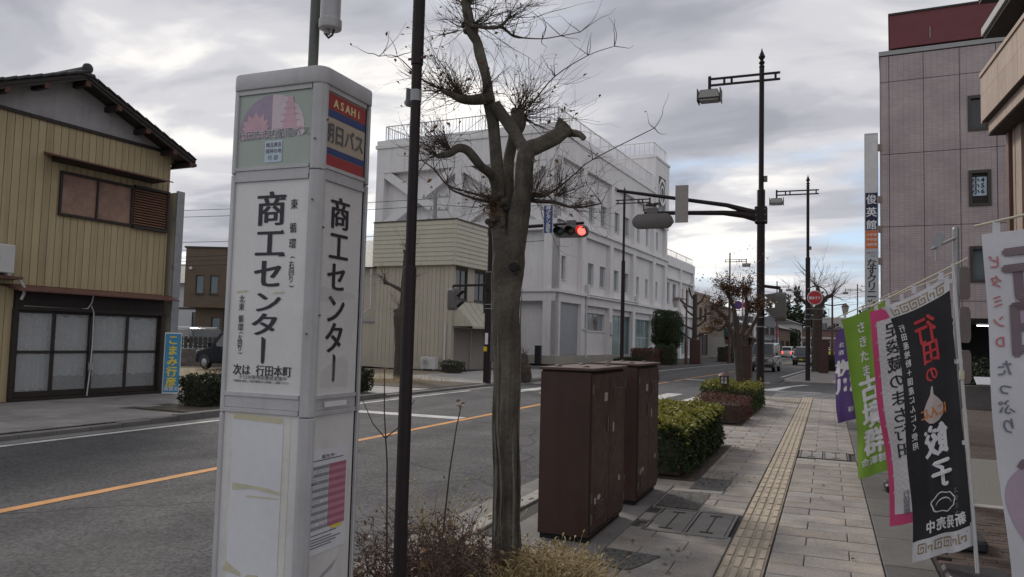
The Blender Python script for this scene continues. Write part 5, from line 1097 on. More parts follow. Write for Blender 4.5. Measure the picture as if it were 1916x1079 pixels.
# ------------------------------------------------------------------ yellow two-storey house
HR = R(-4)
def boards(parent, y0, y1, z0, z1, w, m, gap=.012, x=0., th=.02, limit=300, axis='y', name='siding_board'):
    """upright boards with recessed grooves on a +x facade (axis y) or a -y facade (axis x)"""
    n = max(1, round((y1-y0)/w)); w = (y1-y0)/n
    if axis == 'y': me = MB().box(-th,0,-w/2+gap/2,w/2-gap/2,0,z1-z0).mesh(name, m, .003)
    else: me = MB().box(-w/2+gap/2,w/2-gap/2,0,th,0,z1-z0).mesh(name, m, .003)
    for i in range(n):
        c = y0+w*(i+.5); link(name, me, parent, (x,c,z0) if axis == 'y' else (c,x,z0))
def house():
    t = thing('yellow_house', 'two storey house with yellow board siding and tiled gable roof', 'house', (-15.4,12.7,0), HR)
    yl, yr, D = -3.51, 1.81, 9.
    hol = [(-1.74,1.80,.06,2.28)]
    w = MB(); holed(w, yl, yr, 0, 6.0, hol, .35, FX(-.022)); w.quad((-.022,yr,0),(-D,yr,0),(-D,yr,6),(-.022,yr,6)); w.quad((-.022,yl,0),(-.022,yl,6),(-D,yl,6),(-D,yl,0))
    wl = w.build('wall', 'siding_gap', t)
    bw = .165
    # boards: full-height left strip, above door, around window
    boards(wl, -3.51, -1.80, 0, 2.36, bw, 'siding'); boards(wl, -3.51, 1.81, 2.42, 5.96, bw, 'siding')
    MB().box(-.03,.02,1.79,1.83,0,5.96).build('corner_trim', 'siding', wl)
    MB().box(-.35,-.34,-1.74,1.80,.0,2.28).build('inner_wall', 'interior', wl)
    # gable
    MB().prism([(yl,6.0),(yr,6.0),(-.85,7.0)], 'x', -.3, .0).build('gable_plaster', 'plaster', t)
    MB().box(-.02,.05,yl-.05,yr+.05,5.95,6.02).build('gable_trim', 'darkwood', t)
    # roof
    ap, ey, ez = -.85, 2.17, 5.79; AZ = 7.08; sl = (AZ-ez)/(ey-ap)
    for s in (1,-1):
        e = ap+s*(ey-ap)
        q = [(ap,AZ-.06),(e,ez-.02),(e,ez+.05),(ap,AZ+.02)]
        MB().prism(q if s > 0 else q[::-1], 'x', -D, .50).build('roof_deck', 'darkwood', t)
        n = 12; L_ = math.hypot(ey-ap, AZ-ez)/n; an = math.atan(sl)
        tm = MB().box(-.13,.13,-L_*.62,L_*.52,0,.028)
        tm.tube([(-.13,-L_*.62,.03),(-.13,L_*.5,.035)], .035, 7); tm = tm.mesh('roof_tile', 'kawara', .004)
        for i in range(n):
            for j in range(12):
                f = (i+.5)/n; y = ap+s*(ey-ap)*f; z = AZ+.02+(ez+.03-AZ)*f+.012
                link('roof_tile', tm, t, (.40-.265*j, y, z), (-an*1.0-.07, 0, 0) if s > 0 else (-an-.07, 0, R(180)) ) if True else None
        f = MB(); q = [(ap,AZ-.12),(e,ez-.11),(e,ez-.02),(ap,AZ-.03)]
        f.prism(q if s > 0 else q[::-1], 'x', .44, .475).build('rake_board', 'darkwood', t)
        for k in (0.02,.28,.54,.80,.97):
            if k == .02 and s < 0: continue
            y = ap+s*(ey-ap)*k; z = AZ-.06+(ez-AZ+.04)*k; MB().box(-.2,.43,y-.05,y+.05,z-.155,z-.03).build('purlin_end', 'darkwood', t); MB().box(.43,.482,y-.055,y+.055,z-.16,z-.05).build('purlin_cap', 'redwood', t)
    rb = MB().tube([(.52,ap,AZ+.11),(-D,ap,AZ+.11)], .08, 10); rb.box(-D,.48,ap-.11,ap+.11,AZ-.02,AZ+.06); rb.build('ridge', 'kawara', t, smooth=40)
    oni = MB().lathe([(.11,0),(.12,.03),(.11,.07),(.05,.10)], 14).build('ridge_ornament', 'kawara', t, (.46,ap,AZ+.13), (0,R(90),0), smooth=40); MB().box(.44,.54,ap-.18,ap+.18,AZ-.04,AZ+.04).build('ornament_foot', 'kawara', t, bevel=.02)
    MB().tube([(.4,2.25,5.74),(-D,2.25,5.72)], .05, 8).build('gutter', 'darkwood', t)
    # upstairs window with boarded panes and louvred shutter box
    wn = MB()
    for a, b, c, d in ((-1.0,.80,3.98,4.04),(-1.0,.80,4.90,4.96),(-1.0,-.95,4.04,4.90),(.76,.82,4.0,4.93),(-.13,-.09,4.04,4.90)): wn.box(-.05,.06,a,b,c,d)
    wn = wn.build('window', 'darkwood', t, bevel=.004)
    MB().box(-.03,.02,-.95,-.13,4.04,4.90).build('boarded_pane', 'shutterwood', wn); MB().box(-.03,.012,-.09,.76,4.04,4.90).build('boarded_pane', 'shutterwood', wn)
    sb = MB().box(-.2,.03,.83,1.77,4.0,4.97).build('shutter_box', 'darkwood', t); fr = MB()
    for a, b, c, d in ((.82,1.80,3.96,4.03),(.82,1.80,4.93,4.99),(1.74,1.80,4.03,4.93)): fr.box(-.1,.10,a,b,c,d)
    fr.build('shutter_frame', 'darkwood', sb, bevel=.004)
    sm = MB().obox((0,0,0), (.05,.91,.011), (0,R(38),0)).mesh('slat', 'louver', .002)
    for i in range(14): link('slat', sm, sb, (.06,1.285,4.07+.062*i))
    MB().prism([(-.02,5.24),(.52,5.14),(.52,5.165),(-.02,5.30)], 'y', -1.38, 1.52).build('window_canopy', 'tin_red', t)
    MB().prism([(-.02,5.12),(.42,5.13),(.5,5.15),(-.02,5.24)], 'y', -1.2, 1.36).build('canopy_soffit', 'darkwood', t)
    # shop front
    MB().prism([(-.02,2.34),(.42,2.27),(.42,2.30),(-.02,2.42)], 'y', -1.95, 2.0).build('awning', 'tin_red', t); MB().box(-.3,.05,-1.78,1.84,1.94,2.30).build('lintel', 'darkwood', t)
    MB().box(-.1,.10,-1.80,1.86,1.90,1.975).build('head_rail', 'darkwood', t); MB().box(-.3,.07,-1.80,1.86,.0,.07).build('threshold', 'darkwood', t)
    for y in (-1.78,1.80): MB().box(-.1,.08,y-.04,y+.04,.07,1.92).build('door_post', 'darkwood', t)
    ed = (-1.74,-.92,-.05,.87,1.76)
    for i in range(4):
        a, b = ed[i], ed[i+1]; x = -.02 if i % 2 else .02; d = MB()
        for p in ((a,b,.08,.20),(a,b,1.84,1.90),(a,b,.99,1.05),(a,a+.055,.2,1.84),(b-.055,b,.2,1.84)): d.box(x-.015,x+.015,*p)
        d = d.build('sliding_door', 'darkwood', t)
        for c, e in ((.2,.99),(1.05,1.84)): MB().box(x-.004,x,a+.055,b-.055,c,e).build('pane', 'frosted', d)
        cu = MB(); n = 26; zb = .22 if i == 0 else .50
        for k in range(n+1):
            y = a+.05+(b-a-.1)*k/n; xx = -.09+.02*math.sin(k*1.9+i)+.012*math.sin(k*.7); cu.v += [(xx,y,zb+.02*math.sin(k*.9+i)),(xx-.01,y,1.80+.03*math.sin(k*.5))]
        for k in range(n): cu.f.append((2*k,2*k+2,2*k+3,2*k+1))
        cu.build('curtain', 'curtain', d, smooth=180)
    MB().tube([(.05,-1.62,1.97),(.06,-.35,1.96),(.07,-.2,1.99),(.08,-.12,2.12),(.09,-.1,2.28)], .018, 8).build('conduit', 'plastic_w', t, smooth=60); MB().tube([(.09,-.13,2.05),(.10,-.07,1.9),(.10,-.06,1.2),(.10,-.08,.6),(.10,-.12,.05)], .014, 8).build('conduit', 'plastic_w', t, smooth=60); MB().box(.07,.14,-.11,-.02,.62,.78).build('junction_box', 'plastic_g', t)
    return t
house()
def ac_unit(label, loc, rz, grp='air conditioner units'):
    a = thing('air_conditioner', label, 'air conditioner', loc, rz, grp)
    MB().box(-.15,.15,-.40,.40,.05,.62).build('casing', 'plastic_w', a, bevel=.015)
    g = MB().lathe([(.22,0),(.22,.012),(.19,.016)], 24).build('fan_grille', 'plastic_g', a, (.148,-.12,.34), (0,R(90),0))
    f = MB()
    for k in range(5): f.lathe([(.04+.035*k,.0),(.048+.035*k,.004)], 20)
    for k in range(12): an = k*math.pi/6; f.obox((.10*math.cos(an),.10*math.sin(an),.002), (.17,.006,.004), (0,0,an))
    f.build('fan_wires', 'plastic_w', g, (0,0,.016)); MB().lathe([(.17,0),(.17,.002)], 20, (0,0,.0165)).build('fan_dark', 'interior', g)
    for y in (-.3,.3): MB().box(-.16,.16,y-.03,y+.03,0,.05).build('foot', 'plastic_g', a)
    return a
c4_, s4_ = math.cos(HR), math.sin(HR)
def HL(o, x, y, z): return (o[0]+x*c4_-y*s4_, o[1]+x*s4_+y*c4_, z)
HO = (-15.4,12.7)
ac_unit('white air conditioner unit mounted above the shop front of the yellow house', HL(HO,.24,-2.46,2.56), HR)
tag(MB().tube([HL(HO,.2,-1.92,2.55),HL(HO,.24,-1.86,2.5),HL(HO,.24,-1.8,2.42),HL(HO,.22,-1.74,2.36),HL(HO,.2,-1.72,2.22),HL(HO,.18,-1.76,2.1)], .03, 10).build('coolant_hose', 'plastic_w', None, smooth=60), 'white lagged hose hanging below the wall mounted air conditioner', 'hose')
b = MB().box(-.2,.35,-2.75,-1.85,2.50,2.555); tag(b.build('shelf_bracket', 'tin_red', None, HL(HO,0,0,0), (0,0,HR)), 'rusty shelf under the wall mounted air conditioner', 'bracket')
# tall narrow board beside the house, blue standing sign
t = thing('tall_board', 'tall narrow grey board standing against the yellow house corner', 'board', HL(HO,.05,2.12,0), HR)
MB().box(-.55,.0,-.10,.10,0,5.02).build('panel', 'cream_side', t); MB().box(.0,.07,-.11,.11,0,5.06).build('steel_channel', 'steel', t, bevel=.01)
for z in (1.9,3.1,4.3): MB().box(-.02,.08,-.13,-.10,z,z+.1).build('bracket', 'steel', t)
t = thing('standing_sign', 'upright blue sign with yellow lettering こまみ行彦 leaning at the house corner', 'sign', HL(HO,.5,1.78,.02), HR-R(42))
MB().box(-.02,.02,-.19,.19,0,1.48).build('frame', 'ink_w', t, None, (0,R(-4),0)); MB().box(.021,.024,-.175,.175,.03,1.45).build('face', 'sign_cyan', t, None, (0,R(-4),0))
Fb = lambda u, v, w: (.03+w-.07*v, u, v)
lettering('lettering', [('こまみ行彦',0,1.30,.25,.255)], Fb, 'ink_yel', t, .04, 1, True, .03); lettering('lettering', [('後援会',-.10,.12,.11,.11)], Fb, 'ink_w', t, .02, 1, False)

# ------------------------------------------------------------------ cream shop with roller shutters
def shop():
    O = (-16.54,33.04); t = thing('cream_shop', 'cream clapboard shop with shuttered front and flat parapet', 'shop', (*O,0), HR)
    DX, LY = 4.45, 6.0
    w = MB(); holed(w, 0, LY, 0, 5.05, [(.28,1.42,3.40,4.88),(2.15,3.35,3.42,4.9),(4.0,5.2,3.42,4.9),(.27,5.2,.0,2.05)], .12, FX(-.022)); holed(w, -DX, 0, 0, 5.05, [], .1, FY(.022))
    w.quad((-DX,.022,5.05),(-.022,.022,5.05),(-.022,LY,5.05),(-DX,LY,5.05)); w.quad((-DX,.022,0),(-DX,.022,5.05),(-DX,LY,5.05),(-DX,LY,0)); wl = w.build('wall', 'siding_gap', t)
    boards(wl, -DX, 0, .32, 5.05, .235, 'cream_side', .012, 0, .022, axis='x'); MB().box(-DX,.0,-.02,.02,0,.32).build('plinth_board', 'cream_side', wl)
    boards(wl, .0, .27, 0, 5.05, .135, 'cream_side'); boards(wl, 1.44, 2.13, 3.3, 5.05, .23, 'cream_side'); boards(wl, 3.37, 3.98, 3.3, 5.05, .2, 'cream_side'); boards(wl, .27, LY, 2.05, 3.36, .23, 'cream_side'); boards(wl, 5.22, LY, 0, 5.05, .2, 'cream_side')
    # parapet band of lapped boards on both sides
    z = 5.02; n = 10; h = 2.16/n
    for i in range(n):
        z0 = z+h*i
        MB().prism([(-.05,z0),(-.245,z0),(-.215,z0+h),(-.05,z0+h)], 'x', -DX-.1, .20).build('lap_board', 'clap', t); MB().prism([(.05,z0),(.05,z0+h),(.215,z0+h),(.245,z0)], 'y', -.24, LY+.1).build('lap_board', 'clap', t) if False else MB().add([(.05,-.2,z0),(.245,-.245,z0),(.215,-.215,z0+h),(.05,-.2,z0+h),(.05,LY+.1,z0),(.245,LY+.1,z0),(.215,LY+.1,z0+h),(.05,LY+.1,z0+h)], [(0,1,2,3),(7,6,5,4),(1,5,6,2),(0,4,5,1),(2,6,7,3)]).build('lap_board', 'clap', t)
    MB().box(-DX-.12,.27,-.27,LY+.12,7.18,7.24).build('coping', 'brwin', t); MB().box(.19,.25,-.25,-.19,5.0,7.18).build('corner_trim', 'clap', t); MB().box(-DX,.04,-.19,LY,5.0,5.02).build('soffit', 'clap', t)
    for a, b in ((.28,1.42),(2.15,3.35),(4.0,5.2)): window(t, FX(-.02), a, b, 3.41, 4.88, .08, 'frame_dk', 'dkglass', 1, .06)
    for a, b in ((.30,2.0),(2.06,3.6),(3.66,5.18)):
        s = MB(); n = 40
        for i in range(n):
            z0, z1 = 2.04*i/n, 2.04*(i+1)/n; zm = (z0+z1)/2
            s.quad((-.10,a,z0),(-.10,b,z0),(-.085,b,zm),(-.085,a,zm)); s.quad((-.085,a,zm),(-.085,b,zm),(-.10,b,z1),(-.10,a,z1))
        s.build('roller_shutter', 'shutter', t); MB().box(-.09,-.03,b,b+.06,0,2.05).build('shutter_rail', 'plastic_g', t)
    # sloping tin canopy
    c = MB(); c.quad((0,.1,3.30),(.95,.35,2.12),(.95,5.4,2.12),(0,5.4,3.30)); c.quad((0,.1,3.30),(0,.1,2.10),(.95,.35,2.12)); c.quad((.95,.35,2.12),(.95,.35,2.02),(.95,5.4,2.02),(.95,5.4,2.12)); c.quad((0,.1,2.1),(0,5.4,2.1),(.95,5.4,2.02),(.95,.35,2.02))
    cn = c.build('canopy', 'canopy', t)
    for k in range(8): y = .35+k*.66; MB().beam((.005,y,3.31),(.955,y,2.13),.02,.02).build('seam', 'canopy', cn)
    MB().tube([(-.30,-.06,2.2),(-.30,-.06,.12),(-.36,-.12,.04)], .035, 8).build('downpipe', 'plastic_w', t, smooth=50)
    # low rear wing with tiled roof
    MB().box(-9.5,-DX-.02,.3,7,0,5.0).build('rear_wing', 'cream_side', t); MB().prism([(-.1,5.0),(7.4,5.0),(3.6,6.9)], 'x', -9.8, -DX-.15).build('rear_roof', 'kawara', t)
    MB().tube([(-DX-.25,-.1,4.9),(-DX-.25,-.06,2.9),(-DX-.9,-.06,2.5)], .045, 8).build('rear_downpipe', 'plastic_w', t); MB().box(-9.5,-DX-.05,.2,.3,2.25,2.4).build('rear_rail', 'plastic_g', t)
shop()
ac_unit('white air conditioner unit on the ground beside the cream shop', (-17.5,32.75,0), HR-R(90), 'air conditioner units')
t = thing('marker_post', 'short red and white striped marker post beside the cream shop', 'post', (-18.1,31.6,0))
MB().lathe([(.16,0),(.16,.03),(.05,.06)], 14).build('foot', 'cone_red', t)
for k in range(6): MB().lathe([(.045,.06+.13*k),(.045,.06+.13*(k+1))], 12).build('band', 'ink_w' if k % 2 else 'cone_red', t)

# ------------------------------------------------------------------ big white office block
def office():
    O = (-16.5,48.); t = thing('white_office', 'large white four storey block with pilasters, cross braced gable and roof railing', 'office building', (*O,0), HR)
    PIL = [(0,.9),(5.1,.75),(11.25,.75),(17.3,.75),(23.4,.75),(27.5,.6)]
    lo = [(.95,2.35),(6.7,7.9),(9.3,10.6),(12.6,13.8),(15.3,16.5),(18.75,19.5),(21.5,22.25),(24.7,25.5)]
    holes = [(a,b,5.7,7.32) for a, b in lo]+[(a,b,10.45,12.05) for a, b in lo[1:]]+[(1.3,2.4,10.45,12.05)]
    gh = [(1.0,4.6,.62,4.1),(6.2,10.6,2.3,3.65),(12.05,17.2,.35,3.7),(18.2,23.2,.35,3.6),(24.3,27.3,.35,3.4)]
    w = MB(); holed(w, 0, 28.1, 0, 16.0, holes+gh, .22, FX(-.30)); holed(w, -14.7, -.3, 0, 16.0, [], .2, FY(.62))
    w.quad((-14.7,.0,0),(-14.7,.0,16),(-14.7,28,16),(-14.7,28,0)); w.quad((-14.7,.3,15.9),(-.3,.3,15.9),(-.3,28.1,15.9),(-14.7,28.1,15.9)); w.quad((-.3,28.1,0),(-14.7,28.1,0),(-14.7,28.1,16),(-.3,28.1,16)); w.build('wall', 'wwall', t)
    for y, wd in PIL: MB().box(-.30,0,y-(0 if y == 0 else wd/2),y+(wd if y == 0 else wd/2),.55,13.9).build('pilaster', 'wwall', t)
    def band(z0, z1, x, name, m='wwall', y0=0., y1=28.1): return MB().box(-.30,x,y0,y1,z0,z1).build(name, m, t)
    band(13.9,15.45,.006,'frieze',y1=23.18); band(15.45,15.7,.10,'cornice','wtrim',-.1,23.17); band(15.7,16.05,.02,'parapet','wtrim',-.02,23.16); band(9.55,9.75,.14,'ledge','wtrim'); band(9.05,9.55,-.02,'beam'); band(4.75,4.95,.16,'ledge','wtrim'); band(4.15,4.75,-.02,'beam'); band(0,.55,.05,'plinth','plinth')
    # cross-braced gable towards the side road
    for x0, x1 in ((-14.7,-14.0),(-7.9,-7.3),(-.9,0)): MB().box(x0,x1,-.0,.62,.0,13.6).build('gable_column', 'wwall', t)
    MB().box(-14.7,0,-.006,.62,13.6,15.45).build('gable_frieze', 'wwall', t); MB().box(-14.8,.1,-.1,.3,15.45,15.7).build('gable_cornice', 'wtrim', t); MB().box(-14.72,.0,-.02,.3,15.7,16.05).build('gable_parapet', 'wtrim', t); MB().box(-14.7,0,-.003,.62,8.9,9.6).build('gable_beam', 'wwall', t); MB().box(-14.7,-.0,-.15,.3,4.75,4.95).build('gable_ledge', 'wtrim', t); MB().box(-14.7,0,-.01,.3,4.15,4.75).build('gable_beam', 'wwall', t); MB().box(-14.7,0,-.05,.3,0,.55).build('gable_plinth', 'plinth', t)
    for x0, x1 in ((-14.0,-7.9),(-7.3,-.9)):
        for a, b in (((x0,9.6),(x1,13.6)),((x0,13.6),(x1,9.6))):
            MB().beam((a[0],.33,a[1]),(b[0],.33,b[1]),.58 if a[1] < 10 else .572,.62).build('brace', 'wwall', t)
    for a, b in lo: window(t, FX(-.30), a, b, 5.7, 7.32, .2, 'rail', ('dkglass','paleglass'), 1, .06)
    for a, b in lo[1:]: window(t, FX(-.30), a, b, 10.45, 12.05, .2, 'rail', ('dkglass','paleglass'), 1, .06)
    window(t, FX(-.30), 1.3, 2.4, 10.45, 12.05, .2, 'rail', ('dkglass','paleglass'), 1, .06); window(t, FX(-.30), 6.2, 10.6, 2.3, 3.65, .2, 'rail', ('dkglass','paleglass'), 3, .07)
    MB().box(-.5,-.22,1.0,4.6,.62,4.1).build('blank_panel', 'greypanel', t); f = MB()
    for a, b, c, d in ((.9,4.7,4.1,4.2),(.9,1.0,.55,4.1),(4.6,4.7,.55,4.1)): f.box(-.3,-.12,a,b,c,d)
    f.build('panel_frame', 'wtrim', t); window(t, FX(-.30), 12.05, 17.2, .35, 3.7, .2, 'rail', 'aquaglass', 3, .06, False); window(t, FX(-.30), 18.2, 23.2, .35, 3.6, .2, 'rail', 'aquaglass', 3, .06, False, 1); window(t, FX(-.30), 24.3, 27.3, .35, 3.4, .2, 'rail', 'aquaglass', 1, .06, False)
    # downpipes and service pipe on brackets
    MB().tube([(.06,5.62,4.6),(.06,5.62,.3)], .07, 10).build('downpipe', 'rail', t); MB().box(0,.22,5.45,5.8,4.65,5.6).build('hopper', 'rail', t, bevel=.02); MB().tube([(.12,5.8,4.9),(.16,18,4.98)], .07, 8).build('service_pipe', 'rail', t); MB().tube([(.06,5.0,2.4),(.06,5.6,2.4)], .05, 8).build('downpipe', 'rail', t); MB().box(0,.2,17.3,17.8,4.75,5.5).build('hopper', 'rail', t); MB().box(.0,.1,11.0,11.5,2.1,3.1).build('wall_box', 'rail', t)
    # tower with emblem
    tw = MB(); holed(tw, 23.2, 28.1, 12.6, 18.9, [(24.3,26.9,12.95,17.4)], .12, FX(.03)); holed(tw, -6.0, .03, 16.05, 18.9, [], .1, FY(23.2)); tw.quad((-6,23.2,18.9),(.03,23.2,18.9),(.03,28.1,18.9),(-6,28.1,18.9)); tw.quad((-6,23.2,16),(-6,23.2,18.9),(-6,28.1,18.9),(-6,28.1,16)); tw.quad((.03,28.1,12.6),(-6,28.1,12.6),(-6,28.1,18.9),(.03,28.1,18.9)); tw = tw.build('tower', 'wwall', t)
    MB().box(-6.1,.12,23.1,28.2,18.9,19.1).build('tower_coping', 'wtrim', tw)
    em = MB().box(-.12,-.09,24.3,26.9,12.9,17.4).build('emblem_ground', 'logo_dk', tw); FE = lambda u, v, w: (.06+w, u, v)
    for ro, ri, st, en in ((1.22,.95,0,360),(.62,.42,-60,240)):
        r = MB(); n = 28
        for k in range(n):
            a, b = R(st+(en-st)*k/n), R(st+(en-st)*(k+1)/n); r.quad(*[FE(25.6+q*math.cos(x),16.0+q*math.sin(x)*1.05,0) for q, x in ((ro,a),(ro,b),(ri,b),(ri,a))])
        r.build('emblem', 'ink_w', tw)
    MB().quad(*[FE(u,v,0) for u, v in ((25.45,14.9),(25.75,14.9),(25.78,15.7),(25.42,15.7))]).build('emblem', 'ink_w', tw)
    lettering('lettering', [('行田',25.05,13.65,1.05,1.1)], lambda u,v,w: (.06+w,u,v), 'ink_w', t, .06, 1, False, .05)
    MB().box(-3.2,-.8,23.14,23.2,16.1,17.2).build('tower_recess', 'logo_dk', tw) if False else None
    # roof railings
    def railing(pts, z, h, st):
        r = MB()
        for (ax,ay),(bx,by) in zip(pts, pts[1:]):
            L_ = math.hypot(bx-ax,by-ay); n = int(L_/st)
            for k in range(n+1):
                x, y = ax+(bx-ax)*k/n, ay+(by-ay)*k/n; q = .03 if k % 8 == 0 else .014; r.box(x-q,x+q,y-q,y+q,z,z+h)
            r.beam((ax,ay,z+h),(bx,by,z+h),.07,.06); r.beam((ax,ay,z+.12),(bx,by,z+.12),.04,.04)
        return r.build('railing', 'rail', t)
    railing([(-14.2,9.0),(-14.2,.35),(-.25,.35),(-.25,23.0)], 16.05, 1.15, .26); railing([(-5.8,23.35),(-.2,23.35),(-.2,27.9)], 19.1, 1.25, .45)
    MB().lathe([(1.0,0),(1.0,1.3),(.9,1.45)], 20, (-2.2,14.5,16.0)).build('roof_tank', 'wtrim', t)
    # lower wing
    wh = [(28.9,29.8,5.6,7.6),(31.0,32.4,5.6,7.6),(34.6,35.6,5.6,7.4),(37.0,38.2,5.6,7.4),(29.3,33.2,.4,3.4),(34.6,38.6,.4,3.4)]
    g = MB(); holed(g, 28.1, 39.6, 0, 9.6, wh, .2, FX(-.25)); g.quad((-.25,39.6,0),(-9,39.6,0),(-9,39.6,9.6),(-.25,39.6,9.6)); g.quad((-9,28.1,9.6),(-.25,28.1,9.6),(-.25,39.6,9.6),(-9,39.6,9.6)); g = g.build('wing', 'wwall', t)
    for a, b, c, d in ((28.1,39.7,9.3,10.2),(28.1,39.6,4.4,4.7),(28.1,39.6,7.95,8.15)): MB().box(-.26,.02,a,b,c,d).build('wing_band', 'wtrim', g)
    for y in (33.6,39.3): MB().box(-.25,-.0,y-.25,y+.25,0,9.3).build('wing_pilaster', 'wwall', g)
    for h in wh: window(g, FX(-.25), *h, .18, 'rail', 'blueglass' if h[2] > 4 else 'aquaglass', 1, .06)
    railing([(-.2,28.2),(-.2,39.5)], 10.2, .7, .5)
    # ramp rails at the entrance
    for x in (1.4,):
        r = MB()
        for z in (.95,.5): r.tube([(x,12.5,z-.55),(x,19.0,z+.55),(x,24.,z-.1)], .035, 6)
        for y, zt in ((13,.55),(16,1.0),(19,1.5),(21.5,1.2),(24,.85)): r.tube([(x,y,0),(x,y,zt)], .03, 6)
        r.build('handrail', 'rail', t)
    MB().prism([(12.3,0),(24.5,0),(24.5,.15),(19,.55),(12.3,.05)], 'x', -.2, 1.3).build('ramp', 'concrete', t)
office()

# ------------------------------------------------------------------ tiled clinic tower on the right
def clinic():
    t = thing('tiled_building', 'pink grey tiled building with dark red penthouse across the side street', 'building', (2.15,37.,0), HR)
    W_, D_ = 9., 16.
    wins = [(3.35,4.10,z,z+1.45) for z in (4.42,7.6,10.78)]
    w = MB(); holed(w, 0, W_, 0, 14.45, wins+[(2.6,8.6,.0,2.75)], .25, FY(.02)); w.quad((0,.02,0),(0,.02,14.45),(0,D_,14.45),(0,D_,0)); w.quad((0,.02,14.45),(W_,.02,14.45),(W_,D_,14.45),(0,D_,14.45)); w.quad((W_,.02,0),(W_,D_,0),(W_,D_,14.45),(W_,.02,14.45)); wl = w.build('wall', 'seam', t)
    # tiled panels between the expansion joints
    us = [0,.35,1.68,3.03,4.35,5.7,7.1,9.0]; vs = [2.9,3.62,6.84,10.02,13.24,14.4]
    for i in range(len(us)-1):
        for j in range(len(vs)-1):
            a, b, c, d = us[i]+.012, us[i+1]-.012, vs[j]+.012, vs[j+1]-.012
            hs = [h for h in wins if h[0] < b and h[1] > a and h[2] < d and h[3] > c]
            p = MB()
            if hs:
                hh = [(max(h[0],a),min(h[1],b),max(h[2],c),min(h[3],d)) for h in hs]; holed(p, a, b, c, d, hh, .02, FY(0))
            else: p.box(a,b,0,.02,c,d)
            p.build('tiled_panel', 'tile', wl)
    for j in range(len(vs)-1): MB().box(-.02,.0,.03,D_,vs[j]+.012,vs[j+1]-.012).build('tiled_panel', 'tile', wl)
    MB().box(.0,2.58,0,.02,0,2.88).build('tiled_panel', 'tile', wl); MB().box(8.62,9,0,.02,0,2.88).build('tiled_panel', 'tile', wl)
    MB().box(2.6,8.6,3.5,3.6,0,2.75).build('garage_back', 'interior', t); MB().box(2.6,8.6,.1,3.6,2.7,2.75).build('garage_ceiling', 'stone_d', t); MB().box(3.6,5.0,.6,.68,2.6,2.66).build('strip_lamp', mat('strip_lamp', (.8,.8,.8), emit=((1,1,1),2.0)), t)
    MB().box(-.05,W_+.05,-.05,D_,14.43,14.62).build('coping', 'plastic_g', t)
    pz = MB().box(.38,W_,.35,D_-2,14.85,16.35).build('penthouse', 'redpent', t); MB().box(.45,W_,.5,D_-2,14.6,14.85).build('penthouse_gap', 'seam', t); MB().box(.33,W_+.05,.3,D_-2,16.35,16.43).build('penthouse_coping', 'frame_dk', pz); MB().box(1.95,1.98,.3,.36,15.1,15.6).build('rod', 'steel', pz)
    for k, h in enumerate(wins):
        f = MB()
        for a, b, c, d in ((h[0]-.03,h[1]+.03,h[2]-.03,h[2]+.08),(h[0]-.03,h[1]+.03,h[3]-.1,h[3]+.03),(h[0]-.03,h[0]+.09,h[2]+.08,h[3]-.1),(h[1]-.09,h[1]+.03,h[2]+.08,h[3]-.1)): f.box(a,b,-.05,.2,c,d)
        f = f.build('window', 'brwin', t); MB().quad(*FYq(h)).build('pane', 'dkglass' if k else 'blueglass', f)
        if k == 1:
            MB().quad((h[0]+.12,.09,h[2]+.42),(h[1]-.12,.09,h[2]+.42),(h[1]-.12,.09,h[3]-.24),(h[0]+.12,.09,h[3]-.24)).build('poster', 'paleblue', f)
            lettering('lettering', [('小4',h[0]+.24,h[3]-.36,.26,.24),('小5',h[0]+.24,h[3]-.60,.26,.24),('小6',h[0]+.24,h[3]-.84,.26,.24)], lambda u,v,w: (u,.08-w,v), 'navy_sign', f, .04, 1, False, .03)
def FYq(h): return ((h[0]+.05,.1,h[2]+.05),(h[1]-.05,.1,h[2]+.05),(h[1]-.05,.1,h[3]-.05),(h[0]+.05,.1,h[3]-.05))
clinic()
t = thing('column_sign', 'tall vertical illuminated sign column lettered なすクリニック on the tiled building', 'sign', (1.78,36.95,0))
MB().box(-.27,.27,-.05,.20,3.2,11.0).build('casing', 'sign_grey', t, bevel=.02); FS = lambda u, v, w: (u,-.06-w,v)
for a, b, m in ((8.36,10.9,'white_panel'),(6.70,8.34,'navy_sign'),(5.90,6.68,'sign_orange'),(3.25,5.88,'sign_grey')): MB().box(-.24,.24,-.056,-.05,a,b).build('panel', m, t)
lettering('lettering', [('俊英館',0,8.06,.44,.56)], FS, 'ink_w', t, .02, 1, True, .02); lettering('lettering', [('小学部',-.14,6.50,.14,.14),('中学部',-.14,6.29,.14,.14),('高校部',-.14,6.08,.14,.14)], FS, 'ink_w', t, .02, 1, False); lettering('lettering', [('NASU',-.15,5.72,.15,.10),('clinic',-.06,5.58,.12,.05)], FS, 'ink_slate', t, .02, 1, False); lettering('lettering', [('なすクリニック',0,5.26,.42,.335)], FS, 'ink', t, .025, 1, True, .02); lettering('lettering', [('内科小児科',.10,3.05,.15,.16)], FS, 'ink', t, .02, 1, True)
for z in (5.2,6.6,7.9,10.2): MB().box(.27,.42,.0,.14,z,z+.3).build('bracket', 'tan_wall', t)

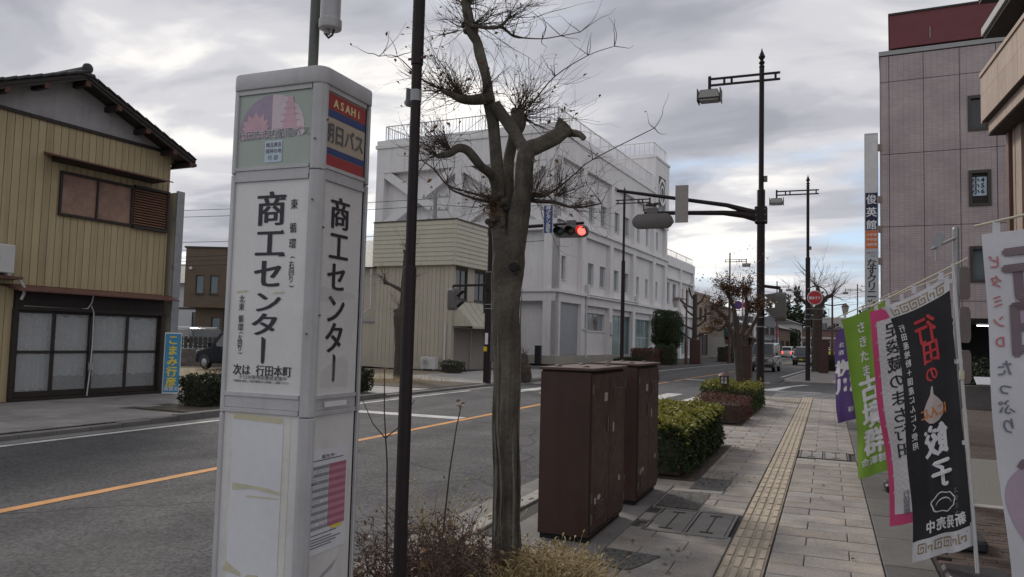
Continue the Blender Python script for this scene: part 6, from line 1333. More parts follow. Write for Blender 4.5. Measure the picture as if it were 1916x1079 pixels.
# ------------------------------------------------------------------ brown stone building with deep balconies
t = thing('stone_building', 'brown stone building with deep overhanging balconies beside the plaza', 'building', (2.95,18.1,0), R(3))
def sb(x0, x1, y0, y1, z0, z1, name, m, p=t, bv=.0): return MB().box(x0,x1,y0,y1,z0,z1).build(name, m, p, bevel=bv)
sb(1.05,6,-14,-.35,0,14,'wall','stone_r'); 
for k in range(9):      # balcony parapet clad in stone slabs
    y1 = -k*1.3; 
    for z0, z1 in ((6.25,6.78),(6.785,7.18)): sb(-.02,.14,y1-1.292,y1-.004,z0,z1,'stone_slab','stone')
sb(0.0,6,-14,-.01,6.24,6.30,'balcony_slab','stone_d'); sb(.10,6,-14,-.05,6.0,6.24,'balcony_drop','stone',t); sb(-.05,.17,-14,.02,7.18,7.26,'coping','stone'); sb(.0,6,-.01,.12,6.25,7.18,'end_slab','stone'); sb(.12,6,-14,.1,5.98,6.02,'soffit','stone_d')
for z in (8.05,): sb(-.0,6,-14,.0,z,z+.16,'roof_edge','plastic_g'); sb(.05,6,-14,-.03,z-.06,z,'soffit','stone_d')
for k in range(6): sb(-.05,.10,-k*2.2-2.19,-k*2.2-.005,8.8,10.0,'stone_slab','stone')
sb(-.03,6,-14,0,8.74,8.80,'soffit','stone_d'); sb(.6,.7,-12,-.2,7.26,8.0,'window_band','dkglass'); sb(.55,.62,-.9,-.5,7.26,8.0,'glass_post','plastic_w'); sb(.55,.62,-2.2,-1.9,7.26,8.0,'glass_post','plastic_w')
for z0, x0 in ((0,.40),):
    for a, b in ((.04,.22),(.27,.42),(.47,.85)): sb(x0+.06*(a > .1),1.04,-b,-a,0,5.98,'pier','stone_r' if a < .1 else 'stone')
for y in (-.9,-3.6,-6.5): 
    for a, b in ((0,.28),(.34,.5),(.56,.9)): sb(.62+.05*(a > 0),1.04,y-b,y-a,0,5.98,'pier','stone_r')
t2 = thing('plaza_planter', 'low concrete planter wall with dark shrubs at the plaza edge', 'planter', (5.2,24.4,0))
for k in range(6): MB().box(-2.2+k*1.1,-2.2+(k+1)*1.1-.012,-.1,.1,-.05,.62).build('wall_panel', 'concrete_d', t2, bevel=.01)
MB().box(-2.2,4.4,.1,1.4,-.05,.5).build('soil_fill', 'soil', t2); P = [(random.uniform(-2.1,4.3),random.uniform(.15,1.3),.5+random.random()**1.5*.9) for _ in range(5000)]
link('foliage', leaf_mesh('foliage', P, [(0,0,1)]*len(P), .09, 'leaf_dark'), t2)
t3 = thing('name_plate_stand', 'small white tilted plate on the planter wall', 'plate', (3.9,24.2,.62)); MB().obox((0,0,.14), (.42,.03,.30), (R(-50),0,R(10))).build('plate', 'ink_w', t3); MB().box(-.02,.02,-.02,.02,0,.12).build('stem', 'steel', t3)

# ------------------------------------------------------------------ vehicles
def wheel_mesh(r, w):
    a = MB().lathe([(r*.62,-w/2),(r*.95,-w/2),(r,-w/2+.03),(r,w/2-.03),(r*.95,w/2),(r*.62,w/2)], 20).mesh('wheel', 'tyre', 0, 40)
    b = MB().lathe([(r*.60,-.01),(r*.60,.02),(r*.25,.04),(r*.08,.045)], 14).mesh('rim', 'rim', 0, 30)
    return a, b
def car(label, loc, rz, L_, W_, H_, paint, kind='van', front=True, lit=False, plate='plate_y', grp=None, cat='car', name='car', roof=None):
    """nose points to local -y"""
    t = thing(name, label, cat, loc, rz, grp); hw = W_/2; r = .29
    if kind == 'van': prof = [(-L_/2,.28),(-L_/2-.02,.55),(-L_/2+.04,.88),(-L_/2+.42,1.02),(L_/2-.02,1.02),(L_/2,.6),(L_/2-.02,.28)]; gh = [(-L_/2+.36,1.0),(-L_/2+.86,H_-.06),(-L_/2+1.1,H_),(L_/2-.25,H_),(L_/2-.06,H_-.08),(L_/2-.02,1.0)]; tap = .10
    elif kind == 'hatch': prof = [(-L_/2,.28),(-L_/2-.02,.5),(-L_/2+.06,.76),(-L_/2+.75,.92),(L_/2-.02,.96),(L_/2,.6),(L_/2-.02,.28)]; gh = [(-L_/2+.7,.9),(-L_/2+1.35,H_-.06),(-L_/2+1.6,H_),(L_/2-.55,H_-.02),(L_/2-.25,H_-.12),(L_/2-.04,.94)]; tap = .16
    else: prof = [(-L_/2,.26),(-L_/2-.02,.45),(-L_/2+.1,.66),(-L_/2+1.15,.86),(L_/2-.9,.92),(L_/2-.04,.88),(L_/2,.55),(L_/2-.02,.28)]; gh = [(-L_/2+1.1,.84),(-L_/2+1.9,H_-.04),(-L_/2+2.3,H_),(L_/2-1.5,H_-.02),(L_/2-.6,.9)]; tap = .2
    body = MB().prism(prof, 'x', -hw, hw).build('body', paint, t, bevel=.06, seg=3, smooth=35)
    cab = MB(); n = len(gh); f = lambda z: hw-.02-tap*max(0,(z-.95))/(H_-.95)
    cab.add([(-f(z),y,z) for y, z in gh]+[(f(z),y,z) for y, z in gh], [tuple(range(n)), tuple(range(2*n-1,n-1,-1))]+[(i,n+i,n+(i+1)%n,(i+1)%n) for i in range(n)])
    cab.build('cabin', paint, t, bevel=.05, seg=2, smooth=35)
    if roof: MB().box(-f(H_)+.02, f(H_)-.02, gh[2][0], gh[3][0], H_-.03, H_+.035).build('roof_panel', roof, t, bevel=.02)
    def glass(pts, nm, m='dkglass'): MB().quad(*pts).build(nm, m, t)
    (y0,z0),(y1,z1) = gh[0], gh[1]
    def lerp(a, s): return (y0+(y1-y0)*s, z0+(z1-z0)*s)
    (ya,za),(yb,zb) = lerp(0,.12), lerp(0,.97); ny, nz = -(z1-z0), (y1-y0); q = math.hypot(ny,nz); ny, nz = ny/q*.012, nz/q*.012
    glass([(-f(za)+.07,ya+ny,za+nz),(f(za)-.07,ya+ny,za+nz),(f(zb)-.08,yb+ny,zb+nz),(-f(zb)+.08,yb+ny,zb+nz)], 'windscreen')
    (y0,z0),(y1,z1) = gh[-1], gh[-2]; (ya,za),(yb,zb) = lerp(0,.15), lerp(0,.92)
    glass([(f(za)-.08,ya+.014,za),(-f(za)+.08,ya+.014,za),(-f(zb)+.1,yb+.016,zb),(f(zb)-.1,yb+.016,zb)], 'rear_window')
    zlo, zhi = 1.06 if kind == 'van' else .98, H_-.14
    ys = [gh[0][0]+.35, -.15, gh[-1][0]-.75, gh[-1][0]-.12] if kind == 'van' else [gh[0][0]+.45, .1, gh[-1][0]-.35]
    for s in (-1,1):
        for k in range(len(ys)-1):
            a, b = ys[k]+.03, ys[k+1]-.03; a2 = a+(.38 if k == 0 else 0); b2 = b-(.25 if k == len(ys)-2 and kind != 'van' else 0)
            glass([(s*(f(zlo)+.006),a,zlo),(s*(f(zlo)+.006),b,zlo),(s*(f(zhi)+.006),b2,zhi),(s*(f(zhi)+.006),a2,zhi)], 'side_window')
        MB().box(*sorted((s*(hw+.02),s*(hw+.17))), gh[0][0]+.28, gh[0][0]+.36, zlo, zlo+.17).build('mirror', 'black_trim', t, bevel=.03)
        MB().box(*sorted((s*.36*W_/1.48,s*(hw-.05))), -L_/2-.035, -L_/2+.05, .64, .80).build('headlight', 'headlamp', t, bevel=.02)
        MB().box(*sorted((s*(hw-.22),s*(hw-.04))), L_/2-.03, L_/2+.02, .6, .95).build('tail_light', 'tail_lit' if lit else 'sign_red', t, bevel=.02)
    g = MB().box(-hw*.62,hw*.62,-L_/2-.03,-L_/2+.02,.62,.80).build('grille', 'black_trim', t)
    for z in (.66,.71,.76): MB().box(-hw*.6,hw*.6,-L_/2-.036,-L_/2-.03,z,z+.015).build('grille_bar', 'rim', g)
    MB().box(-hw*.8,hw*.8,-L_/2-.035,-L_/2+.02,.31,.46).build('bumper_intake', 'black_trim', t); MB().box(-.165,.165,-L_/2-.045,-L_/2-.02,.45,.61).build('plate', plate, t); MB().box(-.165,.165,L_/2-.0,L_/2+.025,.5,.66).build('rear_plate', plate, t)
    ta, rm = wheel_mesh(r, .17)
    for s in (-1,1):
        for y in (-L_/2+.62, L_/2-.62):
            MB().prism([(y+.36*math.cos(R(a)), r+.36*math.sin(R(a))) for a in range(0,181,15)]+[(y-.36,.27),(y+.36,.27)], 'x', *sorted((s*(hw-.2),s*(hw+.006)))).build('wheel_arch', 'black_trim', t)
            w = link('wheel', ta, t, (s*(hw-.085),y,r), (0,R(90),0)); link('rim', rm, w, (0,0,s*.075), (0 if s > 0 else R(180),0,0))
    return t
car('grey box shaped van with a yellow plate driving towards the signal', (-3.75,53.6,ZR), R(-5), 3.4, 1.48, 1.86, 'car_silver', 'van', name='van', cat='van')
car('dark compact car with a yellow plate following the grey van', (-2.05,75.,ZR), R(-4), 3.4, 1.48, 1.68, 'car_dark', 'hatch')
car('small white car driving away with its tail lamp lit', (-5.4,122,ZR), R(176), 3.4, 1.48, 1.66, 'car_white', 'van', lit=True)
car('yellow car parked far down the street', (.2,150,ZR), R(-75), 4.2, 1.75, 1.42, 'car_yel', 'sedan', plate='plate_w')
car('dark navy car parked on the lot beside the yellow house', (-22.4,25.9,-.04), R(-100), 4.4, 1.8, 1.62, 'car_navy', 'hatch', plate='plate_w')
car('white roofed van parked behind the block wall by the brown house', (-29.2,29.9,-.04), R(70), 4.0, 1.7, 1.76, 'car_dark', 'van', plate='plate_w', name='van', cat='van', roof='car_white')

# ------------------------------------------------------------------ left background
YH = R(40)
t = thing('brown_house', 'dark brown flat roofed house with an overhanging upper floor', 'house', (-32.7,35.9,0), R(22))
def hb(x0, x1, y0, y1, z0, z1, name, m, p=t): return MB().box(x0,x1,y0,y1,z0,z1).build(name, m, p)
w = MB(); holed(w, -2.6, 6, 2.95, 6.45, [(-1.95,-1.45,3.75,4.85),(-1.1,-.6,3.75,4.85)], .12, FY(0)); w.quad((-2.6,0,2.95),(-2.6,0,6.45),(-2.6,7,6.45),(-2.6,7,2.95)); w.quad((-2.6,0,6.45),(6,0,6.45),(6,7,6.45),(-2.6,7,6.45)); w.quad((-2.6,0,2.95),(-2.6,7,2.95),(6,7,2.95),(6,0,2.95)); w.build('upper_wall', 'house_brown', t)
w = MB(); holed(w, -2.1, 6, 0, 2.95, [(-1.15,-.6,1.35,2.4),(-.3,.25,1.35,2.4)], .12, FY(.6)); w.quad((-2.1,.6,0),(-2.1,.6,2.95),(-2.1,7,2.95),(-2.1,7,0)); w.build('lower_wall', 'house_brown', t)
for a, b in ((-1.95,-1.45),(-1.1,-.6)): window(t, FY(0), a, b, 3.75, 4.85, .1, 'frame_dk', 'blueglass', 0, .05)
for a, b in ((-1.15,-.6),(-.3,.25)): window(t, FY(.6), a, b, 1.35, 2.4, .1, 'frame_dk', 'blueglass', 0, .05)
hb(-2.68,6.1,-.06,7.1,6.45,6.55,'coping','frame_dk'); hb(-.45,-.37,.52,.6,0,2.95,'downpipe','frame_dk'); MB().lathe([(.09,0),(.09,.1)], 10).build('vent', 'plastic_w', t, (-2.25,0,5.25), (R(90),0,0))
t = thing('white_house', 'small white rendered house with grey tiled roof behind the brown house', 'house', (-44.5,46.6,0), R(22))
w = MB(); holed(w, -4, 4, 0, 5.2, [(-1.1,-.4,1.7,3.0),(.0,.7,1.7,3.0)], .12, FY(0)); w.quad((-4,0,0),(-4,0,5.2),(-4,6,5.2),(-4,6,0)); w.build('wall', 'house_white', t)
for a, b in ((-1.1,-.4),(0,.7)): window(t, FY(0), a, b, 1.7, 3.0, .1, 'frame_dk', 'dkglass', 0, .06)
MB().prism([(-.6,5.2),(6.6,5.2),(3,7.0)], 'x', -4.5, 4.5).build('roof', 'kawara', t); MB().prism([(-1.4,3.5),(0,4.3),(0,4.1),(-1.4,3.3)], 'x', .2, 1.9).build('porch_roof', 'redwood', t); MB().box(-4.05,4.05,-.03,0,3.2,3.35).build('band', 'frame_dk', t)
t = thing('block_wall', 'grey concrete block wall with dark slatted fence in front of the brown house', 'wall', (-27.6,26.9,-.05), R(22))
bm = MB().box(0,.392,0,.12,0,.19).mesh('concrete_block', 'block', .006)
for r in range(4):
    for k in range(14): link('concrete_block', bm, t, (-2.2+.4*k+(.2 if r % 2 else 0), 0, .2*r), None)
for k in range(26): MB().box(-2.1+.22*k,-2.1+.22*k+.15,.04,.06,.82,1.35).build('fence_slat', 'frame_dk', t)
MB().box(-2.2,3.6,.06,.09,.9,.95).build('fence_rail', 'frame_dk', t); MB().box(-2.2,3.6,.06,.09,1.2,1.25).build('fence_rail', 'frame_dk', t)
hedge('clipped_hedge', 'dark green clipped hedge on the left kerb in front of the yellow house', (-12.05,15.45,0), .85, 6.2, .62, 'leaf_dark', None, 30000, .05, group=None)
grass('dry_grass', 'strip of dry straw coloured grass on the vacant lot', (-20.5,22.5,-.05), 7, 4, 2600, .22, seed_heads=False)
grass('dry_grass', 'dry straw grass around the pollarded tree by the cream shop', (-13.6,23.2,.0), 2.2, 2.4, 1800, .25, seed_heads=False)
hedge('clipped_shrub', 'small dark shrub beside the pollarded tree near the cream shop', (-15.3,30.8,0), .9, .8, .5, 'leaf_dark', None, 1500, .06, cat='shrub')
pollard('street_tree', 'bare pollarded tree with knobbly stubs beside the cream shop', (-14.2,24.3,0), [(0,0,-.1,.23),(0,.02,.9,.20),(.02,0,1.7,.22),(.0,0,2.25,.27),(.06,0,2.6,.15)],
 [[(.05,0,2.4,.13),(.1,0,3.2,.12),(.1,0,4.0,.09),(.14,0,4.5,.10),(.16,0,4.65,.16)],[(.08,0,3.15,.08),(-.2,-.05,3.3,.06),(-.45,-.1,3.42,.055),(-.65,-.12,3.5,.10)],[(.1,0,3.0,.09),(.3,.1,3.3,.08),(.34,.1,3.6,.11)],[(.0,.0,2.2,.1),(-.2,-.1,2.5,.09)]],
 [((.16,0,4.7),(0,0,1),18,.8,.010),((-.65,-.12,3.55),(-.5,0,.8),18,.6,.010),((.34,.1,3.6),(.4,0,.9),16,.6,.010),((0,0,2.5),(-.4,0,.6),14,.7,.010),((.1,0,2.6),(.5,0,.6),10,.6,.01)], 120)
t = thing('tree_stump', 'knobbly cut stump sprouting beside the white bollard across the road', 'stump', (-10.75,27.7,0)); mb = MB(); rough_limb(mb, [(0,0,-.05,.25),(.03,0,.35,.28),(-.05,0,.7,.25),(.06,0,1.0,.12)], 12, 4, .2); mb.build('trunk', 'bark2', t); tw = MB(); broom(tw, (0,0,.9), (0,0,1), 18, .45, .008, .8); tw.build('sprouts', 'twig', t)
tag(MB().lathe([(.09,0),(.09,.55),(.07,.58)], 14).build('bollard', 'plastic_w', None, (-10.85,26.6,0)), 'short white bollard standing by the cut stump', 'bollard')
t = thing('dark_marker', 'short dark post standing on the corner of the white building', 'post', (-17.1,46.6,0)); MB().box(-.2,.2,-.14,.14,0,1.15).build('post', 'blk_plastic', t, bevel=.03); MB().box(-.22,.22,-.16,.16,1.15,1.2).build('cap', 'blk_plastic', t)
# cut-leaved box tree and shrubs in front of the white building
def topiary(label, loc, w, d, h, stem, leaf='leaf_hedge', n=9000, size=.11, grp=None):
    t = thing('box_tree', label, 'tree', loc, 0, grp); mb = MB(); rough_limb(mb, [(0,0,-.05,.30),(.02,0,stem*.6,.24),(0,0,stem+.6,.2)], 10, 3, .1); mb.build('trunk', 'bark2', t)
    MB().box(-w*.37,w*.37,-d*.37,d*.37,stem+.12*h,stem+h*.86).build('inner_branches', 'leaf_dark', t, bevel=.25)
    P, Nn = [], []
    for _ in range(n):
        v = Vector((random.gauss(0,1),random.gauss(0,1),random.gauss(0,1))).normalized(); k = 1/max(abs(v.x)**5+abs(v.y)**5+abs(v.z)**5, 1e-6)**(1/5); q = v*k
        p = Vector((q.x*w/2,q.y*d/2,stem+h/2+q.z*h/2)); p += v*(lump(p,1.3)*.16-abs(random.gauss(0,.13))); P.append(p); Nn.append(v)
    link('crown', leaf_mesh('crown', P, Nn, size, leaf), t)
topiary('box clipped evergreen tree in front of the white building', (-11.5,60.2,0), 2.2, 2.2, 2.9, 1.2)
topiary('rounded clipped evergreen tree near the pink shop signboard', (-6.4,158,0), 3.2, 3.2, 3.6, 1.3, 'leaf_dark', 5000, .2)
hedge('kerb_shrub', 'dark green rounded shrub by the lantern lamp', (-10.9,56.8,0), 1.4, 1.6, 1.35, 'leaf_hedge', None, 4000, .09, cat='shrub')
hedge('kerb_shrub', 'brownish twiggy shrub below the box clipped tree', (-11.9,54.6,0), 1.6, 3.0, 1.15, 'leaf_red', None, 4000, .08, cat='shrub')
hedge('kerb_shrub', 'low dark green shrub by the ramp of the white building', (-12.2,50.8,0), 1.4, 3.0, .5, 'leaf_dark', None, 4000, .08, cat='shrub')
def lantern(label, loc, h, s, grp='brown lantern lamps'):
    t = thing('lantern_lamp', label, 'lantern lamp', loc, 0, grp)
    MB().tube([(0,0,-.1),(0,0,h*.32),(0,0,h*.33),(0,0,h)], [.13,.12,.075,.06], 10).build('post', 'brown_rust', t, smooth=40); MB().lathe([(.06,h),(.09,h+.08),(.02,h+.28),(.002,h+.4)], 8).build('finial', 'brown_rust', t)
    for q in (s,-s):
        MB().beam((0,0,h-.55),(q*.95,0,h-.42),.07,.07).build('arm', 'brown_rust', t); x = q*.85
        l = MB().lathe([(.30,h-.62),(.06,h-.42),(.03,h-.36)], 8, (x,0,0)).build('lantern_cap', 'brown_rust', t); MB().lathe([(.15,h-1.18),(.25,h-.64)], 8, (x,0,0)).build('lantern_glass', 'lampglass2', l)
        if q == s and 'single' in label: break
    MB().box(-.17,.17,-.17,.17,0,.0).build('foot', 'brown_rust', t) if False else None
lantern('single arm lantern lamp standing by the brown shrub and white building', (-10.15,60.9,0), 5.55, -1); lantern('two arm brown lantern lamp beyond the side street', (.32,59.8,0), 5.1, 1)
tag(MB().box(-.42,.42,-.3,.3,0,1.9).build('service_box', 'box_red', None, (-9.6,62.0,0), None, .03), 'red brown service box behind the single lantern lamp', 'service box')
t = thing('service_box', 'red brown service box at the foot of the far leafless tree', 'service box', (-.22,51.0,0)); MB().box(-.28,.28,-.3,.3,0,1.95).build('body', 'box_red', t, bevel=.02); MB().box(-.31,.31,-.33,.33,1.95,2.0).build('lid', 'box_red', t, bevel=.01)
t = thing('control_cabinet', 'narrow brown cabinet standing behind the near street lamp', 'cabinet', (-2.25,24.3,0), 0, 'brown control cabinets'); MB().box(-.15,.15,-.2,.2,0,1.52).build('body', 'cabinet', t, bevel=.01); MB().box(-.17,.17,-.22,.22,1.52,1.55).build('lid', 'cabinet_top', t)
tag(MB().box(-.27,.27,-.2,.2,0,1.5).build('utility_box', 'plastic_g', None, (-10.4,66,0), None, .02), 'pale grey utility box beside the far pollarded tree', 'utility box')
t = thing('hanging_sign', 'round emblem on a navy board hung from the white building', 'sign', (-13.5,73.5,3.3)); MB().box(-1.2,.1,-.1,.1,-1.,1.1).build('board', 'navy_sign', t, bevel=.02)
rg = MB(); n = 26
for k in range(n):
    a, b = R(360*k/n), R(360*(k+1)/n); rg.quad(*[(-.55+q*math.cos(x),-.105,.05+q*math.sin(x)) for q, x in ((.58,a),(.58,b),(.52,b),(.52,a))])
rg.build('ring_print', 'paleblue', t); lettering('lettering', [('珈琲',-.55,.25,.36,.36)], lambda u,v,w: (u,-.108-w,v), 'paleblue', t, .02)

# ------------------------------------------------------------------ far street
def block(name, label, cat, O, rz, w, d, h, wall, wins=(), gm='dkglass', roof=None, rh=1.2, fm='frame_dk'):
    """simple building: street facade faces local +x (length d along y), end wall faces -y (width w)"""
    t = thing(name, label, cat, (*O,0), rz); m = MB(); holed(m, 0, d, 0, h, list(wins), .15, FX(0)); m.quad((-w,0,0),(0,0,0),(0,0,h),(-w,0,h)); m.quad((0,d,0),(-w,d,0),(-w,d,h),(0,d,h)); m.quad((-w,d,0),(-w,0,0),(-w,0,h),(-w,d,h)); m.quad((-w,0,h),(0,0,h),(0,d,h),(-w,d,h)); m.build('wall', wall, t)
    for q in wins: window(t, FX(0), *q, .13, fm, gm, 1, .07)
    if roof == 'gable': MB().prism([(-w-.5,h),(.6,h),(-w/2,h+rh)], 'y', -.5, d+.5).build('roof', 'roof_far', t)
    elif roof == 'shed': MB().prism([(-w,h+rh),(.8,h),(.8,h+.12),(-w,h+rh+.15)], 'y', -.4, d+.4).build('roof', 'silver_roof', t)
    elif roof == 'flat': MB().box(-w-.05,.06,-.06,d+.06,h,h+.25).build('parapet', wall, t)
    return t
R4 = R(-4.5)
b = block('tan_building', 'two storey tan building next to the white wing', 'building', (-13.7,89.5), R4, 9, 6.5, 7.2, 'tan_wall', [(1.0,2.4,4.3,5.8),(3.4,4.9,4.3,5.8),(.8,5.6,.3,2.9)], roof='flat')
MB().box(-2.2,-2.0,-.35,-.05,1.6,2.2).build('wall_vent', 'frame_dk', b); MB().tube([(-.6,-.08,0),(-.6,-.08,7)], .06, 6).build('downpipe', 'brown_rust', b); MB().tube([(-4.2,-.06,0),(-4.2,-.06,7)], .06, 6).build('downpipe', 'brown_rust', b)
b = block('awning_shop', 'shop with a dark green awning and white upper front', 'shop', (-11.6,97), R4, 9, 7, 6.0, 'tan_wall2', [(.8,3.0,3.9,5.2),(4.0,6.2,3.9,5.2),(.6,6.4,.2,2.6)], roof='gable', rh=1.6)
MB().prism([(0,3.7),(1.5,2.6),(1.5,2.3),(0,2.6)], 'y', -.1, 7).build('awning', 'green_awn', b); MB().box(.02,.08,0,7,3.72,5.6).build('white_front', 'far_wall', b) if False else None; MB().box(-1.7,-.05,-.1,-.02,3.7,5.9).build('white_front', 'far_wall', b); MB().box(-2.0,-.1,-.12,-.02,0,2.5).build('side_shutter', 'far_wall', b)
b = block('silver_roof_shop', 'low dark timber shop with a sloping silver metal roof', 'shop', (-10.2,106), R4, 10, 14, 4.2, 'wood_wall', [(1,5,.3,2.5),(6.5,12.5,.3,2.5)], roof='shed', rh=2.6)
MB().prism([(0,3.0),(1.6,2.5),(1.6,2.35),(0,2.8)], 'y', 0, 14).build('awning', 'roof_far', b); MB().box(.7,.8,3.0,4.6,2.6,5.8).build('side_sign', 'paleboard', b); MB().box(.05,.15,6,10,2.7,3.7).build('fascia_sign', 'far_wall', b)
b = block('grey_shop', 'narrow grey shop front between timber shop and pink signboard', 'shop', (-9.0,124), R4, 9, 12, 5.8, 'roof_far', [(1,5,3.3,4.6),(6.5,11,3.3,4.6),(1,11,.3,2.6)], roof='flat')
b = block('pink_sign_shop', 'brown shop with a pink and white signboard', 'shop', (-7.6,140), R4, 9, 14, 4.6, 'wood_wall', [(1,6,.3,2.6),(8,13,.3,2.6)], roof='gable', rh=1.8)
MB().box(-2.6,-.1,-.15,-.02,3.2,5.2).build('pink_board', 'pinkboard', b); MB().box(-2.6,-.1,-.15,-.02,.9,3.15).build('pale_board', 'paleboard', b); MB().box(-1.2,-.3,-.17,-.15,1.8,2.7).build('board_print', 'sign_cyan', b); MB().box(-2.4,-1.5,-.17,-.15,1.4,2.4).build('board_print', 'ink_grey', b)
b = block('plain_white_house', 'plain white house far along the left side', 'house', (-6.2,172), R4, 9, 12, 6.4, 'far_wall', [(2,4,3.8,5.2),(6,9,3.8,5.2)], roof='gable', rh=1.8)
# buildings closing the view
b = thing('brick_row', 'long red brown building closing the end of the street', 'building', (0,232,0), R(2)); w = MB(); hs = [(-14+3.2*k,-12+3.2*k,1.6,3.2) for k in range(10)]; holed(w, -16, 30, 0, 6.4, hs, .2, FY(0)); w.quad((-16,0,6.4),(30,0,6.4),(30,10,6.4),(-16,10,6.4)); w.build('wall', 'far_red', b)
for h in hs: window(b, FY(0), *h, .18, 'rail', 'dkglass', 1, .1)
MB().box(-16.4,30.4,-.5,10,6.4,7.0).build('roof_edge', 'roof_far', b); MB().box(-16,30,-.15,0,3.9,4.4).build('band', 'far_wall', b)
b = thing('far_white_block', 'pale two storey block beyond the end of the street', 'building', (6,262,0)); w = MB(); hs = [(-8+3.4*k,-6+3.4*k,7.4,9.2) for k in range(9)]; holed(w, -10, 24, 0, 11, hs, .2, FY(0)); w.quad((-10,0,11),(24,0,11),(24,10,11),(-10,10,11)); w.build('wall', 'far_wall', b)
for h in hs: window(b, FY(0), *h, .18, 'rail', 'dkglass', 1, .1)
b = block('clinic_neighbour', 'beige house beyond the tiled building', 'house', (13.5,62), R(176), 9, 14, 6.8, 'far_wall', [(2,4,1,2.4),(6,9,1,2.4),(2,4,4,5.4),(6,9,4,5.4)], roof='gable')
b = block('orchard_house', 'low grey house far along the right side', 'house', (16.5,140), R(176), 9, 14, 5.2, 'tan_wall2', [(2,4,1,2.4),(6,9,1,2.4)], roof='gable')
def woodland(name, label, loc, sx, sy, h, n, m, size):
    P = []; 
    for _ in range(n):
        x = random.uniform(-1,1); top = h*(.55+.45*math.sin(x*4.1+1)*math.cos(x*9+.3)*.6+.25*math.sin(x*17)); P.append((x*sx, random.uniform(-1,1)*sy, max(.3, top*random.random()**.5)))
    o = link(name, leaf_mesh(name, P, [(0,0,1)]*len(P), size, m), None, loc); tag(o, label, 'trees', None, 'stuff')
woodland('far_wood', 'dark wooded rise behind the end of the street', (10,300,0), 70, 14, 17, 9000, 'leaf_dark', 1.6)
woodland('far_wood', 'clump of dark pines left of the street end', (-10,285,0), 9, 8, 24, 4500, 'leaf_dark', 1.3)
woodland('far_wood', 'dark green trees behind the houses on the left', (-75,95,0), 22, 8, 6, 5000, 'leaf_dark', .9)
hedge('kerb_shrub', 'round dark shrub beyond the red brown service box', (.15,56.5,0), 1.0, 1.6, 1.0, 'leaf_dark', None, 2500, .08, cat='shrub'); hedge('kerb_shrub', 'dark shrub at the left edge of the far road', (-8.6,75,0), 1.4, 5.0, 1.3, 'leaf_dark', None, 4000, .1, cat='shrub')
pollard('street_tree', 'stout leafless tree beside the red brown box across the side street', (-.62,53.5,0), [(0,0,-.1,.36),(0,0,1.5,.30),(.02,0,3.2,.30),(.05,0,4.2,.24)], [[(0,0,3.6,.2),(-.6,0,4.3,.13),(-.9,0,4.6,.1)],[(.05,0,4.0,.2),(.5,0,4.7,.14),(.9,0,4.9,.12)],[(.05,0,4.1,.18),(.1,0,5.0,.14),(0,0,5.4,.1)]],
 [((0,0,5.4),(0,0,1),30,2.2,.016),((.9,0,4.9),(.6,0,.7),26,2.2,.014),((-.9,0,4.6),(-.7,0,.7),24,2.0,.014)], 0)
STUBS = [(1.8,-1.1,.1),(2.1,1.3,-.1),(2.7,-1.4,.2),(2.9,.9,.25),(3.5,1.25,.0),(3.8,-.9,.3),(4.4,-1.2,.15),(4.7,.8,.3),(5.1,-.5,.4)]
pollard('street_tree', 'bare pollarded tree with short stub branches beside the grey utility box', (-10.0,64,0), [(0,0,-.1,.22),(0,0,2,.2),(.0,0,4.0,.18),(0,0,5.6,.16)], [[(0,0,a,.09),(b*.6,.1,a+.35,.07),(b,.1,a+.6+c,.085)] for a, b, c in STUBS], [((b,.1,a+.6+c),(b*.5,0,.9),6,.55,.012) for a, b, c in STUBS]+[((0,0,5.7),(0,0,1),10,.7,.012)], 0)
pollard('street_tree', 'far leafless tree on the left behind the brown leaved tree', (-8.7,84,0), [(0,0,-.1,.2),(0,0,2,.18),(0,0,4.2,.16)], [[(0,0,2.6,.1),(sg*.9,0,3.6,.08),(sg*1.2,0,4.5,.07)] for sg in (-1,1)], [((0,0,4.3),(0,0,1),16,1.2,.014),((1.2,0,4.5),(.4,0,1),12,1.0,.012),((-1.2,0,4.5),(-.4,0,1),12,1.0,.012)], 300, ls=.12)
hs_ = signal_head('traffic_signal', 'far traffic signal with its red lamp lit at the street end', (.5,162,5.3), 0, lit=True)
tag(MB().tube([(4.5,162.1,0),(4.5,162.1,5.5),(.2,162.1,5.62)], .12, 8).build('signal_mast', 'brownpole'), 'far signal mast at the end of the street', 'pole')
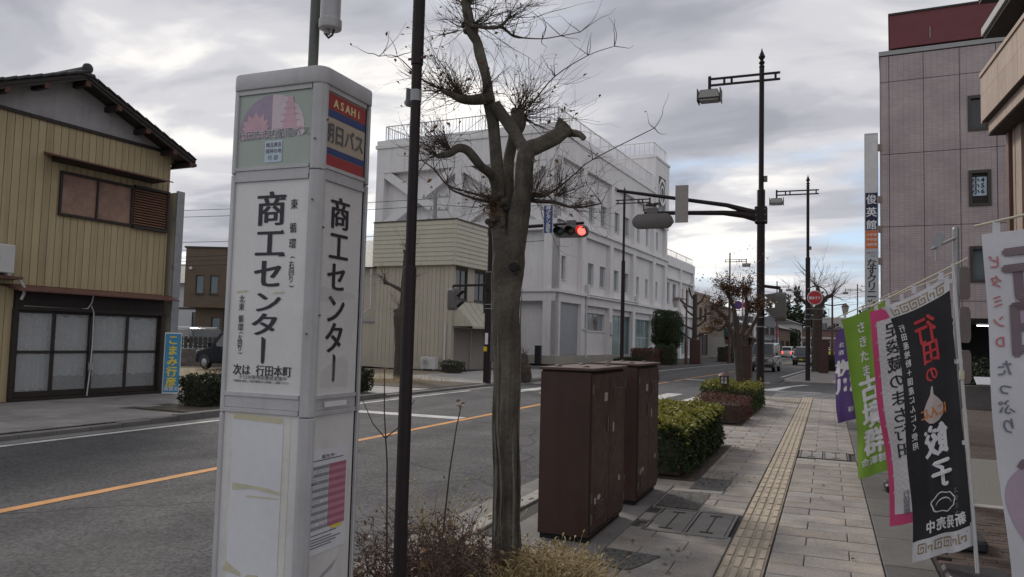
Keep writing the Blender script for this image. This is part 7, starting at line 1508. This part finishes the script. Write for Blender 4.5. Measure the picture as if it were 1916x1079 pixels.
# utility poles and wires
def upole(label, loc, h, lean=0., arms=2, m='concrete', grp='concrete utility poles'):
    t = thing('utility_pole', label, 'utility pole', loc, 0, grp); MB().tube([(0,0,-.2),(lean*.5,0,h*.5),(lean,0,h)], [.2,.17,.12], 10).build('shaft', m, t)
    for k in range(arms):
        z = h-.5-.9*k; MB().box(lean-1.0,lean+1.0,-.05,.05,z-.05,z+.05).build('cross_arm', 'steel', t)
        for x in (-.9,-.3,.3,.9): MB().lathe([(.04,0),(.07,.08),(.03,.2)], 8, (lean+x,0,z+.05)).build('insulator', 'plastic_g', t)
upole('concrete utility pole rising behind the cream shop', (-24.8,46.5,0), 11.6); upole('slanted strut pole leaning on the utility pole behind the cream shop', (-26.6,46.3,0), 9.6, 1.5, 0); upole('distant utility pole on the right beyond the banners', (6.5,150,0), 13); upole('distant utility pole at the end of the street', (-3.8,190,0), 12.5); upole('thin utility pole behind the shops on the left', (-12.5,128,0), 12)
def wires(label, a, b, zs, sag):
    t = thing('power_lines', label, 'power lines', (0,0,0))
    for z in zs: MB().tube([(a[0]+(b[0]-a[0])*k/10, a[1]+(b[1]-a[1])*k/10, z+sag*((k/5-1)**2-1)) for k in range(11)], .018, 4).build('wire', 'wire', t)
wires('power lines running left from the pole behind the cream shop', (-24.8,46.5), (-75,40), (11.0,10.5,8.6,8.0,7.4), .5); wires('power lines between the pole behind the shop and the white building', (-24.8,46.5), (-17,48.3), (10.6,8.2), .2); wires('power lines crossing behind the brown house', (-24,33.5), (-60,34), (5.9,5.65,5.4), .2)
wires('power lines over the far end of the street', (-12.5,128), (6.5,150), (11.5,10.8,9.5), .8); wires('power lines running away at the street end', (6.5,150), (-3.8,190), (12,11.2,10), .6)
# roof of a house behind the cream shop
t = thing('tiled_roof_house', 'house with a dark tiled roof showing behind the cream shop', 'house', (-29.5,44.5,0), R(-4)); MB().box(-4,4,0,6,0,6.2).build('wall', 'house_white', t); MB().prism([(-.6,6.2),(6.6,6.2),(3,8.3)], 'x', -4.5, 4.3).build('roof', 'kawara', t)

# leaf litter and grit on the pavement
P = [(random.uniform(-1.6,-.9)+random.gauss(0,.1), random.choice((5.6,8.9,9.4,12.4,15.8,18.,21.))+random.gauss(0,.5), .008) for _ in range(170)]+[(random.uniform(-1.5,.6), random.uniform(5,22), .008) for _ in range(60)]
tag(link('leaf_litter', leaf_mesh('leaf_litter', P, [(0,0,1)]*len(P), .04, 'leaf_brown', tilt=.25)), 'scattered dead leaves on the pavement near the hedges', 'leaf litter', None, 'stuff')
